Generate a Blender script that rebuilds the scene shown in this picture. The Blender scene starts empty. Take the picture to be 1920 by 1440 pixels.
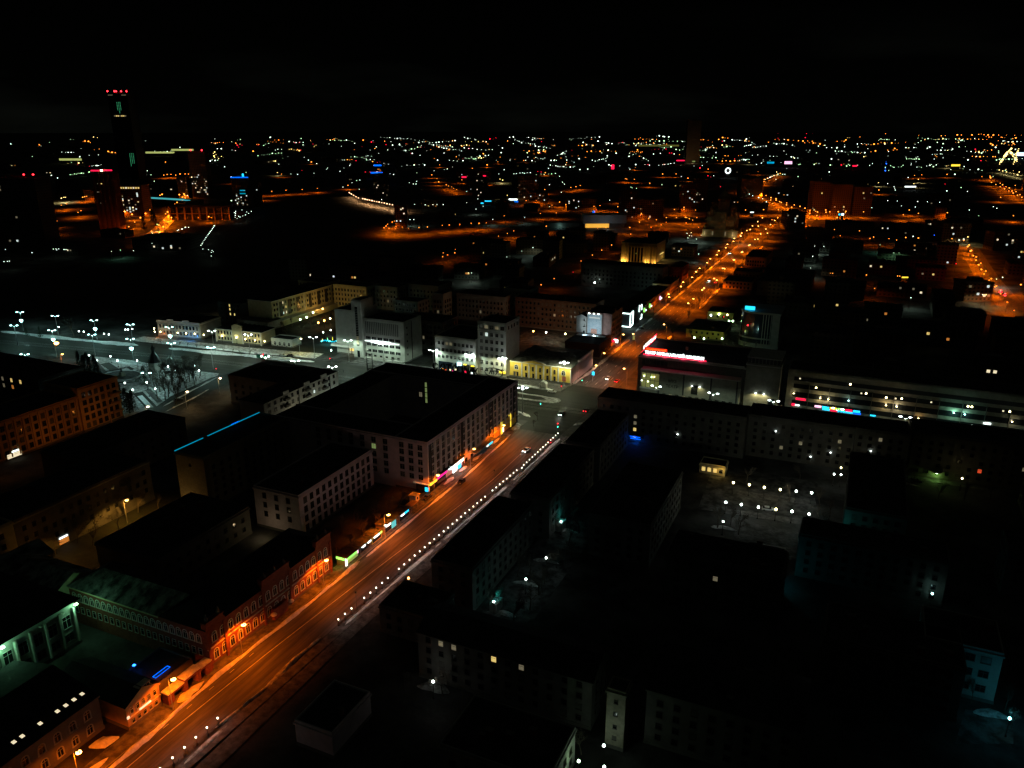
import bpy, math, random
from mathutils import Vector, Matrix
random.seed(7)
SC = bpy.context.scene
COL = SC.collection
R = math.radians

# ------------------------------------------------------------------ camera, sky, exposure
CAMP = (127.0, 0.0, 130.0); FPX = 1460.0
PITCH = math.atan((720 - 243) / FPX); YAW = R(24.3)
cam = bpy.data.cameras.new('camera'); cob = bpy.data.objects.new('camera', cam); COL.objects.link(cob)
cob.location = CAMP; cob.rotation_euler = (R(90) - PITCH, 0, YAW)
cam.sensor_width = 36; cam.lens = 36 * FPX / 1920; cam.clip_start = 1; cam.clip_end = 90000
SC.camera = cob
SC.view_settings.view_transform = 'Standard'; SC.view_settings.look = 'None'
SC.view_settings.exposure = 0.0; SC.view_settings.gamma = 1.0
SC.cycles.max_bounces = 4; SC.cycles.diffuse_bounces = 2; SC.cycles.glossy_bounces = 2
SC.cycles.sample_clamp_indirect = 3.0
SC.cycles.pixel_filter_type = 'BLACKMAN_HARRIS'; SC.cycles.filter_width = 1.45

world = bpy.data.worlds.new('World'); SC.world = world; world.use_nodes = True
nt = world.node_tree; nt.nodes.clear()
def N(t, **kw):
    n = nt.nodes.new(t)
    for k, v in kw.items(): setattr(n, k, v)
    return n
out = N('ShaderNodeOutputWorld'); add = N('ShaderNodeAddShader')
sky = N('ShaderNodeTexSky', sky_type='NISHITA', sun_disc=False, sun_elevation=R(-5.0), sun_rotation=R(150))
bg1 = N('ShaderNodeBackground'); bg1.inputs[1].default_value = 0.004
nt.links.new(sky.outputs[0], bg1.inputs[0])
tc = N('ShaderNodeTexCoord'); sep = N('ShaderNodeSeparateXYZ'); nt.links.new(tc.outputs['Generated'], sep.inputs[0])
# unseen sky overhead brightened as fill for the dark roofs, dim near the horizon
mr = N('ShaderNodeMapRange'); mr.inputs[1].default_value = 0.3; mr.inputs[2].default_value = 0.95
mr.inputs[3].default_value = 0.0002; mr.inputs[4].default_value = 0.007
nt.links.new(sep.outputs[2], mr.inputs[0])
noi = N('ShaderNodeTexNoise'); noi.inputs['Scale'].default_value = 3.2; noi.inputs['Detail'].default_value = 5
mp = N('ShaderNodeMapping'); mp.inputs['Scale'].default_value = (1, 1, 5.0)
nt.links.new(tc.outputs['Generated'], mp.inputs[0]); nt.links.new(mp.outputs[0], noi.inputs[0])
rm = N('ShaderNodeMapRange'); rm.inputs[1].default_value = 0.52; rm.inputs[2].default_value = 0.75
rm.inputs[3].default_value = 0.0; rm.inputs[4].default_value = 0.0026
nt.links.new(noi.outputs[0], rm.inputs[0])
hb = N('ShaderNodeMapRange'); hb.inputs[1].default_value = 0.0; hb.inputs[2].default_value = 0.14
hb.inputs[3].default_value = 1.0; hb.inputs[4].default_value = 0.0
nt.links.new(sep.outputs[2], hb.inputs[0])
mu = N('ShaderNodeMath', operation='MULTIPLY'); nt.links.new(rm.outputs[0], mu.inputs[0]); nt.links.new(hb.outputs[0], mu.inputs[1])
ad = N('ShaderNodeMath', operation='ADD'); nt.links.new(mr.outputs[0], ad.inputs[0]); nt.links.new(mu.outputs[0], ad.inputs[1])
bg2 = N('ShaderNodeBackground'); bg2.inputs[0].default_value = (0.8, 0.95, 0.72, 1)
m3 = N('ShaderNodeMath', operation='MULTIPLY_ADD'); m3.inputs[1].default_value = 0.0004; nt.links.new(hb.outputs[0], m3.inputs[0]); nt.links.new(ad.outputs[0], m3.inputs[2])
nt.links.new(m3.outputs[0], bg2.inputs[1])
nt.links.new(bg1.outputs[0], add.inputs[0]); nt.links.new(bg2.outputs[0], add.inputs[1]); nt.links.new(add.outputs[0], out.inputs[0])

# ------------------------------------------------------------------ surveying: photo pixel -> point of the ground plan at height z
def W(px, py, z=0.0):
    u = (px - 960) / FPX; v = (720 - py) / FPX
    ct, st = math.cos(PITCH), math.sin(PITCH)
    Y = ct + v * st; Z = -st + v * ct
    t = (z - CAMP[2]) / Z
    a, b = u * t, Y * t
    return (a * math.cos(YAW) - b * math.sin(YAW) + CAMP[0], a * math.sin(YAW) + b * math.cos(YAW))

# ------------------------------------------------------------------ materials
MATS = {}
def mat(name, col, rough=0.85, emit=0.0, ecol=None, noise=0.25, nscale=0.6, metal=0.0, bump=0.0, spec=0.3):
    if name in MATS: return MATS[name]
    m = bpy.data.materials.new(name); m.use_nodes = True; t = m.node_tree
    p = t.nodes['Principled BSDF']; p.inputs['Roughness'].default_value = rough; p.inputs['Metallic'].default_value = metal
    p.inputs['Specular IOR Level'].default_value = spec
    p.inputs['Base Color'].default_value = (*col, 1)
    if emit > 0:
        p.inputs['Emission Color'].default_value = (*(ecol or col), 1); p.inputs['Emission Strength'].default_value = emit
    elif noise > 0:
        c = t.nodes.new('ShaderNodeTexCoord'); n = t.nodes.new('ShaderNodeTexNoise'); n.inputs['Scale'].default_value = nscale
        n.inputs['Detail'].default_value = 7; n.inputs['Roughness'].default_value = 0.65
        r = t.nodes.new('ShaderNodeMapRange'); r.inputs[1].default_value = 0.3; r.inputs[2].default_value = 0.7
        r.inputs[3].default_value = 1 - noise; r.inputs[4].default_value = 1 + noise
        x = t.nodes.new('ShaderNodeVectorMath'); x.operation = 'SCALE'; x.inputs[0].default_value = col
        t.links.new(c.outputs['Object'], n.inputs[0]); t.links.new(n.outputs[0], r.inputs[0]); t.links.new(r.outputs[0], x.inputs['Scale'])
        t.links.new(x.outputs[0], p.inputs['Base Color'])
        if bump:
            b = t.nodes.new('ShaderNodeBump'); b.inputs['Strength'].default_value = bump; b.inputs['Distance'].default_value = 0.3
            n2 = t.nodes.new('ShaderNodeTexNoise'); n2.inputs['Scale'].default_value = nscale * 3; n2.inputs['Detail'].default_value = 6
            t.links.new(c.outputs['Object'], n2.inputs[0]); t.links.new(n2.outputs[0], b.inputs['Height']); t.links.new(b.outputs[0], p.inputs['Normal'])
    MATS[name] = m; return m
def glow(name, col, e, body=None):
    m = mat(name, body or tuple(min(1, c) for c in col), 0.5, e, col)
    return m
def twotone(name, a, b, scale, lo=0.45, hi=0.55, rough=0.9, bump=0.3, stretch=None, streak=None):
    """two surface colours broken up by noise: trodden snow over asphalt, patchy roofs"""
    m = bpy.data.materials.new(name); m.use_nodes = True; t = m.node_tree; p = t.nodes['Principled BSDF']
    p.inputs['Roughness'].default_value = rough; p.inputs['Specular IOR Level'].default_value = 0.25
    c = t.nodes.new('ShaderNodeTexCoord'); mpn = t.nodes.new('ShaderNodeMapping')
    if stretch: mpn.inputs['Scale'].default_value = stretch
    n = t.nodes.new('ShaderNodeTexNoise'); n.inputs['Scale'].default_value = scale; n.inputs['Detail'].default_value = 9; n.inputs['Roughness'].default_value = 0.62
    r = t.nodes.new('ShaderNodeMapRange'); r.inputs[1].default_value = lo; r.inputs[2].default_value = hi
    mx = t.nodes.new('ShaderNodeMix'); mx.data_type = 'RGBA'
    mx.inputs[6].default_value = (*a, 1); mx.inputs[7].default_value = (*b, 1)
    t.links.new(c.outputs['Object'], mpn.inputs[0]); t.links.new(mpn.outputs[0], n.inputs[0]); t.links.new(n.outputs[0], r.inputs[0])
    t.links.new(r.outputs[0], mx.inputs[0]); t.links.new(mx.outputs[2], p.inputs['Base Color'])
    bm = t.nodes.new('ShaderNodeBump'); bm.inputs['Strength'].default_value = bump; bm.inputs['Distance'].default_value = 0.4
    n2 = t.nodes.new('ShaderNodeTexNoise'); n2.inputs['Scale'].default_value = max(scale * 4, 0.5); n2.inputs['Detail'].default_value = 6
    t.links.new(mpn.outputs[0], n2.inputs[0]); t.links.new(n2.outputs[0], bm.inputs['Height']); t.links.new(bm.outputs[0], p.inputs['Normal'])
    MATS[name] = m; return m
def farwall(name, col, glass=0.15):
    """wall with a regular grid of dark panes, for blocks too far off to show modelled windows"""
    m = bpy.data.materials.new(name); m.use_nodes = True; t = m.node_tree; p = t.nodes['Principled BSDF']
    c = t.nodes.new('ShaderNodeTexCoord'); s = t.nodes.new('ShaderNodeSeparateXYZ'); t.links.new(c.outputs['Object'], s.inputs[0])
    def math_(op, a, b=None):
        n = t.nodes.new('ShaderNodeMath'); n.operation = op
        for i, v in enumerate((a, b)):
            if v is None: continue
            if isinstance(v, (int, float)): n.inputs[i].default_value = v
            else: t.links.new(v, n.inputs[i])
        return n.outputs[0]
    sxy = math_('ADD', s.outputs[0], s.outputs[1])
    fx = math_('FRACT', math_('MULTIPLY', sxy, 0.31)); fz = math_('FRACT', math_('MULTIPLY', s.outputs[2], 0.333))
    w = math_('MULTIPLY', math_('GREATER_THAN', fx, 0.5), math_('MULTIPLY', math_('GREATER_THAN', fz, 0.35), math_('LESS_THAN', fz, 0.85)))
    mx = t.nodes.new('ShaderNodeMix'); mx.data_type = 'RGBA'; mx.inputs[6].default_value = (*col, 1)
    mx.inputs[7].default_value = (col[0] * glass, col[1] * glass, col[2] * glass, 1)
    t.links.new(w, mx.inputs[0]); t.links.new(mx.outputs[2], p.inputs['Base Color']); p.inputs['Roughness'].default_value = 0.8
    MATS[name] = m; return m

asphalt = twotone('asphalt', (0.05, 0.048, 0.045), (0.125, 0.12, 0.115), 0.5, 0.38, 0.66, 0.7, 0.2, stretch=(1.6, 0.09, 1))
asphalt2 = twotone('avenue_asphalt', (0.013, 0.0145, 0.011), (0.036, 0.038, 0.03), 0.3, 0.35, 0.75, 0.75, 0.15, stretch=(0.1, 1.4, 1))
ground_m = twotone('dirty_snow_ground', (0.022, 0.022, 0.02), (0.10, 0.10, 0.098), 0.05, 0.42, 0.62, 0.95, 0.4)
yard_m = twotone('yard_snow', (0.035, 0.035, 0.033), (0.17, 0.17, 0.17), 0.3, 0.4, 0.7, 0.95, 0.5)
snow = mat('snow', (0.72, 0.73, 0.75), 0.9, noise=0.3, nscale=0.9, bump=0.8)
snow_d = twotone('trampled_snow', (0.22, 0.21, 0.2), (0.65, 0.65, 0.66), 0.6, 0.38, 0.62, 0.95, 0.8)
pave = twotone('snowy_pavement', (0.06, 0.058, 0.055), (0.19, 0.185, 0.18), 0.5, 0.38, 0.68, 0.9, 0.4)
ice = twotone('pond_ice', (0.02, 0.022, 0.021), (0.05, 0.053, 0.05), 0.02, 0.35, 0.7, 0.8, 0.2)
paint = mat('road_paint', (0.5, 0.5, 0.47), noise=0.35, nscale=0.7)
roof_dark = twotone('roof_felt', (0.02, 0.022, 0.024), (0.05, 0.055, 0.057), 0.15, 0.4, 0.65, 0.9, 0.3)
roof_snow = twotone('roof_snow', (0.03, 0.04, 0.04), (0.36, 0.38, 0.38), 0.4, 0.4, 0.64, 0.9, 0.5, stretch=(1, .5, 1))
roof_grey = twotone('roof_grey_metal', (0.06, 0.065, 0.06), (0.22, 0.22, 0.2), 0.35, 0.4, 0.66, 0.8, 0.4)
wall_pink = mat('plaster_lilac', (0.7, 0.6, 0.66), noise=0.18, nscale=0.35)
wall_white = mat('plaster_white', (0.5, 0.5, 0.46), noise=0.15, nscale=0.3)
wall_grey = mat('plaster_grey', (0.3, 0.3, 0.28), noise=0.2, nscale=0.3)
wall_dim = mat('plaster_dull', (0.12, 0.115, 0.105), noise=0.25, nscale=0.3)
wall_yel = mat('plaster_yellow', (0.72, 0.5, 0.09), noise=0.14, nscale=0.5)
wall_ochre = mat('plaster_ochre', (0.48, 0.31, 0.14), noise=0.2, nscale=0.5)
wall_cream = mat('plaster_cream', (0.5, 0.45, 0.28), noise=0.18, nscale=0.4)
brick = twotone('red_brick', (0.16, 0.05, 0.03), (0.26, 0.09, 0.055), 1.2, 0.35, 0.65, 0.9, 0.5)
brick_g = mat('pale_brick', (0.27, 0.25, 0.19), noise=0.25, nscale=1.2)
trim = mat('white_trim', (0.6, 0.58, 0.54), noise=0.15, nscale=0.8)
stone = mat('facing_stone', (0.26, 0.25, 0.2), noise=0.22, nscale=0.5)
dark = mat('dark_metal', (0.03, 0.03, 0.032), 0.5, noise=0.1)
steel = mat('galvanised_steel', (0.34, 0.35, 0.36), 0.45, noise=0.15, metal=0.4)
glass_d = mat('dark_glass', (0.012, 0.014, 0.016), 0.15, noise=0, spec=0.5)
glass_b = mat('blue_glass', (0.02, 0.03, 0.045), 0.12, noise=0, spec=0.6)
frame_w = mat('window_frame', (0.45, 0.44, 0.42), noise=0.1)
frame_d = mat('window_frame_dark', (0.1, 0.09, 0.08), noise=0.1)
bark = mat('bark', (0.09, 0.075, 0.06), noise=0.3, nscale=3)
needle = mat('spruce_needles', (0.03, 0.045, 0.03), noise=0.4, nscale=2)
red_wall = mat('brown_cladding', (0.1, 0.05, 0.04), noise=0.3)
FW = [farwall('far_wall_%s' % k, c) for k, c in (('grey', (0.11, 0.11, 0.10)), ('brown', (0.15, 0.10, 0.065)), ('pale', (0.2, 0.19, 0.16)))]
g_or = glow('sodium_lamp', (1.0, 0.45, 0.1), 14); g_wh = glow('white_lamp', (0.85, 1.0, 0.95), 12)
g_cy = glow('cyan_lamp', (0.5, 1.0, 0.95), 10); g_gr = glow('greenish_lamp', (0.65, 1.0, 0.62), 12)
g_ye = glow('yellow_lamp', (1.0, 0.85, 0.4), 12); g_rd = glow('red_lamp', (1.0, 0.02, 0.03), 9); g_bl = glow('blue_lamp', (0.02, 0.18, 1.0), 6)
g_pk = glow('peach_lamp', (1.0, 0.68, 0.45), 14); g_tg = glow('green_signal', (0.05, 1.0, 0.55), 9)
w_yel = glow('lit_room_yellow', (1.0, 0.72, 0.22), 0.75); w_war = glow('lit_room_warm', (1.0, 0.85, 0.55), 0.9)
w_wht = glow('lit_room_white', (0.8, 0.95, 0.9), 0.8); w_grn = glow('lit_room_green', (0.65, 0.9, 0.3), 0.2)
w_org = glow('lit_room_orange', (1.0, 0.35, 0.06), 0.45); w_dim = glow('lit_room_dim', (0.75, 0.65, 0.4), 0.16); w_red = glow('lit_room_red', (1.0, .1, .03), .6)
s_wht = glow('sign_white', (0.85, 1.0, 0.97), 2.2); s_red = glow('sign_red', (1.0, 0.01, 0.06), 1.6); s_cyn = glow('sign_cyan', (0.02, 0.62, 1.0), 1.5)
s_grn = glow('sign_green', (0.3, 1.0, 0.15), 1.5); s_yel = glow('sign_yellow', (1.0, 0.72, 0.05), 1.4); s_mag = glow('sign_magenta', (1.0, 0.02, 0.3), 1.3)
s_blu = glow('sign_blue', (0.0, 0.14, 1.0), 1.3); s_org = glow('sign_orange', (1.0, 0.2, 0.03), 1.0); s_tea = glow('led_teal', (0.0, 0.42, 0.62), 0.7)
s_pnk = glow('sign_pink', (1.0, 0.5, 0.75), 1.5)

# ------------------------------------------------------------------ mesh helpers
class MB:
    def __init__(s): s.v = []; s.f = []; s.m = []; s.mats = []
    def mi(s, m):
        if m not in s.mats: s.mats.append(m)
        return s.mats.index(m)
    def poly(s, pts, m):
        i = len(s.v); s.v += [tuple(p) for p in pts]; s.f.append(tuple(range(i, i + len(pts)))); s.m.append(s.mi(m))
    def box(s, x0, y0, z0, x1, y1, z1, m, bottom=True):
        i = len(s.v)
        s.v += [(x0, y0, z0), (x1, y0, z0), (x1, y1, z0), (x0, y1, z0), (x0, y0, z1), (x1, y0, z1), (x1, y1, z1), (x0, y1, z1)]
        fs = [(0, 1, 5, 4), (1, 2, 6, 5), (2, 3, 7, 6), (3, 0, 4, 7), (4, 5, 6, 7)] + ([(3, 2, 1, 0)] if bottom else [])
        for f in fs: s.f.append(tuple(i + k for k in f)); s.m.append(s.mi(m))
    def prism(s, pts, z0, z1, m, mtop=None):
        n = len(pts); i = len(s.v)
        s.v += [(p[0], p[1], z0) for p in pts] + [(p[0], p[1], z1) for p in pts]
        for k in range(n):
            s.f.append((i + k, i + (k + 1) % n, i + n + (k + 1) % n, i + n + k)); s.m.append(s.mi(m))
        s.f.append(tuple(i + n + k for k in range(n))); s.m.append(s.mi(mtop or m))
        s.f.append(tuple(i + n - 1 - k for k in range(n))); s.m.append(s.mi(m))
    def tube(s, a, b, ra, rb, m, n=6):
        a = Vector(a); b = Vector(b); d = (b - a)
        if d.length < 1e-6: return
        d.normalize(); u = d.orthogonal().normalized(); w = d.cross(u); i = len(s.v)
        for c, r in ((a, ra), (b, rb)):
            for k in range(n):
                t = 2 * math.pi * k / n; s.v.append(tuple(c + (u * math.cos(t) + w * math.sin(t)) * r))
        for k in range(n):
            s.f.append((i + k, i + (k + 1) % n, i + n + (k + 1) % n, i + n + k)); s.m.append(s.mi(m))
        s.f.append(tuple(i + n + k for k in range(n))); s.m.append(s.mi(m))
        s.f.append(tuple(i + n - 1 - k for k in range(n))); s.m.append(s.mi(m))
    def lathe(s, cx, cy, prof, m, n=12):
        i = len(s.v)
        for r, z in prof:
            for k in range(n):
                t = 2 * math.pi * k / n; s.v.append((cx + r * math.cos(t), cy + r * math.sin(t), z))
        for j in range(len(prof) - 1):
            for k in range(n):
                s.f.append((i + j * n + k, i + j * n + (k + 1) % n, i + (j + 1) * n + (k + 1) % n, i + (j + 1) * n + k)); s.m.append(s.mi(m))
        s.f.append(tuple(i + (len(prof) - 1) * n + k for k in range(n))); s.m.append(s.mi(m))
        s.f.append(tuple(i + n - 1 - k for k in range(n))); s.m.append(s.mi(m))
    def mesh(s, name):
        me = bpy.data.meshes.new(name); me.from_pydata(s.v, [], s.f)
        for m in s.mats: me.materials.append(m)
        me.polygons.foreach_set('material_index', s.m); me.update(); return me
def link(name, data, parent=None, loc=(0, 0, 0), rz=0.0, rx=0.0):
    o = bpy.data.objects.new(name, data); COL.objects.link(o)
    o.location = loc; o.rotation_euler = (rx, 0, rz)
    if parent: o.parent = parent
    return o
def tag(o, label=None, cat=None, group=None, kind=None):
    if label: o['label'] = label
    if cat: o['category'] = cat
    if group: o['group'] = group
    if kind: o['kind'] = kind
    return o
def thing(name, label, cat, loc=(0, 0, 0), rz=0.0, group=None):
    return tag(link(name, None, None, loc, rz), label, cat, group)
def sheet(name, pts, z, m, kind='structure', label=None):
    b = MB(); b.poly([(p[0], p[1], z) for p in pts], m); o = link(name, b.mesh(name)); tag(o, label, None, None, kind); return o
def dup(src, loc, rz=None, label=None, group=None):
    r = src.copy(); COL.objects.link(r); r.location = loc
    if rz is not None: r.rotation_euler = (0, 0, rz)
    if label: r['label'] = label
    if group: r['group'] = group
    for ch in list(src.children):
        c = ch.copy(); COL.objects.link(c); c.parent = r
        for g in list(ch.children):
            d = g.copy(); COL.objects.link(d); d.parent = c
    return r
def text_mesh(txt, size, m, depth=0.15, space=1.0, bold=0.0):
    cu = bpy.data.curves.new('lettering', 'FONT'); cu.body = txt; cu.size = size; cu.extrude = depth; cu.offset = bold
    cu.space_character = space; cu.align_x = 'CENTER'; cu.resolution_u = 3
    o = bpy.data.objects.new('lettering', cu); COL.objects.link(o)
    dg = bpy.context.evaluated_depsgraph_get(); me = bpy.data.meshes.new_from_object(o.evaluated_get(dg))
    bpy.data.objects.remove(o); bpy.data.curves.remove(cu); me.materials.clear(); me.materials.append(m)
    return me
def lamp_light(parent, loc, power, col, kind='SPOT', cone=168, size=0.25, aim=None):
    l = bpy.data.lights.new('lamp_light', kind); l.energy = power; l.color = col; l.shadow_soft_size = size
    if kind == 'SPOT': l.spot_size = R(cone); l.spot_blend = 0.35
    o = link('lamp_light', l, parent, loc)
    if aim: o.rotation_euler = Vector(aim).to_track_quat('-Z', 'Y').to_euler()
    return o
f_or = glow('far_orange_lamp', (1.0, 0.27, 0.03), 4.5); f_wh = glow('far_white_lamp', (0.75, 1.0, 0.78), 3.6); f_ye = glow('far_yellow_lamp', (1.0, 0.72, 0.22), 4.0); f_gr = glow('far_green_lamp', (0.55, 1.0, 0.5), 2.6); f_rd = glow('far_red_lamp', (1.0, 0.01, 0.04), 2.6); f_bl = glow('far_blue_lamp', (0.02, 0.15, 1.0), 3); f_pk = glow('far_peach_lamp', (1.0, 0.55, 0.28), 5)
OR = (1.0, 0.145, 0.001); WH = (0.72, 1.0, 0.78); WC = (0.5, 1.0, 0.9); YE = (1.0, 0.8, 0.3); GR = (0.3, 1.0, 0.6)

# ------------------------------------------------------------------ window meshes (one mesh per kind, shared)
WM = {}
def winmesh(style, w, h, gl, fr):
    k = (style, w, h, gl.name, fr.name)
    if k in WM: return WM[k]
    b = MB(); t = 0.09 if style != 'ribbon' else 0.06; d = 0.12
    if style == 'arch':
        hw = w / 2; n = 7; zc = h / 2 - hw
        arc = [(hw * math.cos(math.pi * i / n), zc + hw * math.sin(math.pi * i / n)) for i in range(n + 1)]
        b.poly([(-hw, -0.03, -h / 2), (hw, -0.03, -h / 2)] + [(x, -0.03, z) for x, z in arc], gl)
        s = (hw + 0.28) / hw
        for i in range(n):
            (xa, za), (xb, zb) = arc[i], arc[i + 1]
            p = [(xa, za), (xb, zb), (xb * s, zc + (zb - zc) * s), (xa * s, zc + (za - zc) * s)]
            b.poly([(x, -d, z) for x, z in p[::-1]], fr)
            b.poly([(xa, -0.03, za), (xb, -0.03, zb), (xb, -d, zb), (xa, -d, za)], fr)
        for sx in (-1, 1): b.box(min(sx * hw, sx * (hw + .28)), -d, -h / 2, max(sx * hw, sx * (hw + .28)), 0, zc, fr)
        b.box(-hw - .35, -.2, -h / 2 - .2, hw + .35, 0, -h / 2, fr)
        b.box(-.05, -.09, -h / 2, .05, -.03, h / 2 - .1, fr); b.box(-hw, -.085, zc - .1, hw, -.03, zc + .02, fr)
    else:
        b.poly([(-w / 2, -.03, -h / 2), (w / 2, -.03, -h / 2), (w / 2, -.03, h / 2), (-w / 2, -.03, h / 2)], gl)
        b.box(-w / 2 - t, -d, h / 2, w / 2 + t, 0, h / 2 + t, fr); b.box(-w / 2 - t, -d, -h / 2, -w / 2, 0, h / 2, fr)
        b.box(w / 2, -d, -h / 2, w / 2 + t, 0, h / 2, fr); b.box(-w / 2 - t - .05, -d - .1, -h / 2 - .12, w / 2 + t + .05, 0, -h / 2, fr)
        n = max(1, round(w / 0.95)); 
        for i in range(1, n): x = -w / 2 + w * i / n; b.box(x - .035, -.08, -h / 2, x + .035, -.03, h / 2, fr)
        if style != 'ribbon': b.box(-w / 2, -.075, h * .18, w / 2, -.03, h * .18 + .06, fr)
    WM[k] = b.mesh('window'); return WM[k]
WR = random.Random(99); curtain = mat('curtained_glass', (0.09, 0.09, 0.08), .4, noise=.2)
FACE = {'S': 0.0, 'E': R(90), 'W': R(-90), 'N': R(180)}
class B:
    """a building: Empty with wall, roof, windows and other parts as children, local frame centred on its footprint"""
    def __init__(s, name, label, x0, x1, y0, y1, h, wm, rm=None, cat='building', rz=0, group=None, roof='flat', cornice=True, mark=None, z0=0.0, rh=3.0, plinth=True, over=0.35):
        s.w = (x1 - x0) / 2; s.d = (y1 - y0) / 2; s.h = h; s.cx = (x0 + x1) / 2; s.cy = (y0 + y1) / 2
        s.root = thing(name, label, cat, (s.cx, s.cy, z0), rz, group); s.wm = wm; s.nwin = []
        rm = rm or roof_dark; w, d = s.w, s.d
        b = MB(); b.box(-w, -d, 0, w, d, h, wm, False)
        if cornice:
            b.box(-w - .3, -d - .3, h - .45, w + .3, d + .3, h - .02, mark or wm)
        if plinth: b.box(-w - .12, -d - .12, 0, w + .12, d + .12, .9, wall_dim)
        s.wall = link('wall', b.mesh('wall'), s.root)
        r = MB()
        if roof == 'flat':
            r.box(-w + .02, -d + .02, h + .01, w - .02, d - .02, h + .18, rm)
            for (a, c, e, f) in ((-w, -d, w, -d + .3), (-w, d - .3, w, d), (-w, -d + .3, -w + .3, d - .3), (w - .3, -d + .3, w, d - .3)):
                r.box(a, c, h + .0, e, f, h + .7, wm)
        elif roof in ('hip', 'gable'):
            o = over; k = min(w, d) + o; a = (-w - o, -d - o); c = (w + o, d + o); z = h + .02
            if w >= d:
                e = k if roof == 'hip' else 0.0; p, q = (-w - o + e, 0, z + rh), (w + o - e, 0, z + rh)
                r.poly([(a[0], a[1], z), (c[0], a[1], z), q, p], rm); r.poly([(c[0], c[1], z), (a[0], c[1], z), p, q], rm)
                r.poly([(c[0], a[1], z), (c[0], c[1], z), q], rm if e else wm); r.poly([(a[0], c[1], z), (a[0], a[1], z), p], rm if e else wm)
            else:
                e = k if roof == 'hip' else 0.0; p, q = (0, -d - o + e, z + rh), (0, d + o - e, z + rh)
                r.poly([(c[0], a[1], z), (c[0], c[1], z), q, p], rm); r.poly([(a[0], c[1], z), (a[0], a[1], z), p, q], rm)
                r.poly([(a[0], a[1], z), (c[0], a[1], z), p], rm if e else wm); r.poly([(c[0], c[1], z), (a[0], c[1], z), q], rm if e else wm)
            r.poly([(a[0], c[1], z), (c[0], c[1], z), (c[0], a[1], z), (a[0], a[1], z)], rm)
        s.roof = link('roof', r.mesh('roof'), s.root); s.rh = rh
    def pos(s, face, u, z, off=0.0):
        w, d = s.w, s.d
        return {'S': (-w + u, -d - off, z), 'E': (w + off, -d + u, z), 'W': (-w - off, d - u, z), 'N': (w - u, d + off, z)}[face]
    def length(s, face): return 2 * (s.w if face in 'SN' else s.d)
    def win(s, face, rows, n, w=1.4, h=1.7, m0=1.5, m1=None, style='std', lit=None, gl=None, fr=None, skip=()):
        L = s.length(face); m1 = m0 if m1 is None else m1
        for i in range(n):
            u = m0 + (L - m0 - m1) * (i + .5) / n
            for j, z in enumerate(rows):
                if (i, j) in skip: continue
                g = (lit or {}).get((i, j), gl or (glass_d if style != 'std' or WR.random() > .16 else curtain))
                s.nwin.append((face, u, z, winmesh(style, w, h, g, fr or frame_w)))
    def part(s, name, face, u, z, mesh, off=0.0):
        return link(name, mesh, s.root, s.pos(face, u, z, off), FACE[face])
    def local(s, name, mb): return link(name, mb.mesh(name), s.root)
    def box(s, name, face, u0, u1, z0, z1, out_, m, inn=0.0):
        b = MB(); b.box(u0 - (u0 + u1) / 2, -out_, z0, u1 - (u0 + u1) / 2, inn, z1, m)
        return link(name, b.mesh(name), s.root, s.pos(face, (u0 + u1) / 2, 0), FACE[face])
    def done(s, chim=0, seed=1):
        rng = random.Random(seed * 77 + int(abs(s.cx)) )
        for i in range(chim):
            b = MB(); a = rng.uniform(.5, .9); hh = rng.uniform(.9, 1.8); b.box(-a, -a * .7, 0, a, a * .7, hh, brick); b.box(-a - .1, -a * .7 - .1, hh, a + .1, a * .7 + .1, hh + .15, wall_dim)
            link('chimney', b.mesh('chimney'), s.root, (rng.uniform(-s.w * .8, s.w * .8), rng.uniform(-s.d * .7, s.d * .7), s.h + .1))
        cx, cy = s.cx, s.cy
        c, si = math.cos(s.root.rotation_euler[2]), math.sin(s.root.rotation_euler[2])
        def dist(wn):
            p = s.pos(wn[0], wn[1], wn[2]); X = cx + p[0] * c - p[1] * si; Y = cy + p[0] * si + p[1] * c
            return (X - CAMP[0]) ** 2 + (Y - CAMP[1]) ** 2
        ws = sorted(s.nwin, key=lambda q: (dist(q) if 'lit' not in q[3].materials[0].name else 0))
        for f, u, z, me in ws[:96]: link('window', me, s.root, s.pos(f, u, z, .012), FACE[f])
        if len(ws) > 96:
            vs = []; fs = []; ms = []; mats = []
            for f, u, z, me in ws[96:]:
                M = Matrix.Translation(s.pos(f, u, z, .012)) @ Matrix.Rotation(FACE[f], 4, 'Z'); i = len(vs)
                mi = []
                for m in me.materials:
                    if m not in mats: mats.append(m)
                    mi.append(mats.index(m))
                vs += [tuple(M @ v.co) for v in me.vertices]
                for p in me.polygons: fs.append(tuple(i + k for k in p.vertices)); ms.append(mi[p.material_index])
            me = bpy.data.meshes.new('windows'); me.from_pydata(vs, [], fs)
            for m in mats: me.materials.append(m)
            me.polygons.foreach_set('material_index', ms); tag(link('windows', me, s.root), 'rest of the dark windows', None, None, 'stuff')
        return s.root
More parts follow.
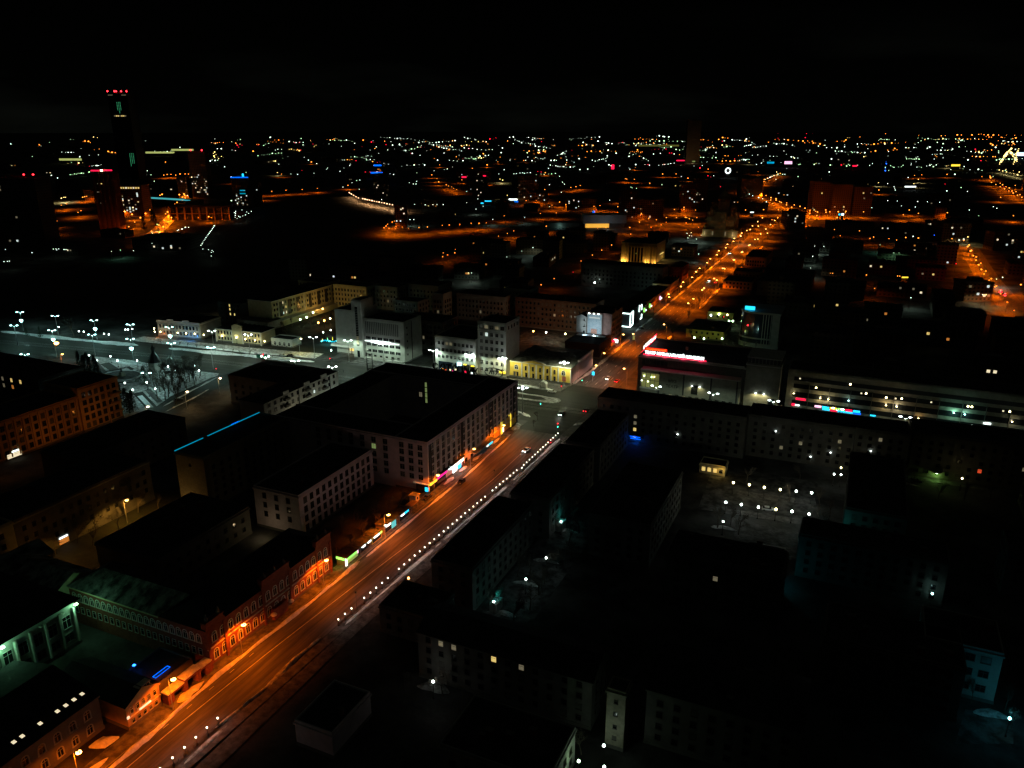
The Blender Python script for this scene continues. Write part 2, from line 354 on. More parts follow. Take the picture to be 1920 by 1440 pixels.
# ================================================================== THE SETTING
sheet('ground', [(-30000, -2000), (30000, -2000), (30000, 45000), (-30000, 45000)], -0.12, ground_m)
def strip(name, pts, w, z, m, **k):
    """flat ribbon along a centre line"""
    L = []; Rr = []
    for i, p in enumerate(pts):
        a = pts[max(0, i - 1)]; c = pts[min(len(pts) - 1, i + 1)]
        dx, dy = c[0] - a[0], c[1] - a[1]; l = math.hypot(dx, dy) or 1
        ww = w if not isinstance(w, (list, tuple)) else w[i]
        L.append((p[0] - dy / l * ww / 2, p[1] + dx / l * ww / 2)); Rr.append((p[0] + dy / l * ww / 2, p[1] - dx / l * ww / 2))
    b = MB()
    for i in range(len(pts) - 1): b.poly([(*Rr[i], z), (*Rr[i + 1], z), (*L[i + 1], z), (*L[i], z)], m)
    o = link(name, b.mesh(name)); tag(o, k.get('label'), None, None, k.get('kind', 'structure')); return o
def bank(name, pts, w, h, m=snow, label=None, step=1.5, kind='structure', seed=0):
    """lumpy ridge of shovelled snow along a line"""
    rng = random.Random(seed); P = []
    for i in range(len(pts) - 1):
        a, c = pts[i], pts[i + 1]; n = max(1, int(math.dist(a, c) / step))
        P += [(a[0] + (c[0] - a[0]) * k / n, a[1] + (c[1] - a[1]) * k / n) for k in range(n)]
    P.append(pts[-1]); b = MB(); rows = []; ph = rng.uniform(0, 9)
    for i, p in enumerate(P):
        a = P[max(0, i - 1)]; c = P[min(len(P) - 1, i + 1)]; dx, dy = c[0] - a[0], c[1] - a[1]; l = math.hypot(dx, dy) or 1
        nx, ny = -dy / l, dx / l; e = min(1, i * .6 + .15, (len(P) - 1 - i) * .6 + .15)
        lw = w * (0.75 + .3 * math.sin(i * .37 + ph) + rng.uniform(-.15, .15)) * e; hh = h * (.7 + .35 * math.sin(i * .71 + ph * 2) + rng.uniform(-.2, .2)) * e
        row = []
        for q, f in ((-.5, 0), (-.34, .6), (-.1, 1), (.15, .9), (.36, .5), (.5, 0)):
            j = rng.uniform(-.12, .12)
            row.append((p[0] + nx * (q + j * .3) * lw, p[1] + ny * (q + j * .3) * lw, 0.02 + max(0, hh * (f + (j if f else 0)))))
        rows.append(row)
    for i in range(len(rows) - 1):
        for k in range(5): b.poly([rows[i][k], rows[i + 1][k], rows[i + 1][k + 1], rows[i][k + 1]][::-1], m)
    me = b.mesh(name)
    o = link(name, me); tag(o, label, None, None, kind); return o

# main street: left kerb x=-7, right side railing runs from (8,147) to (13,300)
def xr(y): return 5.6 if y < 118 else 7.6 + (y - 147) * .042 if y < 260 else 13.2
yy = [20, 60, 100, 147, 200, 260, 304, 375, 420, 520, 640, 780, 900, 1050, 1200]
lft = [-7.0] * 9 + [-6.5, -6.5, -8, -9, -12, -16]; rgt = [xr(y) for y in yy[:6]] + [13.4, 17, 17, 15.5, 16, 14, 12, 9, 5]
b = MB()
for i in range(len(yy) - 1): b.poly([(lft[i], yy[i], 0), (rgt[i], yy[i], 0), (rgt[i + 1], yy[i + 1], 0), (lft[i + 1], yy[i + 1], 0)], asphalt2 if 296 < yy[i] < 375 else asphalt)
tag(link('street', b.mesh('street')), kind='structure')
av = [(-700, 268), (-430, 300), (-320, 318), (-230, 330), (-165, 336), (-7, 338)]
strip('avenue', av, [50, 46, 44, 42, 40, 46], 0.004, asphalt2)
strip('avenue', [(17, 345), (300, 362)], 36, 0.004, asphalt2)
strip('side_street', [(-93, 365), (-93, 560)], 13, 0.006, asphalt2)
strip('side_street', [(-97, 100), (-97, 300)], 10, 0.006, asphalt2)
strip('side_street', [W(300, 778), W(345, 745), W(415, 712), W(432, 706)], 15, 0.03, asphalt2)
strip('side_street', [W(640, 660), W(560, 655), W(505, 668), W(480, 672)], 20, 0.012, asphalt2)
# pavements with a raised kerb
for nm, x0, x1, y0, y1, mm in (('pavement', -11.5, -7.15, 20, 310, pave), ('pavement', -8.3, -7.15, 372, 1000, pave)):
    b = MB(); b.box(x0, y0, -.1, x1, y1, .13, mm); b.box(x1, y0, -.1, x1 + .18, y1, .16, stone); tag(link(nm, b.mesh(nm)), kind='structure')
b = MB()
for y0, y1 in ((70, 147), (147, 200), (200, 260), (260, 304)):
    a, c = xr(y0), xr(y1 - .01)
    b.prism([(a + .4, y0), (a + 3.4, y0), (c + 3.4, y1), (c + .4, y1)], -.1, .15, pave)
tag(link('pavement', b.mesh('pavement')), kind='structure')
strip('footpath', [(12.8, 70), (12.2, 147), (15, 210), (18.5, 265), (19, 304)], 4.5, .03, pave)
# avenue pavements and tram island
b = MB(); b.box(-140, 361, -.1, -8, 372, .12, pave); tag(link('pavement', b.mesh('pavement')), kind='structure')
b = MB(); b.box(-150, 311, -.1, -12, 317, .12, pave); tag(link('pavement', b.mesh('pavement')), kind='structure')
strip('pavement', [(-165, 364), (-210, 357), (-262, 352), (-300, 349)], 11, .1, snow_d)
# lane line and dashes
strip('lane_marking', [(-3.1, 60), (-2.9, 100), (-1.8, 130), (.9, 175), (3.6, 212), (6, 250), (5.6, 280)], .22, .012, paint)
b = MB()
for i in range(34):
    y = 64 + i * 7.0
    if 96 < y < 130: b.poly([(-5.2, y, .012), (-5.08, y, .012), (-5.08, y + 1.6, .012), (-5.2, y + 1.6, .012)], paint)
for i in range(60):
    y = 380 + i * 12
    for x in (-1.2, 4.2, 9.4): b.poly([(x, y, .012), (x + .25, y, .012), (x + .25, y + 4, .012), (x, y + 4, .012)], paint)
tag(link('lane_marking', b.mesh('lane_marking')), kind='structure')
rail = mat('tram_rail', (0.3, 0.3, 0.29), 0.35, noise=.2, metal=.6)
b = MB()
for o_ in (-5.2, -3.7, -1.0, .5):
    P = [(p[0], p[1] + o_) for p in av[1:]]
    for i in range(len(P) - 1):
        a, c = P[i], P[i + 1]; b.poly([(a[0], a[1], .02), (c[0], c[1], .02), (c[0], c[1] + .14, .02), (a[0], a[1] + .14, .02)], rail)
    b.poly([(-7, 338 + o_, .02), (18, 340 + o_, .02), (18, 340.14 + o_, .02), (-7, 338.14 + o_, .02)], rail)
tag(link('tram_track', b.mesh('tram_track')), kind='structure')
# snow along the kerbs
bank('snow_bank', [(-6.4, 40), (-6.0, 95), (-7.2, 118), (-6.6, 135), (-6.0, 158), (-6.4, 178)], 1.5, .75, seed=1, label='long snow bank along the left kerb below the brick school')
bank('snow_bank', [(-5.9, 181), (-5.6, 205), (-5.4, 228), (-5.2, 250), (-6.2, 272), (-7.2, 296)], 1.2, .5, seed=2, label='thinner snow bank along the kerb by the lilac building')
bank('snow_bank', [(-8.6, 106), (-8.6, 115)], 4.0, .6, seed=3, label='shovelled snow heap in front of the brick gate')
for k, (x, y0, y1, w) in enumerate(((-9.1, 237, 246, 2.4), (-9.3, 250.5, 259, 2.0), (-9.4, 262, 272, 3.6), (-10, 280, 290, 3))):
    bank('snow_bank', [(x, y0), (x, y1)], w, .45, seed=5 + k)
bank('snow_bank', [(6.8, 141), (6.3, 132), (7.2, 120), (6.4, 111), (5.7, 104)], 1.7, .7, m=snow_d, seed=11, label='broken snow ridge between the two lamp railings')
bank('snow_bank', [(-9.3, 78), (-9, 88)], 3.5, .5, seed=13)
bank('snow_bank', [(-15.5, 88), (-12, 93)], 3.5, 1.2, seed=14)
bank('snow_bank', [(-6.8, 376), (-5.5, 400), (-5.5, 440), (-5.8, 480)], 2.4, .8, seed=15, label='snow bank on the kerb beside the yellow theatre')
for k, (y0, y1) in enumerate(((500, 545), (552, 600), (606, 660), (668, 740), (750, 830), (840, 950))):
    bank('snow_bank', [(-7.2 - k * .5, y0), (-7.4 - k * .6, y1)], 2.6, .7, seed=20 + k, step=3)
for k, (y0, y1) in enumerate(((430, 500), (590, 680), (690, 800), (810, 960))):
    bank('snow_bank', [(17.6, y0), (17.2, y1)], 2.6, .7, seed=30 + k, step=3)
bank('snow_bank', [(-160, 353), (-205, 347), (-240, 342.5), (-262, 340)], 7.5, .8, seed=40, step=2.5, label='wide white snow bank between the avenue and the yellow mansion')
bank('snow_bank', [(-172, 359), (-210, 353), (-262, 349)], 4, .6, seed=41, step=2.5)
bank('snow_bank', [(-285, 337), (-330, 331), (-400, 325)], 7, .6, seed=42, step=3)
bank('snow_bank', [(-268, 286), (-330, 284), (-420, 270)], 7, .6, seed=43, step=3)
bank('snow_bank', [(-42, 363), (-28, 362.5), (-12, 362)], 3.2, .5, seed=44, label='snow along the stop in front of the yellow theatre')
# traffic island with its rounded nose at the crossing
isl = [(-52, 351.5), (-30, 351), (-12, 350.5)] + [(-7.5 + 4.6 * math.cos(t), 346.6 + 4.2 * math.sin(t)) for t in [R(a) for a in range(80, -90, -20)]] + [(-12, 342.4), (-30, 342.2), (-52, 342)]
b = MB(); b.prism(isl[::-1], -.1, .14, snow_d); tag(link('traffic_island', b.mesh('traffic_island')), kind='structure')
b = MB(); b.prism([(-50, 344), (-14, 344), (-10, 346), (-14, 349), (-50, 349.4)], .14, .16, asphalt2); tag(link('traffic_island_paving', b.mesh('isl')), kind='structure')
bank('snow_bank', [(-49, 351), (-28, 350.6), (-11, 350.2), (-5, 348), (-4.2, 345)], 1.3, .4, seed=45)
bank('snow_bank', [(-48, 342.4), (-18, 342.6)], 1.2, .4, seed=46)
bank('snow_bank', [(-24, 325), (-14, 324), (-8, 320)], 3.4, .5, seed=47, m=snow_d)
bank('snow_bank', [(-14, 313), (-8.6, 308), (-8.2, 300)], 3.6, .5, seed=48, m=snow_d)
bank('snow_bank', [(14.6, 318), (17.4, 323)], 3.2, .5, seed=49, m=snow_d)
# the square west of the avenue
sq = [W(175, 668), W(250, 676), W(330, 692), W(410, 700), W(405, 712), W(300, 776), W(235, 790), W(215, 715)]
sheet('square', sq, .008, snow_d)
def px_strip(name, pts, w, m, z=.02): return strip(name, [W(*p) for p in pts], w, z, m)
px_strip('footpath', [(196, 681), (222, 698)], 5, asphalt2); px_strip('footpath', [(258, 736), (285, 765), (300, 772)], 5, asphalt2)
px_strip('footpath', [(276, 730), (300, 754)], 3, pave); px_strip('footpath', [(262, 742), (283, 764)], 2.4, snow, .03)
px_strip('footpath', [(182, 700), (240, 688), (262, 700), (256, 716), (212, 718)], 3.0, asphalt2)
cx, cy = W(229, 704); b = MB()
for r0, r1, z, mm in ((0, 8.2, .03, pave), (8.2, 9.2, .3, snow)):
    pts = [(cx + r1 * math.cos(t) * 1.25, cy + r1 * math.sin(t)) for t in [2 * math.pi * k / 28 for k in range(28)]]
    if r0 == 0: b.prism(pts, 0, z, mm)
    else:
        inn = [(cx + r0 * math.cos(t) * 1.25, cy + r0 * math.sin(t)) for t in [2 * math.pi * k / 28 for k in range(28)]]
        for k in range(28): q = (k + 1) % 28; b.poly([(*pts[k], z), (*pts[q], z), (*inn[q], z), (*inn[k], z)], mm); b.poly([(*pts[k], 0), (*pts[q], 0), (*pts[q], z), (*pts[k], z)], mm)
tag(link('flower_bed', b.mesh('flower_bed')), 'round snow covered flower bed with a raised rim in the square', 'flower bed')
t = thing('monument', 'small dark monument on a plinth in the round bed of the square', 'monument', (*W(229, 705), 0))
b = MB(); b.box(-1.4, -1.4, 0, 1.4, 1.4, 1.2, stone); b.box(-1, -1, 1.2, 1, 1, 2.4, stone); link('plinth', b.mesh('plinth'), t)
b = MB(); b.lathe(0, 0, [(.5, 2.4), (.42, 3.4), (.5, 3.9), (.2, 4.2), (.26, 4.5), (.05, 4.75)], dark, 10); link('bust', b.mesh('bust'), t)
bank('snow_bank', [W(306, 762), W(350, 738), W(408, 707)], 1.5, .5, seed=50, label='straight snow bank along the lamp lit side of the square')
bank('snow_bank', [W(310, 772), W(360, 748), W(392, 730)], 1.1, .4, seed=51, m=snow_d)
bank('snow_bank', [W(268, 790), W(310, 776)], 1.6, .5, seed=52)
bank('snow_bank', [W(205, 676), W(240, 682), W(280, 686)], 3.5, .5, seed=53)
for k, (a, c) in enumerate((((250, 695), (262, 690)), ((290, 712), (330, 704)), ((345, 718), (375, 705)), ((150, 690), (170, 684)), ((240, 755), (262, 768)))):
    bank('snow_bank', [W(*a), W(*c)], 4, .4, seed=55 + k, m=snow_d)
# courtyards
sheet('yard', [(84, 258), (122, 262), (122, 300), (82, 300)], .01, yard_m)
sheet('yard', [(100, 235), (135, 235), (135, 255), (98, 255)], .01, yard_m)
sheet('yard', [(40, 165), (56, 165), (56, 240), (40, 240)], .01, yard_m)
sheet('yard', [(-75, 440), (-30, 440), (-30, 478), (-75, 478)], .01, yard_m)
sheet('yard', [(150, 318), (180, 318), (180, 333), (150, 333)], .01, yard_m)
sheet('yard', [(50, 490), (60, 490), (60, 575), (48, 575)], .01, yard_m)
sheet('yard', [W(1790, 1395), W(1900, 1395), W(1900, 1340), W(1810, 1330)], .01, yard_m)
px_strip('yard_drive', [(1385, 922), (1420, 930), (1530, 943)], 4.5, pave); px_strip('yard_drive', [(1360, 958), (1420, 966), (1530, 983)], 4, pave)
# frozen pond
sheet('pond', [W(*p) for p in [(-60, 600), (200, 588), (300, 578), (430, 560), (500, 540), (560, 512), (700, 500), (840, 490), (905, 462), (960, 440), (940, 431), (800, 436), (722, 434), (718, 428), (745, 408), (762, 399), (705, 381), (655, 362), (560, 370), (500, 382), (470, 405), (430, 425), (405, 445), (380, 485), (200, 500), (-60, 520)]], .0, ice)
# lit far streets and embankments, some surfaced paler to stand in for stronger lamplight; plan taken from the photograph
def far_street(pts, w, m=asphalt, z=.03): return px_strip('far_street', pts, w, m, z)
far_street([(268, 456), (300, 428), (330, 400), (352, 372)], 18, snow_d, .06); far_street([(1440, 420), (1400, 384)], 14)
far_street([(1388, 358), (1420, 344), (1462, 326)], 30); far_street([(1395, 352), (1440, 372), (1500, 400), (1540, 412), (1600, 412)], 22)
far_street([(1500, 430), (1520, 412)], 14); far_street([(1922, 606), (1880, 556), (1850, 520), (1815, 461)], 20, pave)
far_street([(940, 436), (990, 440), (1060, 443), (1180, 438)], 14, pave); far_street([(1130, 416), (1200, 408), (1235, 420), (1262, 430)], 20, pave)
far_street([(1240, 412), (1320, 405)], 12); far_street([(1126, 488), (1168, 470)], 8, pave); far_street([(1060, 516), (1098, 505)], 7, pave)
far_street([(1300, 400), (1400, 395)], 10)
far_street([(478, 367), (560, 362), (660, 356)], 12); far_street([(656, 362), (670, 372)], 10, pave); far_street([(670, 372), (760, 389)], 7, pave)
far_street([(716, 431), (745, 433), (800, 430), (960, 420)], 9, pave); far_street([(230, 397), (310, 388)], 12, pave)
far_street([(1872, 318), (1886, 290)], 20); far_street([(1900, 318), (1907, 290)], 20)
sheet('embankment', [W(*p) for p in [(300, 430), (360, 412), (420, 410), (500, 404), (455, 425), (400, 440), (300, 456), (270, 455)]], .02, yard_m)
sheet('embankment', [W(*p) for p in [(240, 412), (300, 404), (290, 430), (250, 440), (232, 430)]], .02, yard_m)
sheet('embankment', [W(*p) for p in [(1010, 436), (1100, 425), (1190, 428), (1150, 442)]], .015, pave)
sheet('embankment', [W(*p) for p in [(716, 433), (722, 424), (745, 421), (752, 433)]], .015, pave)

# ================================================================== BUILDINGS
SIX = [5.6, 8.7, 11.8, 14.9, 17.8]
# --- the large lilac block round a courtyard
U = B('university_building', 'large lilac grey block with white pilasters facing the orange street, shops at its foot', -25, -10.6, 229, 311, 20, wall_pink, roof='flat')
U.win('E', [6.0, 9.1, 12.2, 15.3, 18.1], 19, 2.0, 2.3, 1.2)
lit = {(7, 3): w_grn}
U.win('S', [6.0, 9.1, 12.2, 15.3, 18.0], 3, 1.9, 2.0, 1.2)
L = U.length('E')
for i in range(20):
    u = 1.0 + (L - 2.0) * i / 19
    U.box('pilaster', 'E', u - .38, u + .38, 4.2, 19.4, .35, trim if i % 6 else dark)
U.box('cornice', 'E', 0, L, 4.0, 4.35, .5, trim)
def wing(x0, x1, y0, y1):
    b = MB(); cx_, cy_ = U.cx, U.cy
    b.box(x0 - cx_, y0 - cy_, 0, x1 - cx_, y1 - cy_, 20, wall_pink, False); b.box(x0 - cx_ + .02, y0 - cy_ + .02, 20.01, x1 - cx_ - .02, y1 - cy_ - .02, 20.2, roof_dark)
    b.box(x0 - cx_, y0 - cy_, 20.2, x1 - cx_, y0 - cy_ + .3, 20.7, wall_pink); b.box(x0 - cx_, y1 - cy_ - .3, 20.2, x1 - cx_, y1 - cy_, 20.7, wall_pink)
    return link('wing', b.mesh('wing'), U.root)
wing(-82, -25.02, 229, 243); wing(-82, -25.02, 297, 311); wing(-82, -68, 243.02, 296.98)
me = winmesh('std', 1.9, 2.0, glass_d, frame_w); meg = winmesh('std', 1.9, 2.0, w_grn, frame_w)
for i in range(7):
    for z in (6.0, 9.1, 12.2, 15.3, 18.0):
        x = -29 - i * 5.2
        link('window', meg if (i == 1 and z == 15.3) else me, U.root, (x - U.cx, 229 - U.cy - .012, z))
stair = winmesh('std', 1.1, 2.2, w_grn, frame_d)
for z in (9.5, 12.1, 14.7, 17.3): link('window', stair, U.root, (-51 - U.cx, 297 - U.cy - .012, z))
link('window', winmesh('std', 1.6, 2.2, w_dim, frame_d), U.root, (-54 - U.cx, 297 - U.cy - .012, 12.1))
# shop fronts and their signs along the pavement
U.box('shop_front', 'E', .6, 13, .3, 3.6, .12, glass_b); U.box('sign', 'E', .2, 5.2, 3.2, 4.0, .7, s_yel); U.box('sign', 'E', 5.6, 13.2, 3.4, 4.3, .6, s_mag)
b = MB(); b.lathe(0, 0, [(.2, -.6), (.85, -.3), (.95, .2), (.7, .7), (.2, .9)], s_wht, 10)
link('sign', b.mesh('sign'), U.root, U.pos('E', 15, 4.3, .9))
U.box('sign', 'E', 17.5, 27.2, 2.9, 4.0, .6, s_wht); U.box('shop_window', 'E', 18.5, 22, .5, 2.7, .2, s_wht); U.box('shop_window', 'E', 23, 25.5, .6, 3.6, .22, s_cyn)
U.box('canopy', 'E', 33, 52, 3.7, 4.0, 3.2, wall_grey); U.box('sign', 'E', 44.5, 48.6, 3.0, 3.68, 3.3, s_cyn, -3.0); U.box('sign', 'E', 43.2, 44.4, 3.0, 3.68, 3.3, s_wht, -3.0)
U.box('canopy', 'E', 8, 27, 5.0, 5.2, 1.4, dark)
U.box('sign', 'E', 63.5, 65, .8, 6.4, .3, s_yel); U.box('sign', 'E', 65.2, 66.2, 1.2, 3.4, .3, s_wht); U.box('sign', 'E', 73.6, 74.2, .8, 6.5, .3, s_yel); U.box('sign', 'E', 72, 74.1, 6.5, 7.1, .3, s_yel)
U.box('shop_front', 'E', 54, 80, .3, 6.2, .1, wall_yel)
for a in (29, 34, 38, 42, 47, 50): U.box('shop_window', 'E', a, a + 2.2, .5, 2.6, .1, glass_b)
U.box('shop_window', 'S', 9, 14.2, .4, 3.4, .3, glass_b); U.box('sign', 'S', 8, 14.4, 3.5, 3.8, .5, w_dim); U.box('sign', 'S', 12.9, 14.2, .8, 2.5, .4, s_cyn)
# downpipes
for u in (1.9, 27, 55, 80.6): U.box('downpipe', 'E', u, u + .22, 1, 19.3, .5, dark)
U.done(6, 3)
# unlit letters standing along the far roof edge, seen from behind, and the oval emblem
for k, (chh, x) in enumerate(zip('СОТОПАИКК', (-53.6, -49.4, -46.4, -42.8, -40.0, -37.3, -34.6, -32.0, -29))):
    if k == 8: continue
    o = tag(link('rooftop_letter', text_mesh(chh, 4.4, dark, .18, bold=.12), None, (x, 310.6, 20.75), 0, R(90)),
            'unlit rooftop letter %s on a frame, %s of the row above the far roof edge' % (chh, ('first', 'second', 'third', 'fourth', 'fifth', 'sixth', 'seventh', 'eighth')[k]), 'sign letter', 'unlit rooftop letters')
t = thing('rooftop_emblem', 'dark oval rooftop emblem with three letters at the right end of the letter row', 'sign', (-22.5, 310.6, 23))
b = MB(); ov = [(4.6 * math.cos(2 * math.pi * k / 24), 0, 2.2 * math.sin(2 * math.pi * k / 24)) for k in range(24)]
for k in range(24): b.tube(ov[k], ov[(k + 1) % 24], .22, .22, dark, 5)
for x in (-3, 0, 3): b.tube((x, 0, -3), (x, 0, -1.6), .1, .1, dark, 4)
b.tube((0, 0, 2.2), (0, 0, 5.2), .1, .05, dark, 4); link('oval_frame', b.mesh('oval_frame'), t)
link('lettering', text_mesh('АТХ', 2.5, dark, .15, bold=.1), t, (0, 0, -.9), 0, R(90))
t = thing('scaffold', 'small dark scaffold on the far left corner of the lilac block roof', 'roof frame', (-88, 306, 0))
b = MB()
for a in (-1.6, 1.6):
    b.tube((a, 0, 0), (a, 0, 26), .25, .25, dark, 4)
for z in (18, 20.5, 23, 25.5): b.tube((-1.6, 0, z), (1.6, 0, z), .18, .18, dark, 4)
link('frame', b.mesh('frame'), t)

# --- four storey block with grey lilac front
X = B('office_building', 'dim four storey block with paired windows beside the lilac block', -52, -33, 183, 226, 14.6, wall_pink, roof='flat')
X.win('E', [2.2, 5.6, 9.0, 12.4], 12, 1.5, 2.1, 1.5, fr=frame_d); X.win('S', [5.6, 9, 12.4], 3, 1.4, 1.8, 2, fr=frame_d); lamp_light(X.root, X.pos('S', 8, 3, 7), 120, (1, .75, .4), 'POINT'); X.box('cornice', 'E', 0, 43, 7.2, 7.5, .3, wall_pink); X.done(4, 5)
# --- tall dark block with a blue led line on its roof edge
X = B('apartment_building', 'tall dark block with a blue light line along its roof edge', -88, -74.5, 184, 228, 20.4, brick_g, roof='flat')
X.win('S', [3, 17], 1, .9, 1.0, 4, fr=frame_d); lamp_light(X.root, X.pos('S', 3, 2.5, 6), 300, (1, .55, .15), 'POINT'); X.win('E', [4, 7, 10, 13, 16], 10, 1.3, 1.5, 2, fr=frame_d)
b = MB(); b.box(-.14, -21.9, 0, .1, 21.8, .2, s_tea); b.box(-.05, 6.0, .2, .12, 10.2, .42, s_blu); link('light_line', b.mesh('light_line'), X.root, (-X.w, 0, X.h + .72)); X.done(3, 8)
# --- red brick school
X = B('brick_school', 'red brick school with two rows of arched white trimmed windows along the orange street', -26, -10.6, 119, 169.5, 11.4, brick, roof_dark, roof='hip', rh=3.4, mark=brick)
hide = (4, 11)
X.win('E', [3.2, 8.2], 17, 1.35, 2.7, 1.2, style='arch', fr=trim)
X.box('string_course', 'E', 0, 50.5, 5.5, 5.75, .3, trim)
for u0, u1, hh in ((0, 6, 13.2), (20.4, 31.4, 13.8), (43.6, 50.5, 13.6)):
    X.box('gable_bay', 'E', u0, u1, 11.4, hh, .4, brick, 1.2); X.box('cornice', 'E', u0 - .2, u1 + .2, hh, hh + .3, .6, brick, 1.2)
for u in (.4, 6.1, 20.4, 31.4, 43.6, 50.1): X.box('pilaster', 'E', u - .35, u + .35, 0, 12.2, .45, brick)
for u in (1, 5, 22, 26, 30, 45, 49): 
    b = MB(); b.lathe(0, 0, [(.5, 0), (.5, .9), (.28, 1.2), (.05, 2.0)], wall_dim, 6); link('turret', b.mesh('turret'), X.root, X.pos('E', u, 13.6, -.2))
for u in (22.3, 29.5):
    b = MB(); b.lathe(0, 0, [(.8, 0), (.9, .25), (.5, .6), (.05, .8)], snow, 8); link('bollard_cap', b.mesh('cap'), X.root, X.pos('E', u, 2.4, 1.6))
X.box('porch', 'E', 23, 28.6, 0, 3.6, 1.2, brick); 
b = MB(); b.box(-60 - X.cx, 119 - X.cy, 0, -26.02 - X.cx, 133 - X.cy, 11.4, brick, False)
b.box(-60.3 - X.cx, 118.7 - X.cy, 10.9, -26.3 - X.cx, 119 - X.cy, 11.38, wall_cream); link('side_wing', b.mesh('wing'), X.root)
b = MB(); zc, zr = 11.42, 14.6
b.poly([(-60.4 - X.cx, 118.6 - X.cy, zc), (-26 - X.cx, 118.6 - X.cy, zc), (-22 - X.cx, 126 - X.cy, zr), (-54 - X.cx, 126 - X.cy, zr)], roof_snow)
b.poly([(-26 - X.cx, 133.4 - X.cy, zc), (-60.4 - X.cx, 133.4 - X.cy, zc), (-54 - X.cx, 126 - X.cy, zr), (-22 - X.cx, 126 - X.cy, zr)], roof_dark)
b.poly([(-60.4 - X.cx, 133.4 - X.cy, zc), (-60.4 - X.cx, 118.6 - X.cy, zc), (-54 - X.cx, 126 - X.cy, zr)], roof_snow); link('roof', b.mesh('roof'), X.root)
am = winmesh('arch', 1.2, 2.3, glass_d, trim); am2 = winmesh('std', 1.1, 1.9, glass_d, trim)
for i in range(21):
    x = -58 + i * 2.25
    if x < -11.5:
        for z, mm in ((8.6, am), (4.6, am2)): link('window', mm, X.root, (x - X.cx, 119 - X.cy - .012, z))
# light timber dormers of the wing roof
X.done(5, 9)
X = B('old_annex', 'old plastered annex with snowy green lit roof left of the brick school', -84, -60.6, 114.5, 128, 10.4, wall_cream, roof_snow, roof='gable', rh=3.6); X.win('S', [3.5, 7.4], 3, 1.1, 1.7, 2, fr=trim); X.done(2)
X = B('old_annex', 'small snow roofed lean-to between the annex and the street on the left', -96, -84.4, 118, 132, 9.2, wall_cream, roof_snow, roof='gable', rh=3); X.done(1)
# --- classical building with floodlights
X = B('columned_building', 'grey green building with tall pilasters and floodlights below its eaves at the left edge', -80, -50.2, 84, 113.4, 13, wall_grey, roof_dark, roof='hip', rh=2.6, over=1.2)
for i in range(8):
    u = 1 + i * 3.92; X.box('pilaster', 'E', u - .22, u + .22, 1.2, 11.3, .8, trim if i % 2 else wall_grey)
X.win('E', [3.4], 7, 2.2, 2.2, 1, style='std', fr=frame_d, lit={}); X.win('E', [8.0], 7, 2.2, 3.4, 1, fr=frame_w)
for u, p in ((9.4, 520), (29, 420), (-.2, 200)):
    b = MB(); b.box(-.4, -.5, -.15, .4, 0, .15, g_gr); o = link('floodlight', b.mesh('floodlight'), X.root, X.pos('E', u, 12.2, 1.0), FACE['E'])
    lamp_light(X.root, X.pos('E', u, 11.8, 1.7), p, (.3, 1, .5), 'POINT', size=.3)
for u in (6.9, 4.2, 19.5, 25.6):
    X.box('lit_sill', 'E', u - .3, u + .3, 11.2, 11.4, .95, trim)
X.done(1)
b = MB(); b.box(-.6, -.1, 0, .6, .1, 2.2, dark); o = None
# --- attic building at the lower left
X = B('long_house', 'long dark house with lit skylights in its roof at the lower left corner', -46, -17.4, 40, 93.5, 9, wall_dim, roof_dark, roof='gable', rh=3.6)
X.win('E', [2.4, 6.2], 14, 1.3, 2.2, 1.5, style='arch', fr=wall_grey)
for x, y in [(X.w - 2.6, q - X.cy) for q in (92.2, 90.2, 88.2, 86.2, 82.2, 78.2, 76.4)]:
    b = MB(); b.box(-.55, -.5, .12, .55, .5, .22, dark); b.box(-.42, -.38, .2, .42, .38, .27, w_war); o = link('skylight', b.mesh('skylight'), X.root, (x, y - .5, 9.05 + 3.6 * (2.95 / (X.w + .35))), 0); o.rotation_euler = (0, math.atan(3.6 / X.w), 0)
X.done(3)
# --- small ochre mansion
X = B('corner_house', 'small ochre two storey house with a glazed roof turret, lit by the street lamp', -34, -11.6, 95.4, 104.6, 6.2, wall_ochre, roof_dark, roof='gable', rh=2.4)
X.win('E', [1.7], 5, .8, 1.1, .6); X.win('E', [4.6], 5, .8, 1.4, .6); X.box('cornice', 'E', 0, 9.2, 3.0, 3.15, .3, trim)
X.box('sign', 'E', 3.2, 6.4, 3.2, 3.45, .35, w_war); X.win('S', [4.4, 1.8], 1, .6, .8, 3, fr=frame_d)
b = MB(); b.box(-1.9, -.2, 0, 1.9, 1.6, 1.1, wall_ochre); b.box(-1.5, -.1, 1.1, 1.5, 1.4, 2.2, glass_d)
for a in (-1.5, -.5, .5, 1.4): b.box(a, -.16, 1.1, a + .12, -.08, 2.3, trim)
b.box(-1.7, -.3, 2.2, 1.7, 1.5, 2.35, trim); link('roof_turret', b.mesh('turret'), X.root, X.pos('E', 5.6, 6.2, -.2), FACE['E'])
b = MB(); b.box(-.3, -.15, -.3, .3, .1, .3, w_war); link('wall_lamp', b.mesh('wall_lamp'), X.root, X.pos('E', .2, 3.4, .1), FACE['E'])
X.done(2)
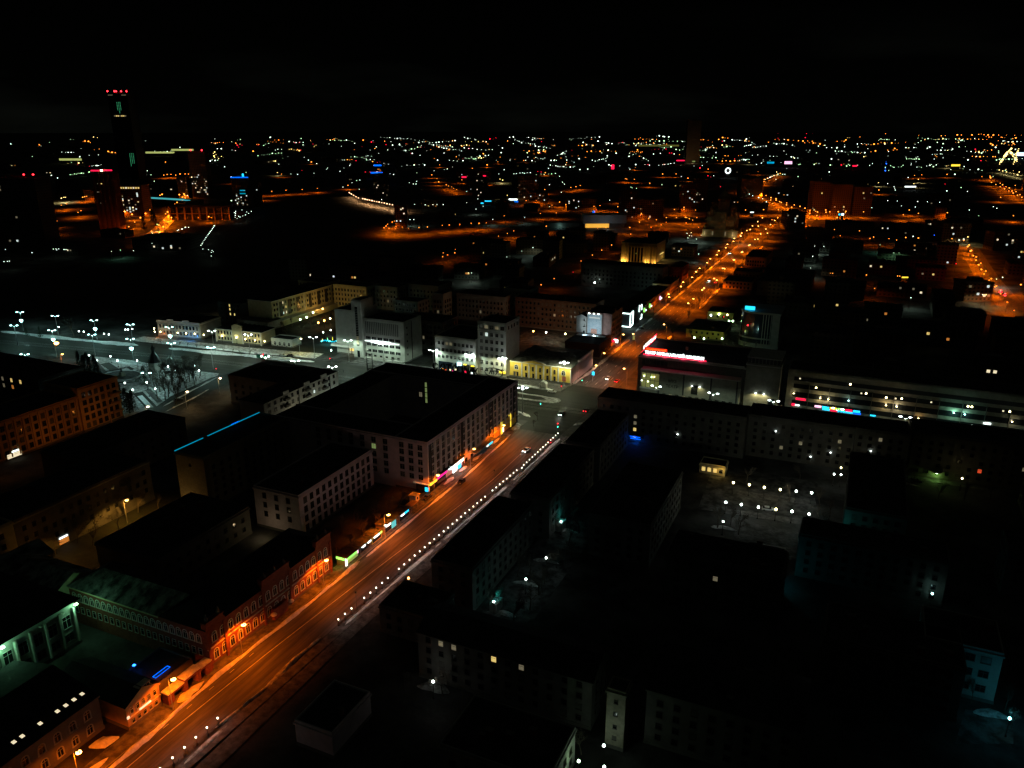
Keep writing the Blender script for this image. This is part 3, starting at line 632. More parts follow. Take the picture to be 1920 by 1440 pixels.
# --- brick gate with snow on it
t = thing('gateway', 'old brick gateway with arches and snow on top between the ochre house and the school', 'gate', (-10.6, 111.6, 0))
b = MB(); b.box(-1, -6.6, 0, 1, -4.8, 3.0, brick); b.box(-1, -1.6, 0, 1, -.6, 3.6, brick); b.box(-1, 2.6, 0, 1, 3.6, 3.6, brick); b.box(-1, 5.4, 0, 1, 7.2, 3.2, brick)
b.box(-1, -4.8, 2.3, 1, -1.6, 3.0, brick); b.box(-1, -.6, 2.8, 1, 2.6, 3.6, brick); b.box(-1, 3.6, 2.5, 1, 5.4, 3.2, brick); link('wall', b.mesh('wall'), t)
b = MB(); b.box(-1.2, -6.7, 3.0, 1.25, -1.7, 3.28, snow); b.box(-1.2, -1.6, 3.6, 1.3, 3.6, 3.95, snow); b.box(-1.2, 3.7, 3.2, 1.25, 7.2, 3.5, snow); link('snow_cap', b.mesh('snow_cap'), t)
b = MB(); b.box(-.9, -4.7, 0, -.7, -1.7, 2.2, dark); b.box(-.9, 3.7, 0, -.7, 5.3, 2.3, dark); link('gate_leaf', b.mesh('gate_leaf'), t)
# blue neon on the low shed behind the gate
X = B('shed', 'low flat shed with a blue neon loop behind the brick gateway', -25, -14, 106, 117, 3.2, wall_dim, roof_dark, plinth=False, cornice=False)
ring = [(-.5, -2.2), (.5, -2.2), (.5, 2.2), (-.5, 2.2)]; b = MB()
for k in range(4): b.tube((*ring[k], .3), (*ring[(k + 1) % 4], .3), .1, .1, s_blu, 6)
link('neon_loop', b.mesh('neon_loop'), X.root, (2.6, -1.5, 3.4))
b = MB(); b.lathe(0, 0, [(.1, 0), (.45, .3), (.1, .6)], g_bl, 8); link('blue_lamp', b.mesh('blue_lamp'), X.root, (-3.2, -4.2, 5.4)); b = MB(); b.tube((0, 0, 0), (0, 0, 2), .06, .06, dark, 5); link('pole', b.mesh('pole'), X.root, (-3.2, -4.2, 3.4))
lamp_light(X.root, (-3.2, -4.2, 5.2), 25, (.02, .2, 1), 'POINT'); X.done()

# --- west side: long dark block L and the ochre end
X = B('apartment_building', 'long dark five storey block above the lamp lit side lane at the left', -122, -101, 132, 183.5, 15, wall_dim, mark=wall_grey); X.win('E', [4.8, 8.2, 11.8], 15, 1.3, 1.7, 1.5, fr=frame_d)
X.box('sign', 'E', 13.2, 16.2, 2.6, 3.1, .3, s_wht); X.box('shop_window', 'E', 13, 16.4, .6, 2.2, .2, w_org); X.done(4, 4)
X = B('apartment_building', 'ochre plastered end house with a dark archway at the left edge', -120, -100.6, 112, 131.8, 15.4, wall_cream); X.win('E', [5.2, 9, 12.6], 4, 1.2, 1.7, 2, fr=frame_d); X.box('archway', 'E', 12, 16, 0, 4.4, .05, dark); X.done(2, 4)
X = B('low_building', 'low dark roofed building between the school and the side lane', -76, -50, 140, 178, 9.5, wall_dim); X.win('E', [3, 6.6], 9, 1.3, 1.5, fr=frame_d); X.done(5)
X = B('low_building', 'flat dark roof with small vents behind the tall block', -150, -128, 176, 226, 13, wall_dim); X.win('E', [3, 6.4, 9.8], 10, 1.3, 1.5, fr=frame_d); X.done(5)
X = B('low_building', 'dark slab roof right of the side lane', -92, -56, 232, 246, 12, wall_dim, rz=R(2)); X.win('S', [3, 6.4, 9.8], 8, 1.3, 1.5, fr=frame_d, lit={(5, 2): w_wht}); X.done(3)
# --- orange lit building at the left
X = B('office_building', 'orange lit stone block with a raised corner tower at the left edge', -206, -184.4, 146, 219, 16.6, wall_ochre); X.win('E', [3, 6.6, 10.2, 13.8], 20, 1.5, 2.2, 1, fr=frame_d)
for i in range(0, 21): X.box('pilaster', 'E', 1 + i * 3.55 - .3, 1 + i * 3.55 + .3, 1, 16, .3, wall_ochre)
X.box('sign', 'E', 40, 43, 2.8, 3.4, .4, s_wht); X.box('shop_window', 'E', 38, 44, .6, 2.4, .2, w_war); X.done(3)
for x_, y_ in ((-172, 224), (-172, 200), (-172, 172)): lamp_light(X.root, (x_ - X.cx, y_ - X.cy, 6.5), 520 if y_ > 190 else 160, (1, .3, .04), 'POINT')
X = B('office_tower', 'orange lit corner tower with balconies beside the square', -206, -183.8, 219.2, 240, 20, wall_ochre); X.win('E', [2.6, 6.2, 9.8, 13.4, 17.0], 6, 1.7, 2.2, 1, fr=frame_d)
X.box('pilaster', 'E', 13.6, 14.2, 0, 19.4, .4, wall_ochre)
for z in (4, 8.4, 12.6): X.box('balcony', 'E', 15.6, 20.8, z, z + .9, 1.3, wall_ochre)
X.done(2)
X = B('office_building', 'black block with a few yellow and green lit rooms at the far left', -330, -220, 226, 250, 17.4, wall_dim); X.win('S', [8.5, 12, 15.4], 16, 1.5, 1.9, 3, fr=frame_d, lit={(10, 2): w_war, (11, 2): w_war, (10, 1): w_wht, (11, 1): w_wht, (11, 0): w_grn, (13, 2): w_yel, (14, 2): w_yel, (13, 1): w_org, (12, 1): w_dim, (12, 2): w_dim}); X.done(3)
# --- colonnade apartment house at the square
X = B('apartment_building', 'pale four storey apartment house with stacked balconies behind the black roof', -120, -106.2, 250, 304, 15, wall_white, roof='hip', rh=2.6); X.win('E', [3.2, 6.6, 10, 13.2], 13, 1.3, 1.6, 1.5, fr=frame_d, lit={(8, 2): w_wht, (5, 1): w_org})
for u in (13, 28, 41):
    for z in (2.2, 5.6, 9, 12.2): X.box('balcony', 'E', u, u + 3.4, z, z + 1.0, 1.3, wall_dim)
    X.box('gable', 'E', u - .3, u + 3.8, 15, 16.4, .3, wall_white, .5)
for u in (23.4, 47): X.box('downpipe', 'E', u, u + .3, .5, 15, .3, dark)
X.done(4)
for x_, y_, p_, c_ in ((-99, 268, 420, (1, .9, .6)), (-99, 284, 420, (.95, 1, .7)), (-99, 298, 500, (.8, 1, .85))): lamp_light(X.root, (x_ - X.cx, y_ - X.cy, 4.5), p_, c_, 'POINT')
lb = MB(); lb.lathe(0, 0, [(.05, -.2), (.3, 0), (.05, .2)], g_ye, 8); link('wall_lamp', lb.mesh('wall_lamp'), X.root, (X.w + .5, -8, 3.4))
X = B('apartment_building', 'dark wing with an orange lit end wall beside the square', -152, -120.2, 277, 304, 15, wall_grey, roof='hip', rh=2.6); X.win('S', [3.2, 6.6, 10], 6, 1.3, 1.6, 1.5, fr=frame_d); X.done(4)

# --- north side of the avenue
X = B('theatre', 'yellow classical theatre with white pilasters, arched windows and a low pediment at the crossing', -43.4, -7.8, 374.6, 411, 9.2, wall_yel, roof_grey, roof='hip', rh=2.2, mark=trim)
X.win('S', [6.0], 1, 2.0, 2.4, 2.6, 30.4, 'arch', fr=trim); X.win('S', [6.0], 1, 2.0, 2.4, 30.2, 2.8, 'arch', fr=trim)
X.win('S', [2.0], 2, 1.1, 2.4, 2.0, 30.2, fr=frame_d); X.win('S', [5.9], 5, .9, 2.3, 7.4, 7.0, fr=frame_d); X.win('S', [1.9], 5, 1.1, 2.8, 7.8, 7.0, fr=frame_d)
for i in range(6): X.box('pilaster', 'S', 7.2 + i * 4.3 - .35, 7.2 + i * 4.3 + .35, .6, 8.4, .4, trim)
X.box('poster', 'S', 30.8, 33.0, 1.4, 3.9, .15, mat('poster_red', (.5, .12, .1), noise=.4, nscale=1))
b = MB(); b.poly([(-7, -.5, 0), (7, -.5, 0), (0, -.5, 1.7)], wall_yel); b.poly([(-7, -.5, 0), (0, -.5, 1.7), (0, .8, 1.7), (-7, .8, 0)], trim); b.poly([(7, -.5, 0), (7, .8, 0), (0, .8, 1.7), (0, -.5, 1.7)], trim)
link('pediment', b.mesh('pediment'), X.root, X.pos('S', 14.5, 9.25), 0); X.box('cornice', 'S', 0, 35.6, 8.9, 9.25, .6, trim)
b = MB(); b.box(.1, -18.3, .0, .5, 18.3, 9.1, wall_pink); link('side_front', b.mesh('side'), X.root, (X.w - .3, 0, 0))
for i in range(12): X.box('column', 'E', 13 + i * 1.9 - .3, 13 + i * 1.9 + .3, .4, 8.5, .7, wall_pink)
X.win('E', [5.6], 3, 1.2, 2.0, 1.5, 24, fr=frame_d); X.win('E', [1.9], 3, 1.2, 2.0, 1.5, 24, fr=frame_d)
X.box('attic_wall', 'E', 12, 36, 9.2, 10.4, .5, wall_pink, .4)
for q in range(9):
    b = MB(); b.box(-.35, -.35, 0, .35, .35, .9, dark); link('roof_vent', b.mesh('vent'), X.root, (-12 + q * 3.1, -9 + (q * 7.3) % 16, 9.6))
X.done(0)
X = B('office_building', 'white five storey block with shops below the unlit rooftop letters', -86.4, -60.9, 367.5, 396, 20, wall_white); 
X.win('S', [9, 12.8, 16.6], 9, 1.5, 1.8, 1.2, lit={(2, 2): w_dim, (3, 2): w_dim}); X.box('shop_front', 'S', 2, 11, .6, 6, .25, glass_b); X.box('shop_front', 'S', 12.5, 17, .6, 6, .25, glass_b); X.box('shop_front', 'S', 17.8, 25, .6, 6, .2, mat('shop_glass_brown', (.05, .04, .03), .3, noise=.3))
X.box('sign', 'S', 14.2, 16.6, 4.4, 6.6, .8, glow('sign_pale_blue', (.5, .9, 1), 3)); X.box('sign', 'S', 18, 19.8, 5.6, 6.1, .6, s_yel); X.box('sign', 'S', 22.6, 24.8, 5.3, 5.8, .6, s_yel)
for u, z, mm in ((3, 2, s_wht), (4.2, 1.4, w_org), (9, 1.6, w_war), (10.8, 1, s_mag), (12.4, 2.2, w_war), (18.6, 1.8, s_red), (21, 2, w_grn), (22.6, 1.4, s_wht), (6, 1.2, w_red)): X.box('shop_display', 'S', u, u + 1.0, z - .5, z + .5, .3, mm)
X.done(5)
X = B('office_tower', 'white seven storey tower with a dark glazed top floor beside the yellow theatre', -60.8, -43.6, 370, 388, 30.4, wall_white); X.win('S', [3.8, 7.8, 11.8, 15.8, 19.8, 23.8], 5, 1.6, 2.0, .8, lit={(1, 5): w_wht}); X.win('E', [28], 4, 1.2, 1.8, fr=frame_d)
X.win('S', [28.0], 5, 2.2, 1.9, .6, fr=frame_d, lit={(3, 0): w_dim, (1, 0): w_dim}); X.box('cornice', 'S', 0, 17.2, 26.0, 26.3, .5, trim); X.box('sign', 'S', 13.5, 17, 3.0, 3.9, .8, s_yel); X.done(1)
# --- main post office with its stair tower
X = B('post_office', 'pale constructivist post office with ribbed upper wall and lit sign strip', -136.6, -109, 371.4, 391, 24.4, wall_white, mark=wall_white)
for z in (5.6, 9.4, 13.2): X.win('S', [z], 6, 3.2, 1.7, .8, 2.5, style='ribbon', lit={} if z != 13.2 else {})
X.win('S', [2.6], 6, 1.5, .9, 1, 2.5, fr=frame_d); X.win('E', [5, 9, 13, 17, 21], 1, .8, .9, .8, 14, fr=frame_d)
for i in range(19): X.box('fin', 'S', .8 + i * 1.28, .95 + i * 1.28, 15.6, 23.2, .38, wall_white)
for i in range(18): X.box('slit_window', 'S', 1.15 + i * 1.28, 1.9 + i * 1.28, 15.8, 23.0, .04, mat('slit_glass', (.12, .13, .12), .4, noise=.2))
X.box('light_strip', 'S', .4, 6, 11.1, 11.4, .5, s_wht); X.box('light_strip', 'S', 17.5, 24, 11.1, 11.4, .5, s_wht)
so = X.part('sign', 'S', 11.7, 10.6, text_mesh('ГЛАВПОЧТАМТ', 1.75, glow('sign_white_hot', (.85, 1, 1), 5), .2, bold=.05), .5)
so.rotation_euler = (R(90), 0, 0)
X.box('terrace', 'S', 0, 27.6, 0, 1.3, 1.6, wall_white); X.box('downpipe', 'E', 8, 8.3, 0, 24, .3, dark); X.done(1)
X = B('post_office_wing', 'tall blank left wing of the post office with a long entrance canopy', -159.4, -143.6, 374.6, 396, 27, wall_white, mark=wall_white); X.win('S', [8.6, 12.4, 16.2], 1, 2.2, 1.8, 12, 1.0, style='ribbon')
X.box('entrance', 'S', 9.5, 14.5, 2.6, 4.8, .15, w_yel); X.box('entrance_piers', 'S', 10.6, 11, 0, 4.8, .25, dark); X.box('entrance_piers', 'S', 12.6, 13, 0, 4.8, .25, dark); lamp_light(X.root, X.pos('S', 12, 3.6, 2.2), 120, (1, .6, .15), 'POINT')
b = MB(); b.box(-2, -3.4, 5.2, 25, -.2, 6.4, trim); link('canopy', b.mesh('canopy'), X.root, (-X.w, -X.d, 0)); X.done()
X = B('post_office_tower', 'slim stair tower with a vertical glass slot rising over the post office', -143.4, -136.8, 369.6, 382, 35, wall_white, mark=wall_white); X.box('stair_glass', 'S', 2.4, 4.2, 8, 31.5, .08, glass_d); X.box('stair_glass', 'S', 2.4, 4.2, 1, 5, .08, glass_d)
for k in range(22): X.box('glazing_bar', 'S', 2.3, 4.3, 8.6 + k * 1.02, 8.72 + k * 1.02, .14, frame_w)
for k in range(5): X.box('lit_stair', 'S', 2.5, 4.1, 8.9 + k * 1.02, 9.5 + k * 1.02, .1, w_dim)
X.done()
# --- mansions west of the post office
X = B('gallery', 'low building whose front is lit by blue and rust coloured lights', -294, -261, 362, 384, 10, wall_grey, rz=R(8), roof='flat', mark=trim); X.win('S', [3, 7], 12, 1.3, 2.2, 1, fr=frame_d)
for u, p, c in ((2, 420, (1, .25, .06)), (7, 200, (1, .4, .15)), (14, 160, (.7, .7, .6)), (21, 260, (.15, .45, 1)), (28, 620, (.06, .35, 1))): 
    lamp_light(X.root, X.pos('S', u, 1.2, 3.0), p, c, 'POINT', size=.3)
X.box('parapet', 'S', 0, 33, 10.0, 11.0, .2, trim, .2); X.box('parapet_block', 'S', 8, 13, 11, 12, .2, trim, .3); X.box('parapet_block', 'S', 20, 25, 11, 12, .2, trim, .3); X.done(2)
X = B('mansion', 'yellow two storey mansion with a raised central gable and white quoins by the snowy kerb', -248, -213, 367, 381, 8.6, wall_cream, rz=R(5), roof='hip', rh=2.6, mark=trim)
X.win('S', [2.6], 14, 1.0, 1.7, 1, fr=frame_d); X.win('S', [6.3], 14, 1.0, 2.0, 1, fr=frame_d)
X.box('central_bay', 'S', 13, 20.5, 0, 11.4, .5, wall_cream, .5); X.win('S', [9.9], 1, 1.6, 1.0, 14.5, 19 - 3, fr=trim)
b = MB(); b.poly([(-4.2, -.55, 0), (4.2, -.55, 0), (0, -.55, 1.6)], wall_cream); b.poly([(-4.2, -.55, 0), (0, -.55, 1.6), (0, 1, 1.6), (-4.2, 1, 0)], trim); b.poly([(4.2, -.55, 0), (4.2, 1, 0), (0, 1, 1.6), (0, -.55, 1.6)], trim); link('gable', b.mesh('gable'), X.root, X.pos('S', 16.75, 11.4))
X.win('S', [6.3], 4, .8, 1.8, 13.2, 15, fr=trim)
for u in (0.3, 12.8, 20.7, 34.4): X.box('quoin', 'S', u - .3, u + .3, 0, 8.6, .7, trim)
X.done(2)
X = B('pavilion', 'low pale pavilion with arched doorways right of the yellow mansion', -208, -192, 372, 381, 4.6, wall_white, rz=R(4)); X.win('S', [1.9], 4, 1.6, 2.4, 1, style='arch', fr=trim); X.done()
X = B('apartment_building', 'long yellow lit apartment house with tall recessed window bays', -262, -241, 412, 480, 17.5, wall_cream, roof='hip', rh=2.4, mark=trim); X.win('E', [3.2, 7.2, 11, 14.6], 22, 1.2, 1.7, 1.2, fr=frame_d, lit={(3, 3): w_war, (4, 2): w_yel, (3, 1): w_wht, (4, 1): w_war, (4, 0): w_yel})
for u in (8, 17, 26, 40, 50, 59): X.box('recessed_bay', 'E', u, u + 3.2, 5.4, 15.6, .14, mat('bay_glass', (.03, .03, .028), .3, noise=.2))
for u in (35, 6.5): X.box('pilaster', 'E', u - .4, u + .4, 0, 17, .4, trim)
b = MB(); b.box(0, -33, 0, 6, 34, 3.8, wall_cream); b.box(-.1, -33.2, 3.8, 6.3, 34.2, 4.1, trim); link('ground_floor_range', b.mesh('range'), X.root, (X.w, 0, 0)); X.done(3)
X = B('apartment_building', 'dark house end with a few yellow rooms left of the long yellow one', -286, -264, 408, 430, 14, wall_dim); X.win('S', [3, 6.4, 9.8, 12.6], 5, 1.2, 1.6, fr=frame_d, lit={(2, 3): w_yel, (2, 2): w_yel, (2, 1): w_yel, (3, 1): w_yel}); X.done(2)
X = B('park_pavilion', 'low building with a pale lit terrace by the pond behind the gallery', -262, -235, 400, 416, 5, wall_grey, roof_grey); X.win('S', [2.5], 6, 1.8, 2.2, fr=frame_d); X.done()
GH = 'pale institute buildings behind the post office'
for lab, x0, x1, y0, y1, h, wm in (('pale house with a lit cornice behind the yellow apartment house', -276, -248, 484, 500, 17, wall_cream), ('dull cream institute wing left of the white one', -238, -208, 478, 494, 18, wall_cream),
        ('dim institute block with arched upper windows', -206, -186, 486, 502, 18, wall_grey), ('grey institute end block behind the post office roof', -184, -158, 498, 520, 19, wall_grey),
        ('plain grey slab behind the post office tower', -168, -148, 452, 466, 17, wall_grey), ('narrow white stair block between two grey slabs', -147, -138, 470, 482, 20, wall_white),
        ('long grey block with many small dim windows', -134, -96, 482, 498, 19, wall_grey), ('pale ribbed hall at the lane beyond the grey block', -122, -100, 536, 552, 14, wall_white),
        ('dark house with brown side wall above the side street', -132, -102, 404, 424, 17.5, wall_dim), ('dark flat block behind the white shop block', -86, -66, 414, 434, 12, wall_dim)):
    X = B('institute_building', lab, x0, x1, y0, y1, h, wm, group=GH); n = int((x1 - x0) / 2.9); X.win('S', [z for z in (4, 7.6, 11.2, 14.8) if z < h - 2], n, 1.3, 1.9, 1, fr=frame_w if wm != wall_dim else frame_d, lit={(n // 2, 1): w_dim}); X.win('E', [z for z in (4, 7.6, 11.2, 14.8) if z < h - 2], max(2, int((y1 - y0) / 4)), 1.3, 1.9, 1, fr=frame_d); X.done(3)
X = B('office_building', 'wide dark block with faint windows above the orange courtyard lamps', -88, -30, 482, 500, 20, mat('plaster_rust', (.10, .065, .048), noise=.3)); X.win('S', [3.5, 7, 10.5, 14, 17.4], 19, 1.4, 1.7, 1, fr=frame_d, lit={(9, 2): w_dim}); X.done(5)
# --- billboard house
X = B('office_building', 'dark corner block with red shop sign and an orange lit foot beside the billboard', -27, -10.8, 456, 479, 20.6, mat('plaster_brown', (.22, .13, .11), noise=.25)); X.win('E', [3.6, 7, 10.4, 13.8, 17.2], 10, 1.3, 1.8, 1, fr=frame_d)
X.box('sign', 'E', 2, 9, 3.0, 3.7, .9, s_red); X.box('sign', 'E', 5, 6.4, 3.1, 3.9, 1.1, s_wht); X.box('light_box', 'E', 9.5, 10.5, .6, 2.6, 1.6, s_wht); X.done(3)
X = B('stair_block', 'narrow grey block with one column of windows left of the billboard', -33.6, -27.1, 455, 466, 18, wall_grey, roof='gable', rh=1.6); X.win('S', [4.6, 8.4, 12.2, 16], 1, 1.2, 1.7, 4.2, .4, fr=trim); X.done()
bill = bpy.data.materials.new('printed_banner'); bill.use_nodes = True; tt = bill.node_tree; p = tt.nodes['Principled BSDF']
c = tt.nodes.new('ShaderNodeTexCoord'); v = tt.nodes.new('ShaderNodeTexBrick'); v.inputs['Scale'].default_value = .55; v.inputs['Color1'].default_value = (.2, .28, .33, 1); v.inputs['Color2'].default_value = (.05, .14, .19, 1); v.inputs['Mortar'].default_value = (.4, .42, .43, 1); v.offset = 0
v.inputs['Mortar Size'].default_value = .035; mpn = tt.nodes.new('ShaderNodeMapping'); mpn.inputs['Rotation'].default_value = (R(90), 0, 0)
tt.links.new(c.outputs['Object'], mpn.inputs[0]); tt.links.new(mpn.outputs[0], v.inputs[0]); tt.links.new(v.outputs[0], p.inputs['Base Color'])
t = thing('billboard', 'tall floodlit blue grey banner showing a building, hung on the dark corner block', 'billboard', (-21.6, 455.2, 0))
b = MB(); b.box(-4.8, -.5, 4.4, 4.8, 0, 20.4, wall_grey); link('frame', b.mesh('frame'), t); b = MB(); b.box(-4.5, -.56, 4.8, 4.5, -.5, 20.1, bill); link('banner', b.mesh('banner'), t)
b = MB(); b.box(-4.5, -.6, 4.8, 4.5, -.56, 7.4, mat('banner_navy', (.02, .05, .14), noise=.3)); link('banner_foot', b.mesh('foot'), t)
b = MB(); b.box(-2.2, -.62, 8, 1.8, -.58, 11, mat('banner_rust', (.4, .2, .15), noise=.5, nscale=1.2)); link('banner_print', b.mesh('print'), t)
bb = MB(); bb.box(-3.5, -.62, 17.6, 3.5, -.58, 18.7, trim); link('banner_heading', bb.mesh('heading'), t)
for x in (-3, 0, 3):
    b = MB(); b.tube((x, -.4, 20.6), (x, -2.2, 21.2), .06, .06, dark, 4); b.box(x - .4, -2.5, 21.0, x + .4, -2.0, 21.3, g_wh); link('floodlight', b.mesh('floodlight'), t)
    lamp_light(t, (x, -2.6, 21.3), 40, (.8, .95, 1), 'SPOT', 120, .2, (0, .5, -1))
for x in (-4, 4):  # floodlights added out front to light the banner evenly
    b = MB(); b.box(x - .4, -13.2, 9.0, x + .4, -12.8, 9.5, dark); link('floodlight', b.mesh('floodlight'), t)
    lamp_light(t, (x, -12.6, 9.9), 4300, (.72, .92, 1), 'SPOT', 88, .2, (-x / 14, 1, .22))
X = B('shop_building', 'low dark brown shop with snow on its front roof edge before the billboard', -31, -9.4, 428, 448, 8, red_wall, roof_dark)
b = MB(); b.box(-9.5, 6.2, 8.7, 8.5, 9.8, 9.05, snow); link('roof_snow', b.mesh('roof_snow'), X.root); X.win('E', [2.2], 5, 2, 2, fr=frame_d); X.done()
X = B('neon_shop', 'dark two storey shop outlined by thick white neon brackets', -27, -13.5, 507, 541, 11.5, mat('black_cladding', (.03, .04, .05), noise=.2), roof_dark)
nb = MB()
def seg(a, c, r=.42): nb.tube(a, c, r, r, glow('neon_white', (.75, 1, .95), 3.2), 6)
w_, d_ = X.w, X.d
seg((-w_ + 1, -d_ - .5, 10.6), (w_ + .5, -d_ - .5, 10.6)); seg((w_ + .5, -d_ - .5, 10.6), (w_ + .5, -d_ - .5, 1.4)); seg((w_ + .5, -d_ - .5, 1.4), (-w_ + 1, -d_ - .5, 1.4))
seg((w_ + .5, -d_ - .5, 10.6), (w_ + .5, -d_ + 6, 11.2)); seg((w_ + .5, -d_ + 6, 11.2), (w_ + .5, -d_ + 6, 2.0)); seg((w_ + .5, -d_ + 6, 2.0), (w_ + .5, -d_ - .5, 1.4))
link('neon_bracket', nb.mesh('neon_bracket'), X.root); nb = MB()
seg((w_ + .5, 5, 7.4), (w_ + .5, 5, 11.8)); seg((w_ + .5, 5, 11.8), (w_ + .5, 9, 10.6)); seg((w_ + .5, 9, 10.6), (w_ + .5, 11, 11.4)); seg((w_ + .5, 11, 11.4), (w_ + .5, 11, 7.6)); seg((w_ + .5, 9, 1.4), (w_ + .5, 12, 1.6)); seg((w_ + .5, 12, 1.6), (w_ + .5, 12, 4.4))
link('neon_bracket', nb.mesh('neon_bracket'), X.root); lamp_light(X.root, (w_ + 2.5, -d_, 5), 350, (.6, 1, .9), 'POINT'); X.done()
for lab, y0, y1, h, wm, sg in (('small white shop with two arched windows behind the neon brackets', 546, 560, 7.5, wall_cream, s_grn), ('ochre shop house with a green vertical sign', 562, 590, 8.5, wall_ochre, s_grn), ('orange lit low house with a pink sign at the kerb', 593, 626, 8, wall_ochre, s_pnk), ('orange lit old house further up the street', 632, 664, 9, wall_ochre, None), ('tall orange lit house end at the far bend', 690, 716, 14, brick, None)):
    X = B('street_house', lab, -30, -15.5 - (h > 12) * 3, y0, y1, h, wm, roof='hip', rh=2, group='old houses along the far left kerb'); X.win('E', [2.2, 5.8] + ([9.4, 12] if h > 12 else []), max(3, int((y1 - y0) / 4)), 1.2, 1.7, fr=frame_d); X.win('S', [5.4, 2.2], 3, 1.2, 1.7, fr=frame_d)
    if sg: X.box('sign', 'E', 4, 5, 2.6, 5.6, 1.0, sg); X.box('sign', 'E', 8, 11, 2.6, 3.3, .6, s_wht)
    X.done(1)

def fit(me, w):
    xs = [v.co.x for v in me.vertices]; k = w / (max(xs) - min(xs))
    for v in me.vertices: v.co.x *= k
    return me
# --- right of the street: musical theatre, tower, long hotel
X = B('musical_theatre', 'dark stone theatre with a glowing red and white rooftop sign across the crossing', 28, 81.6, 377, 414, 19.6, mat('dark_stone', (.12, .115, .1), noise=.25), roof_dark, mark=trim)
b = MB(); b.box(-6 - X.w + 9, -X.d - 5.2, 0, X.w - 1.5, -X.d - .02, 14.2, stone); b.box(-X.w + 3, -X.d - 5.6, 14.2, X.w - 1.4, -X.d, 14.7, trim); link('front_range', b.mesh('front'), X.root)
FR = -X.d - 5.22
for u in (12.6, 25, 38.5, 51): b = MB(); b.box(u - .35, FR - .05, 0, u + .35, FR, 14, dark); link('pilaster', b.mesh('pilaster'), X.root, (-X.w, 0, 0))
for i in range(7):
    link('window', winmesh('std', 1.6, 2.6, glass_d, frame_d), X.root, (-X.w + 3 + i * 1.9, -X.d - .02, 17)) 
b = MB(); b.box(0, 0, 5.4, 9.2, .1, 12.8, glow('foyer_glass', (.62, .6, .2), .1)); link('foyer_window', b.mesh('foyer'), X.root, (-X.w + 3.6, FR - .12, 0))
b = MB()
for a in (0, 2.3, 4.6, 6.9, 9.2): b.box(a - .1, 0, 5.2, a + .1, .12, 13, frame_d)
b.box(0, 0, 9, 9.2, .1, 9.2, frame_d); b.box(-.6, -.6, 4.7, 9.8, .2, 5.2, trim); link('foyer_frame', b.mesh('foyer_frame'), X.root, (-X.w + 3.6, FR - .26, 0))
for a, z, mm in ((1.4, 11.2, g_wh), (5.2, 11, g_gr), (6.6, 11.2, g_ye), (.2, 8.6, g_wh), (3.4, 8.4, g_wh)):
    b = MB(); b.lathe(0, 0, [(.05, -.25), (.3, 0), (.05, .25)], mm, 8); link('chandelier', b.mesh('chandelier'), X.root, (-X.w + 3.6 + a, FR - .5, z))
link('lettering', text_mesh('МУЗ', 2.0, dark, .06, bold=.03), X.root, (-X.w + 19.4, FR - .06, 9.4), 0, R(90)); link('lettering', text_mesh('ТЕАТР', 2.0, dark, .06, bold=.03), X.root, (-X.w + 19.4, FR - .06, 6.6), 0, R(90))
b = MB(); b.box(0, -.1, 4.6, 3.2, 0, 9.4, glass_d); link('balcony_door', b.mesh('door'), X.root, (-X.w + 29, FR, 0))
for a in (29.4, 33.2, 63, 66):
    if a < 50:
        b = MB(); b.lathe(0, 0, [(.05, -.2), (.42, 0), (.05, .2)], g_wh, 8); link('wall_lamp', b.mesh('wall_lamp'), X.root, (-X.w + a, FR - .6, 9.0)); lamp_light(X.root, (-X.w + a, FR - 1.0, 9.0), 520, (1, .95, .45), 'SPOT', 150)
for i in range(11): link('window', winmesh('std', 1.6, 1.5, w_dim if i in (1, 3) else glass_d, frame_d), X.root, (-X.w + 15.5 + i * 3.3, FR - .02, 2.4))
X.box('parapet_light', 'S', 1, 53, 19.7, 20.5, .1, trim, .2)
X.done(2)
t = thing('rooftop_sign', 'glowing white rooftop lettering on a red base over the musical theatre front', 'sign', (46, 378.2, 20.3))
link('lettering', fit(text_mesh('ТЕАТР МУЗЫКАЛЬНОЙ КОМЕДИИ', 2.0, s_wht, .3, bold=.04), 30), t, (0, 0, .7), 0, R(90))
b = MB(); b.box(-15.8, -.35, 0, 16.2, .2, .5, s_red); link('red_base', b.mesh('red_base'), t)
link('small_lettering', text_mesh('АКАДЕМИЧЕСКИЙ', 1.1, s_org, .15, bold=.02), t, (-9.5, .6, 2.7), 0, R(90)); b = MB(); b.box(-15.6, 1, 2.4, -3.9, 1.15, 3.8, glow('sign_red_dim', (1, .02, .0), .55)); link('red_backing', b.mesh('backing'), t)
for x in range(-17, 18, 5): b = MB(); b.tube((x, .5, 0), (x, 1.1, 4), .07, .07, dark, 4); link('strut', b.mesh('strut'), t)
for x in (-13, -4, 5, 14): lamp_light(t, (x, -1.3, .5), 170, (1, .03, .12), 'POINT', size=.6)
t = thing('rooftop_sign', 'glowing side sign above the theatre roof edge facing the street', 'sign', (28.3, 396, 20.3), R(-90))
link('lettering', fit(text_mesh('ОПЕРЕТТА', 2.4, s_wht, .2, bold=.02, space=1.25), 25), t, (-2, 0, .8), 0, R(90))
b = MB(); b.box(-15, .35, 2.6, -4, .5, 3.3, s_red); b.box(-15, -.2, 0, 15, 0, .2, s_red); link('red_backing', b.mesh('backing'), t)
X = B('stage_tower', 'plain stone tower with a dark colonnade round its top at the hotel end', 81.9, 98, 375.6, 393, 22.4, stone, mark=trim)
b = MB(); b.box(-X.w + .8, -X.d + .8, 22.6, X.w - .8, X.d - .8, 25.6, dark); b.box(-X.w, -X.d, 25.6, X.w, X.d, 26.2, trim); link('lantern', b.mesh('lantern'), X.root)
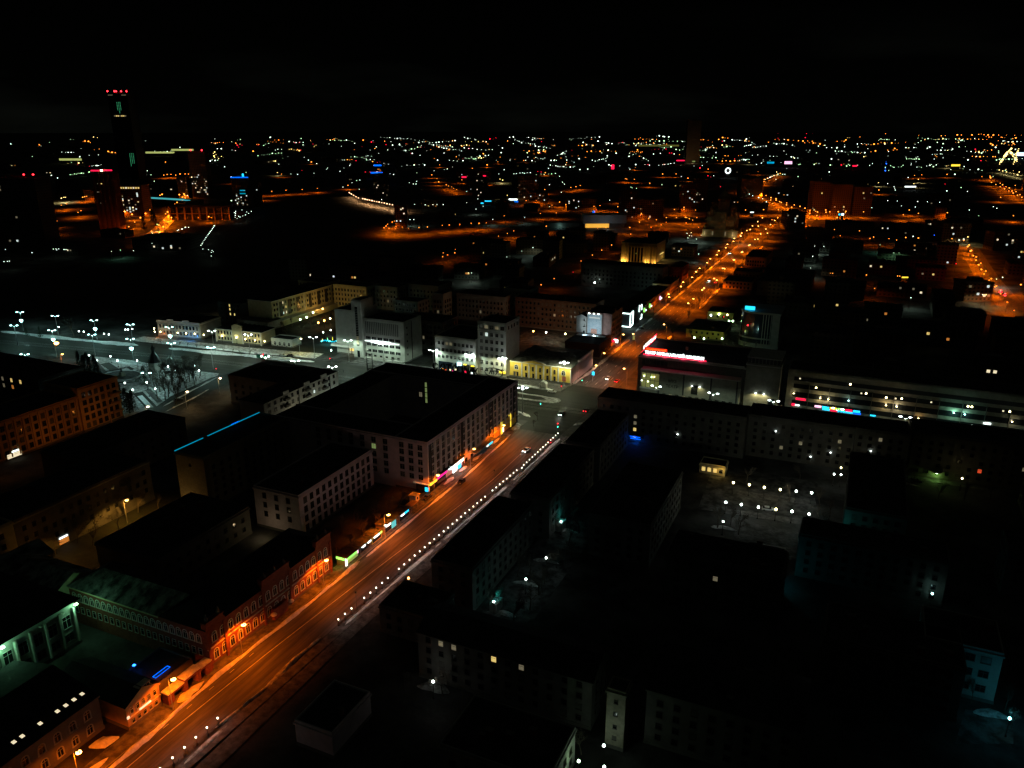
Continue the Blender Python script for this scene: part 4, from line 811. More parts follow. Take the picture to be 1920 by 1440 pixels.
for i in range(10): b = MB(); b.box(-.15, -.15, 22.9, .15, .15, 25.6, stone); link('column', b.mesh('column'), X.root, (-X.w + .5 + i * (2 * X.w - 1) / 9, -X.d + .3, 0))
for a in (5.6, 9.4):
    b = MB(); b.lathe(0, 0, [(.05, -.2), (.42, 0), (.05, .2)], g_wh, 8); link('wall_lamp', b.mesh('wall_lamp'), X.root, X.pos('S', a, 8.4, .8)); lamp_light(X.root, X.pos('S', a, 8.4, 1.4), 800, (1, .9, .45), 'SPOT', 155)
X.box('window_band', 'S', 11.5, 14.5, 1, 6.4, .08, glass_d); X.done()
X = B('hotel', 'very long hotel with dark window bands between pale strips and neon shop signs', 101, 226, 379.6, 396, 20.6, stone, rz=0, roof='flat'); L = X.length('S')
for z0, z1 in ((3.6, 5.9), (7.6, 10.2), (12.0, 14.2), (15.8, 17.8)): X.box('window_band', 'S', 3, L - .4, z0, z1, .05, glass_d)
for i in range(13): X.box('fin', 'S', 10 + i * 9.2, 10.25 + i * 9.2, .4, 14.6, .5, wall_dim)
for a, z, c, p in ((15.6, 8.6, (1, .78, .35), 340), (19.2, 8.6, (1, .85, .5), 340), (44, 9.2, (1, .7, .3), 420), (48.4, 9.2, (1, .8, .5), 420), (71.5, 9.6, (.35, 1, .7), 520), (75.8, 9.6, (.4, 1, .8), 300), (28, 9.2, (.6, 1, .9), 90), (3.6, 9.4, (1, .9, .5), 60), (94, 9, (1, .9, .6), 80), (58, 5, (1, .45, .1), 160)):
    b = MB(); b.lathe(0, 0, [(.05, -.2), (.4, 0), (.05, .2)], g_ye if c[0] > .9 else g_cy, 8); link('wall_lamp', b.mesh('wall_lamp'), X.root, X.pos('S', a, z, .7)); lamp_light(X.root, X.pos('S', a, z, 1.5), p, c, 'POINT')
X.box('sign', 'S', 4.8, 9.2, 6.4, 7.2, .5, s_red); X.box('sign', 'S', 3.2, 4.6, 3.2, 4.2, .6, s_red); X.box('sign', 'S', 4.8, 6.8, 3.3, 3.9, .6, s_wht); X.box('sign', 'S', 83.5, 86.4, 6.2, 7.0, .5, s_wht); X.box('sign', 'S', 38, 40.4, 3.1, 3.6, .6, s_cyn)
for k, mm in enumerate((s_pnk, s_cyn, s_yel, s_grn, s_red, s_cyn)): X.box('sign', 'S', 13.6 + k * 3.4, 16.6 + k * 3.4, 3.9, 4.7, .7, mm)
for k, mm in enumerate((s_cyn, s_red, s_cyn, s_cyn, s_blu)): X.box('sign', 'S', 17.2 + k * 3.4, 20.4 + k * 3.4, 3.0, 3.6, .7, mm)
for i, (a, z) in enumerate(((5.6, 17), (27.8, 17.1), (13.2, 14.9 - 1.5), (33, 13.4), (35, 13.6), (50, 13.2), (62, 13.2), (76.5, 13.4), (78, 13.4), (90, 13.2), (92.5, 13.3), (43.6, 12.8), (47.5, 12.9))):
    b = MB(); b.box(-.35, -.1, -.35, .35, 0, .35, g_ye if i % 3 else w_war); link('window', b.mesh('lit'), X.root, X.pos('S', a, z, .06))
X.done(0)
# rounded glass office, low yellow depot
t = thing('office_building', 'dark rounded glass office with a blue glowing roof sign behind the theatre', 'building', (73, 507, 0))
pts = [(-12 * math.cos(R(a)), -7 - 7 * math.sin(R(a))) for a in range(0, 91, 15)] + [(12, -14), (12, 12), (-12, 12)]
b = MB(); b.prism(pts, 2.5, 21.4, glass_b, roof_dark); b.prism([(x * 1.04, y * 1.04) for x, y in pts], 0, 2.6, wall_grey); link('curved_glass', b.mesh('glass'), t)
b = MB()
for k in range(7): b.box(2 + k * 1.6, -14.3, 2.5, 2.35 + k * 1.6, -14, 21.4, wall_grey if k > 2 else frame_w)
b.box(7.5, -14.25, 2.5, 12.1, -13.9, 22.4, wall_grey); b.prism([(x * 1.03, y * 1.03) for x, y in pts], 21.4, 22.6, wall_grey); b.prism([(x * 1.05, y * 1.05) for x, y in pts], 5.4, 6.2, wall_grey); link('bands', b.mesh('bands'), t)
b = MB(); b.box(-4.4, -.2, 0, 1.6, .2, 2.2, s_cyn); link('roof_sign', b.mesh('roof_sign'), t, (-5.5, -10, 22.8)); b = MB(); b.lathe(0, 0, [(.1, -.3), (.5, 0), (.1, .3)], g_rd, 8); link('red_lamp', b.mesh('red_lamp'), t, (-6.6, -15.6, 14)); lamp_light(t, (-6, -13, 23.4), 150, (.0, .5, 1), 'POINT')
X = B('depot', 'low yellow house under green tinted yard lamps right of the street', 27, 51, 499, 530, 6.2, mat('plaster_mustard', (.42, .36, .1), noise=.25), roof_dark, roof='hip', rh=2.2); X.win('S', [4.4], 6, 1.2, 1.3, fr=frame_d); X.win('S', [1.6], 4, 1, 1, fr=frame_d); X.win('E', [3.2], 7, 1.2, 1.6, fr=frame_d); X.done(1)
X = B('depot', 'smaller green lit house behind the yellow depot', 30, 48, 556, 574, 6.5, mat('plaster_mustard', (.42, .36, .1)), roof_dark, roof='hip', rh=2); X.win('S', [3.2], 4, 1.3, 1.6, fr=frame_d); X.done(1)
for lab, x0, x1, y0, y1, h in (('orange lit two storey house on the right kerb with an attic', 22, 46, 716, 736, 9), ('lower dark house in front of the orange lit one', 20, 44, 676, 704, 7), ('dark hall roof right of the street bend', 50, 90, 660, 730, 12), ('orange tinted corner house far up the right kerb', 20, 40, 800, 850, 10)):
    X = B('street_house', lab, x0, x1, y0, y1, h, wall_ochre if 'orange' in lab else wall_dim, group='old houses along the far right kerb'); X.win('S', [2.4, 6], 7, 1.3, 1.8, fr=frame_d); X.win('W', [2.4, 6], 6, 1.3, 1.8, fr=frame_d); X.done(3)

# --- south side of the avenue, seen from its dark courtyard side
DK = 'unlit residential blocks of the dark courtyards'
def dblock(lab, x0, x1, y0, y1, h, lit=None, rz=0, roof='flat', wm=None, faces='SE', side=None):
    X = B('residential_block', lab, x0, x1, y0, y1, h, wm or wall_dim, roof='gable' if roof == 'gable' else 'flat', rz=rz, group=DK)
    rows = [z for z in (2.6, 5.6, 8.6, 11.6, 14.6, 17.4) if z < h - .8]
    n = max(2, int((x1 - x0) / 3.6)); dots = [k for k, v in (lit or {}).items() if v is w_wht]
    X.win('S', rows, n, 1.3, 1.5, 1.2, fr=frame_d, lit={k: v for k, v in (lit or {}).items() if v is not w_wht})
    for i, j in dots:
        b = MB(); b.lathe(0, 0, [(.05, -.24), (.3, 0), (.05, .24)], g_wh, 8); link('wall_lamp', b.mesh('wall_lamp'), X.root, X.pos('S', 1.2 + (x1 - x0 - 2.4) * (i + .5) / n + .8, rows[min(j, len(rows) - 1)] + .9, .4))
    f = 'E' if (x0 + x1) / 2 < 127 else 'W'
    X.win(f, rows, max(2, int((y1 - y0) / 4)), 1.3, 1.5, 1.2, fr=frame_d, lit=side or {})
    return X
X = dblock('long black roofed block on the near side of the avenue with a lit stair column', 28, 91.6, 311, 326, 17.6, {(4, 0): w_yel, (4, 1): w_yel, (4, 2): w_dim, (4, 3): w_dim, (9, 1): w_wht}, wm=wall_dim)
b = MB(); b.box(-2.5, -1.6, 3, 2.5, 0, 3.4, dark); b.box(-2.3, -1.5, 2.6, 2.3, -1.3, 2.95, s_blu); b.box(-2.3, -.4, 1.2, 2.3, -.2, 1.5, s_blu); link('blue_porch', b.mesh('porch'), X.root, X.pos('S', 18, 0)); lamp_light(X.root, X.pos('S', 18, 2.2, 1.6), 260, (.0, .15, 1), 'POINT'); X.done(4, 2)
X = dblock('middle black block of the avenue row with scattered bright windows', 91.8, 152, 316.5, 332, 17.6, {(2, 3): w_wht, (3, 1): w_dim, (5, 2): w_dim, (6, 0): w_wht, (8, 1): w_wht, (11, 0): w_wht, (12, 2): w_wht, (9, 3): w_dim, (13, 4): w_dim}, rz=R(2)); X.done(4, 3)
X = dblock('right end black block of the avenue row with a green lit porch', 153, 216, 323, 340, 17.6, {(6, 1): w_red, (10, 2): w_dim}, rz=R(3))
b = MB(); b.box(-1.6, -1.4, 2.8, 1.6, 0, 3.1, wall_grey); b.box(-.4, -1.1, 2.6, .4, -.7, 2.8, g_gr); link('lit_porch', b.mesh('porch'), X.root, X.pos('S', 10, 0)); lamp_light(X.root, X.pos('S', 10, 2.4, 1.0), 260, (.45, 1, .15), 'POINT'); X.done(4, 5)
for lab, x0, x1, y0, y1, h, lit in (
    ('first dark block along the lamp railing', 26, 39, 168, 212, 13.6, {}), ('second dark block along the lamp railing', 29, 43, 216, 262, 14, {}), ('third dark block along the lamp railing near the crossing', 30, 44, 266, 305, 14, {}),
    ('low dark house with a smoking chimney lamp right of the railing', 20, 36, 150, 163, 8, {}),
    ('dark block with one striped lit window in mid courtyard', 86, 118, 200, 214, 13.6, {(3, 2): w_dim}), ('dark courtyard block left of the blue lit yard', 58, 78, 212, 256, 14, {}),
    ('dark slab between the garden lamps and the cyan yard', 120, 160, 226, 238, 13.8, {}), ('dark slab right of the garden lamps', 132, 150, 250, 300, 14, {}),
    ('dark block at the right edge above the watermark corner', 176, 214, 240, 254, 14, {}), ('dark tall block at the far right of the yards', 190, 204, 268, 312, 16, {}),
    ('house with two small lit windows near the bottom of the yards', 39, 84, 138.6, 152, 13, {(1, 3): w_dim, (2, 3): w_dim, (5, 3): w_yel, (7, 3): w_dim}), ('dark hip roofed block at the bottom centre', 96, 128, 140, 158, 14.4, {}),
    ('dark slab roof near the bottom right corner', 130, 160, 176, 192, 13.6, {}), ('lowest dark roof at the bottom edge', 60, 84, 112, 128, 9, {})):
    X = dblock(lab, x0, x1, y0, y1, h, lit, roof='gable' if y0 < 160 and h > 12 else 'flat', wm=wall_dim if y0 > 135 else wall_grey); X.done(4, int(x0))
X = B('stair_tower', 'narrow pale stair tower with four small windows at the bottom centre', 88.4, 92.6, 135.4, 139.6, 15, brick_g); X.win('S', [3, 6, 9.4, 12.6], 1, .8, .9, 1.2, fr=frame_d); X.done()
X = B('garage', 'low pinkish plastered garage right of the street at the bottom', 26, 36, 107.6, 122, 6.2, wall_pink, roof_dark); X.done(1)
X = B('residential_block', 'cyan lit house corner with three orange windows at the bottom right', 152, 168.5, 186, 200, 13.6, wall_grey); X.win('S', [3.6, 7.6, 11.4], 4, 2.0, 1.7, fr=frame_d, lit={(0, 1): w_yel, (1, 1): w_yel}); lamp_light(X.root, (X.w + 1.5, -X.d - 6, 5.5), 70, (.05, .62, .8), 'POINT'); X.done(1)
X = B('boiler_house', 'small house whose end wall glows cyan in the dark yard', 106, 116, 221, 230, 6.4, wall_grey, roof='gable', rh=2); X.box('band', 'S', 3, 10, 3.2, 3.4, .1, wall_dim); lamp_light(X.root, X.pos('S', 8.4, 2.8, 3.0), 260, (.03, .7, .85), 'POINT'); X.done(1)
X = B('kiosk_house', 'small yard building with amber lit windows beside the garden lamps', 78, 88, 290, 297, 3.6, wall_cream, roof_dark, plinth=False); X.win('S', [1.9], 4, 1.4, 1.7, .5, lit={(0, 0): w_yel, (1, 0): w_yel, (2, 0): w_yel}); lamp_light(X.root, X.pos('S', 8.4, 2.6, 1.6), 160, (1, .6, .12), 'POINT'); X.done()
for k, (p, cc) in enumerate((((1052, 992), 'turquoise'), ((930, 1143), 'turquoise'))):
    x, y = W(*p); X = B('entrance_canopy', ('small turquoise lit canopy in the upper dark yard', 'small turquoise lit canopy in the lower dark yard')[k], x - 1.1, x + 1.1, y - 2, y + 2, 2.4, wall_grey, snow, plinth=False, cornice=False); X.done(); lamp_light(X.root, (0, 1, 4.6), 70, (.05, 1, .9), 'POINT')
# --- mid distance
X = B('concert_hall', 'large dark concert hall with amber uplights between its columns', -103, -66, 784, 822, 19.4, mat('plaster_tan', (.36, .27, .14), noise=.2), mark=trim)
X.box('dark_glazing', 'S', 9, 24, 1, 15, .1, glass_d)
for i in range(12): X.box('column', 'S', .8 + i * 3.2, 1.9 + i * 3.2, 0, 16.4, .8, wall_ochre)
for u, pw in ((1.6, 2200), (5, 1500), (27, 1700), (30, 500), (35.6, 1200)): lamp_light(X.root, X.pos('S', u, .6, 2.2), pw, (1, .6, .12), 'POINT')
lamp_light(X.root, X.pos('E', 8, 1, 2.5), 500, (1, .5, .1), 'POINT'); lamp_light(X.root, X.pos('E', 26, 3, 3), 700, (1, .65, .15), 'POINT'); X.box('lit_band', 'E', 14, 30, 7, 7.8, .5, w_yel); X.box('lit_band', 'S', 15.6, 17.6, 8.4, 9.6, .3, w_grn); X.done(2)
X = B('office_building', 'broad dark block standing in front of the amber concert hall', -96, -24, 640, 658, 20, wall_dim); X.win('S', [4, 7.5, 11, 14.5], 20, 1.4, 1.8, fr=frame_d); X.win('E', [4, 7.5, 11, 14.5], 4, 1.4, 1.8, fr=frame_d); X.done(4)
# cathedral
t = thing('cathedral', 'dim cathedral with one large and several small domes left of the street', 'cathedral', (-44, 1034, 0))
b = MB(); b.box(-22, -14, 0, 22, 18, 9, wall_cream); b.box(-16, -10, 9, 16, 14, 27, wall_cream); b.box(-7, -13.5, 9, 7, 17.5, 31, wall_cream); b.box(-19, -5, 9, 19, 9, 30, wall_cream)
for s_ in (-14, 14): b.poly([(s_ - 7, -12.02, 20), (s_ + 7, -12.02, 20), (s_, -12.02, 26)], wall_cream)
link('nave', b.mesh('nave'), t); gold = mat('gilded_dome', (.35, .24, .08), .35, noise=.1, metal=.8)
for x, y, r, z in ((0, 2, 7, 30), (-12, -6, 3.2, 27), (12, -6, 3.2, 27), (-12, 10, 3.2, 27), (12, 10, 3.2, 27), (-19, -11, 2, 9)):
    b = MB(); b.lathe(x, y, [(r, z), (r, z + r * 1.9)], wall_cream, 14); link('drum', b.mesh('drum'), t)
    b = MB(); q = z + r * 1.9; b.lathe(x, y, [(r * 1.04, q), (r * 1.16, q + r * .45), (r * .98, q + r), (r * .5, q + r * 1.5), (r * .12, q + r * 1.9), (.15, q + r * 2.6)], gold, 14); d = link('dome', b.mesh('dome'), t)
    b = MB(); b.box(x - .12, y - .12, q + r * 2.5, x + .12, y + .12, q + r * 3.1, gold); b.box(x - .7, y - .1, q + r * 2.8, x + .7, y + .1, q + r * 2.86 + .2, gold); link('cross', b.mesh('cross'), d)
for x in (-19, -9, 7, 16): b = MB(); b.box(-.8, -.1, 2, .8, 0, 7, w_dim); link('window', b.mesh('window'), t, (x, -14.1, 0))
lamp_light(t, (-23, -19, 2), 600, (1, .8, .4), 'POINT'); lamp_light(t, (18, -19, 2), 500, (1, .75, .35), 'POINT')
# chapel in the square
t = thing('chapel', 'small dark chapel with a tent spire among the trees of the square', 'chapel', (*W(292, 694), 0))
b = MB(); b.lathe(0, 0, [(3.6, 0), (3.6, 5)], wall_white, 8); link('wall', b.mesh('wall'), t); b = MB(); b.lathe(0, 0, [(4, 5), (1.0, 10.5), (.9, 12)], dark, 8); link('tent_roof', b.mesh('tent'), t)
b = MB(); b.lathe(0, 0, [(.9, 12), (1.3, 12.8), (.8, 13.8), (.1, 15), (.06, 16)], dark, 10); link('dome', b.mesh('dome'), t)
# ================================================================== TALL FAR BUILDINGS
def tower(lab, p, w, h, m, d=None, lit=(), top=None, name='tower_block', rz=0, beac=(), depth=None):
    x, y = W(*p); d = d or w * .8
    t = thing(name, lab, 'tower', (x, y, 0), YAW + rz)
    b = MB(); b.box(-w / 2, 0, 0, w / 2, d, h, m, False); link('wall', b.mesh('wall'), t)
    b = MB(); b.box(-w / 2 - .4, -.4, h, w / 2 + .4, d + .4, h + 1.2, wall_dim); b.box(-w * .2, d * .3, h + 1.2, w * .2, d * .7, h + 4, wall_dim); link('roof', b.mesh('roof'), t)
    for u, z, ww, hh, mm in lit:
        b = MB(); b.box(-ww / 2, -.25, -hh / 2, ww / 2, 0, hh / 2, mm); link('window', b.mesh('window'), t, (-w / 2 + u * w, 0, z * h))
    for u, mm in beac:
        b = MB(); b.tube((0, 0, 0), (0, 0, 4), .25, .2, dark, 4); q = max(1.0, math.dist((x, y), CAMP[:2]) * .0010); b.lathe(0, 0, [(.1, 4), (q, 4 + q), (.1, 4 + 2 * q)], mm, 8); link('warning_light', b.mesh('warning'), t, (-w / 2 + u * w, 2, h))
    return t
r2 = random.Random(3)
T = tower('tallest dark skyscraper with red lights on top and thin green light lines', (243, 335), 54, 222, mat('skyscraper_skin', (.03, .035, .035), .4, noise=.2), 50,
    [(.5 + k * .08, .90 - j * .017, 1.1, 1.7, glow('led_green', (.1, .8, .35), .6)) for k in (-1, 0, 1) for j in range(6 if k else 8)] + [(.78 + k * .09, .30 - j * .016, 1.1, 1.7, MATS['led_green']) for k in (-1, 0, 1) for j in range(10 if k < 0 else 8)] +
    [(.22 + k * .09, .745, 3.6, 3.2, w_yel if k % 3 else w_dim) for k in range(7)] + [(.05 + k * .04, .985, 1.4, 2.2, w_dim) for k in range(6)] + [(.72 + k * .04, .985, 1.4, 2.2, w_dim) for k in range(6)], beac=((.02, g_rd), (.45, g_rd), (.97, g_rd), (.36, g_rd), (.7, g_rd)))
def scat(n, mats, seed, ww=2, hh=2, z0=.1, z1=.95):
    rr = random.Random(seed); return [(round(rr.uniform(.06, .94) * 12) / 12.5, round(rr.uniform(z0, z1) * 20) / 21, ww, hh, rr.choice(mats)) for _ in range(n)]
T = tower('reddish residential tower with a red glowing roof line at the left', (208, 432), 28, 76, mat('plaster_redbrown', (.14, .07, .045)), 16, scat(9, [w_yel, w_dim], 4, 1.6, 1.2, .45, .9))
b = MB(); b.box(-14, -.6, 0, -3, .2, 1.7, s_red); b.box(2, -.6, .4, 14, .2, 2.1, s_red); link('roof_line_light', b.mesh('line'), T, (0, 0, 77.5)); b = MB(); b.box(-1, -1, 0, 1, 1, 1.8, g_ye); link('roof_lamp', b.mesh('lamp'), T, (0, 0, 77.6))
for u in (.06, .3, .5, .72, .94): b = MB(); b.box(-1.4, -1, 0, 1.4, 0, 76, mat('plaster_redbrown2', (.2, .1, .06))); link('pilaster', b.mesh('pil'), T, (-14 + 28 * u, 0, 0))
lamp_light(T, (19, -9, 5), 1600, OR, 'POINT'); lamp_light(T, (-6, -14, 5), 700, OR, 'POINT')
tower('dark tower at the far left with three red roof lights', (45, 470), 52, 78, FW[0], 30, scat(5, [w_dim, w_wht], 8), beac=((.1, g_rd), (.78, g_rd), (.98, g_rd)))
tower('tower with many small lit rooms right of the reddish tower', (236, 405), 60, 46, FW[1], 30, scat(46, [w_war, w_dim, w_wht, w_dim], 12, 2.2, 1.8, .15, .8) + [(.03 + k * .065, .94, 2.6, 2.4, w_yel if k % 3 else w_war) for k in range(15)])
tower('dark twin roof tower with two red lights left of the pond', (378, 372), 34, 86, FW[0], 20, scat(26, [w_wht, w_dim, w_war], 15, 2, 1.8, .1, .55), beac=((.18, g_rd), (.82, g_rd)))
T = tower('dark tower with a blue glowing crown line near the pond', (455, 392), 30, 52, FW[0], 18, scat(18, [w_wht, w_dim], 18, 1.8, 1.8, .05, .5) + [(.6, .6, 9, 1.6, s_tea), (.6, .5, 10, 1.6, s_tea)])
b = MB(); b.box(-15, -.6, 0, 15, .2, 1.6, s_blu); b.box(5, -.6, 2, 8, .2, 7, s_cyn); link('crown_light', b.mesh('crown'), T, (0, 0, 52))
TL = tower('lone dark tower standing above the horizon right of centre', (1298, 305), 55, 165, mat('plaster_tower', (.2, .15, .1)), 40, [(.6, .03, 12, 5, w_grn)])
lamp_light(TL, (-20, -70, 12), 14000, (1, .62, .3), 'POINT', size=1)  # added light without a lamp, lifts the tower out of the dark
tower('grey tower left of the cathedral domes', (1408, 372), 44, 38, mat('plaster_tower2', (.3, .24, .16)), 26, [])
for lab, p, w, h, s in (('first brown lit slab block by the far crossing', (1537, 402), 29, 50, 31), ('second brown lit slab block by the far crossing', (1575, 404), 30, 47, 32), ('third brown lit slab block by the far crossing', (1614, 404), 30, 43, 33)):
    T = tower(lab, p, w, h, FW[1], 20, scat(3, [w_yel, w_dim], s), name='apartment_tower')
    for u in (-w * .3, w * .3): lamp_light(T, (u, -26, 9), 1100, OR, 'POINT')
for lab, p, w, h, s, m in (('tan apartment tower left of the amber concert hall lights', (1178, 412), 26, 42, 41, FW[1]), ('wide tan apartment house beyond the plaza', (1215, 410), 46, 28, 42, FW[1]), ('tall brown apartment tower behind the car park', (1290, 398), 24, 44, 43, FW[1]), ('brown tower right beside the tall brown one', (1312, 396), 22, 52, 44, FW[1]),
    ('pale tower behind the bright yellow lamp', (990, 374), 40, 44, 45, FW[2]), ('pale apartment house right of the pale tower', (1010, 385), 34, 22, 46, FW[2]), ('grey tower pair above the far shore', (900, 372), 30, 40, 47, FW[0]), ('far dark tower with green dotted lights', (730, 332), 40, 50, 48, FW[0]),
    ('brown house under the red rooftop signs', (888, 340), 90, 26, 49, FW[1]), ('small round silo tower on the pond point', (752, 428), 16, 30, 50, FW[1]), ('grey tower beside the blue crown tower', (475, 388), 24, 44, 51, FW[0]), ('dark tower above the left street', (345, 372), 20, 40, 52, FW[0]),
    ('dim orange corner house near the far crossing', (1490, 430), 26, 22, 53, FW[2]), ('orange tinted house by the right street bend', (1790, 455), 34, 22, 54, FW[1]), ('orange lit house beside the right street', (1832, 565), 22, 14, 55, FW[1]), ('pale church like building right of the right street', (1880, 470), 24, 20, 56, FW[0]),
    ('dim tower on the far left edge', (8, 430), 24, 60, 57, FW[0]), ('long dim hall at the upper left shore', (300, 470), 60, 12, 58, FW[0]), ('grey slab behind the flat cinema hall', (1090, 395), 50, 20, 59, FW[0]), ('dark tower beyond the far shore embankment', (715, 372), 30, 44, 60, FW[0])):
    tower(lab, p, w, h, m, None, scat(5, [w_dim, w_war, w_wht], s, 1.8, 1.8), name='apartment_tower')
# big flat hall on the plaza, glazed orange building on the left shore
X0 = W(1118, 428); t = thing('cinema_hall', 'wide flat roofed hall with a grey screen wall over a bright amber foyer', 'hall', (X0[0], X0[1], 0), YAW + R(4))
b = MB(); b.box(-18, 0, 6.4, 42, 30, 18, mat('screen_wall', (.34, .36, .36), noise=.15)); link('upper_wall', b.mesh('upper'), t); b = MB(); b.box(-16, 2, 0, 40, 28, 6.4, wall_dim); link('wall', b.mesh('wall'), t); b = MB(); b.box(-15, 1.6, .6, 18, 2, 6, glow('foyer_amber', (1, .5, .06), .85)); link('foyer_glass', b.mesh('foyer'), t)
b = MB(); b.box(-70, 8, 0, -18, 30, 7, wall_dim); link('side_range', b.mesh('side'), t); lamp_light(t, (10, -20, 7), 1500, (.8, .9, 1), 'POINT'); lamp_light(t, (-50, 4, 3), 600, WC, 'POINT')
X0 = W(375, 413); t = thing('glazed_pavilion', 'long glazed pavilion whose columns glow orange on the left shore', 'pavilion', (X0[0], X0[1], 0), YAW)
b = MB(); b.box(-45, 4, 0, 45, 26, 19, glass_d); link('glass', b.mesh('glass'), t); b = MB(); b.box(-47, 0, 19, 47, 28, 21.5, dark); link('roof', b.mesh('roof'), t)
for i in range(9):
    b = MB(); b.box(-.9, 0, 0, .9, 1.8, 19, wall_ochre); link('column', b.mesh('column'), t, (-45 + i * 11.2, 1, 0))
b = MB(); b.box(-45, 3.2, 9, 45, 3.8, 10, wall_ochre); link('transom', b.mesh('transom'), t)
for x in (-42, -25, -8, 12, 30, 44): lamp_light(t, (x, -7, 2.4), 1500, OR, 'POINT')
X0 = W(306, 385); t = thing('arena', 'low hall with a bright turquoise stripe along its roof beside the left street', 'hall', (X0[0], X0[1], 0), YAW + R(-28))
b = MB(); b.box(-60, 0, 0, 60, 40, 10, wall_dim); link('wall', b.mesh('wall'), t); b = MB(); b.box(-58, 4, 10.1, 58, 12, 11, glow('teal_roof', (.1, .65, .7), .55)); b.box(-58, 20, 10.1, 30, 24, 10.6, MATS['teal_roof']); link('light_stripe', b.mesh('stripe'), t)
for lab, px, py, w, h, mm in (('left red rooftop sign beyond the shore', 870, 332, 12, 3.6, s_red), ('middle red rooftop sign beyond the shore', 890, 326, 16, 3.6, s_red), ('right red rooftop sign beyond the shore', 908, 330, 9, 3.6, s_red), ('blue sign bar in the mid distance', 915, 377, 12, 1.8, s_cyn), ('short blue sign beside the blue bar', 904, 381, 5, 2, s_cyn),
    ('blue bar near the pond tower', 706, 324, 34, 4, s_blu), ('upper blue bar by the orange spire light', 708, 310, 26, 5, s_blu), ('small blue light under the blue bars', 716, 331, 8, 7, s_blu), ('red sign bar left of the lone tower', 1276, 301, 32, 4, s_red), ('pink hoarding on the far horizon line', 1478, 305, 45, 14, s_pnk),
    ('turquoise hoarding left of the pink one', 1445, 305, 44, 10, s_tea), ('red sign right of the pink hoarding', 1603, 311, 26, 6, s_red), ('yellow sign bar far right', 1792, 310, 50, 9, s_yel), ('white lit hall beyond the dark park', 1707, 350, 42, 4, s_wht), ('blue billboard by the far crossing', 1574, 402, 4.5, 4, s_cyn), ('white billboard by the far crossing', 1580, 402, 6, 4.4, s_wht),
    ('white sign by the cathedral', 1410, 398, 9, 2, s_wht), ('yellow lit attic between the two dark roofs', 1697, 520, 9, 1.6, s_yel), ('red vertical sign left of the lone tower', 1149, 313, 9, 14, s_red), ('pale lit ring on a shop front beyond the cathedral', 1365, 320, 14, 14, s_wht),
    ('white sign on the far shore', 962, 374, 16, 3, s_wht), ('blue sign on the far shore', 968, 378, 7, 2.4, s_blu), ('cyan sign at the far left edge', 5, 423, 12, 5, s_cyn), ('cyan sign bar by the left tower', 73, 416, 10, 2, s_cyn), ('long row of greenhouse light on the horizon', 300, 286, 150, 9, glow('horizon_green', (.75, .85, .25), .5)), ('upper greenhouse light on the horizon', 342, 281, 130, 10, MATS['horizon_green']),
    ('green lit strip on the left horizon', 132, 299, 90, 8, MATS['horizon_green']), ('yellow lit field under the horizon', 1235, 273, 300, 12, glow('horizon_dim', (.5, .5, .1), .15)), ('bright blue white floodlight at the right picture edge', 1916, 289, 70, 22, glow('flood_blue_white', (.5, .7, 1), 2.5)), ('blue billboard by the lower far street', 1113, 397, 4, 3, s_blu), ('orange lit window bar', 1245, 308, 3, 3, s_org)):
    far = py < 345; z = 6 if not far else 12
    if px > 1400: w *= .6; h *= .7
    x, y = W(px, py, z + h / 2); t = thing('light_sign', lab, 'sign', (x, y, 0), YAW); b = MB()
    if 'ring' in lab:
        for k in range(16): a0, a1 = k * math.pi / 8, (k + 1) * math.pi / 8; b.tube((w / 2 * math.cos(a0), 0, w / 2 * math.sin(a0)), (w / 2 * math.cos(a1), 0, w / 2 * math.sin(a1)), 1.6, 1.6, mm, 5)
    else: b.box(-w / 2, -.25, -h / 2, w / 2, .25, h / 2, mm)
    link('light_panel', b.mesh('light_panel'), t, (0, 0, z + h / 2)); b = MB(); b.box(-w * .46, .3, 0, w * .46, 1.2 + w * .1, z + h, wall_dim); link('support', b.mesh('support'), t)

# ================================================================== LAMPS
def lamp_proto(kind, H, head_m, r):
    t = link(kind, None); return t
def cobra(x, y, side, lab, h=9.2, p=9200, col=OR, group='orange street lamps along the main street', gm=None, rz=None):
    t = thing('street_lamp', lab, 'street lamp', (x, y, 0), 0 if side > 0 else math.pi, group)
    if rz is not None: t.rotation_euler[2] = rz
    b = MB(); b.tube((0, 0, 0), (0, 0, h - .6), .13, .08, steel, 7); b.tube((0, 0, 0), (0, 0, 1.1), .2, .17, steel, 7); link('mast', b.mesh('mast'), t)
    b = MB(); b.tube((0, 0, h - .7), (.35, 0, h - .1), .07, .06, steel, 5); b.tube((.35, 0, h - .1), (1.5, 0, h + .15), .06, .05, steel, 5); link('arm', b.mesh('arm'), t)
    b = MB(); b.lathe(1.75, 0, [(.1, h + .25), (.58, h + .08), (.6, h - .1), (.35, h - .28)], gm or g_or, 8); b.box(1.4, -.16, h + .1, 2.2, .16, h + .24, dark); link('lamp_head', b.mesh('lamp_head'), t)
    lamp_light(t, (1.8, 0, h - .5), p, col, cone=148); return t
WHERE = ['beside the long dark house at the lower left', 'in front of the snow topped gateway', 'before the near half of the brick school', 'before the far half of the brick school', 'behind the pavement kiosks', 'at the near corner of the lilac block', 'before the shops of the lilac block', 'near the far end of the lilac block']
for (x, y), wlab in zip(((-7.9, 80), (-7.8, 104.4), (-7.8, 127.3), (-7.9, 161.8), (-6.9, 193.6), (-7.3, 227.4), (-6.4, 255), (-6.6, 283.6)), WHERE): cobra(x, y, 1, 'orange street lamp ' + wlab)
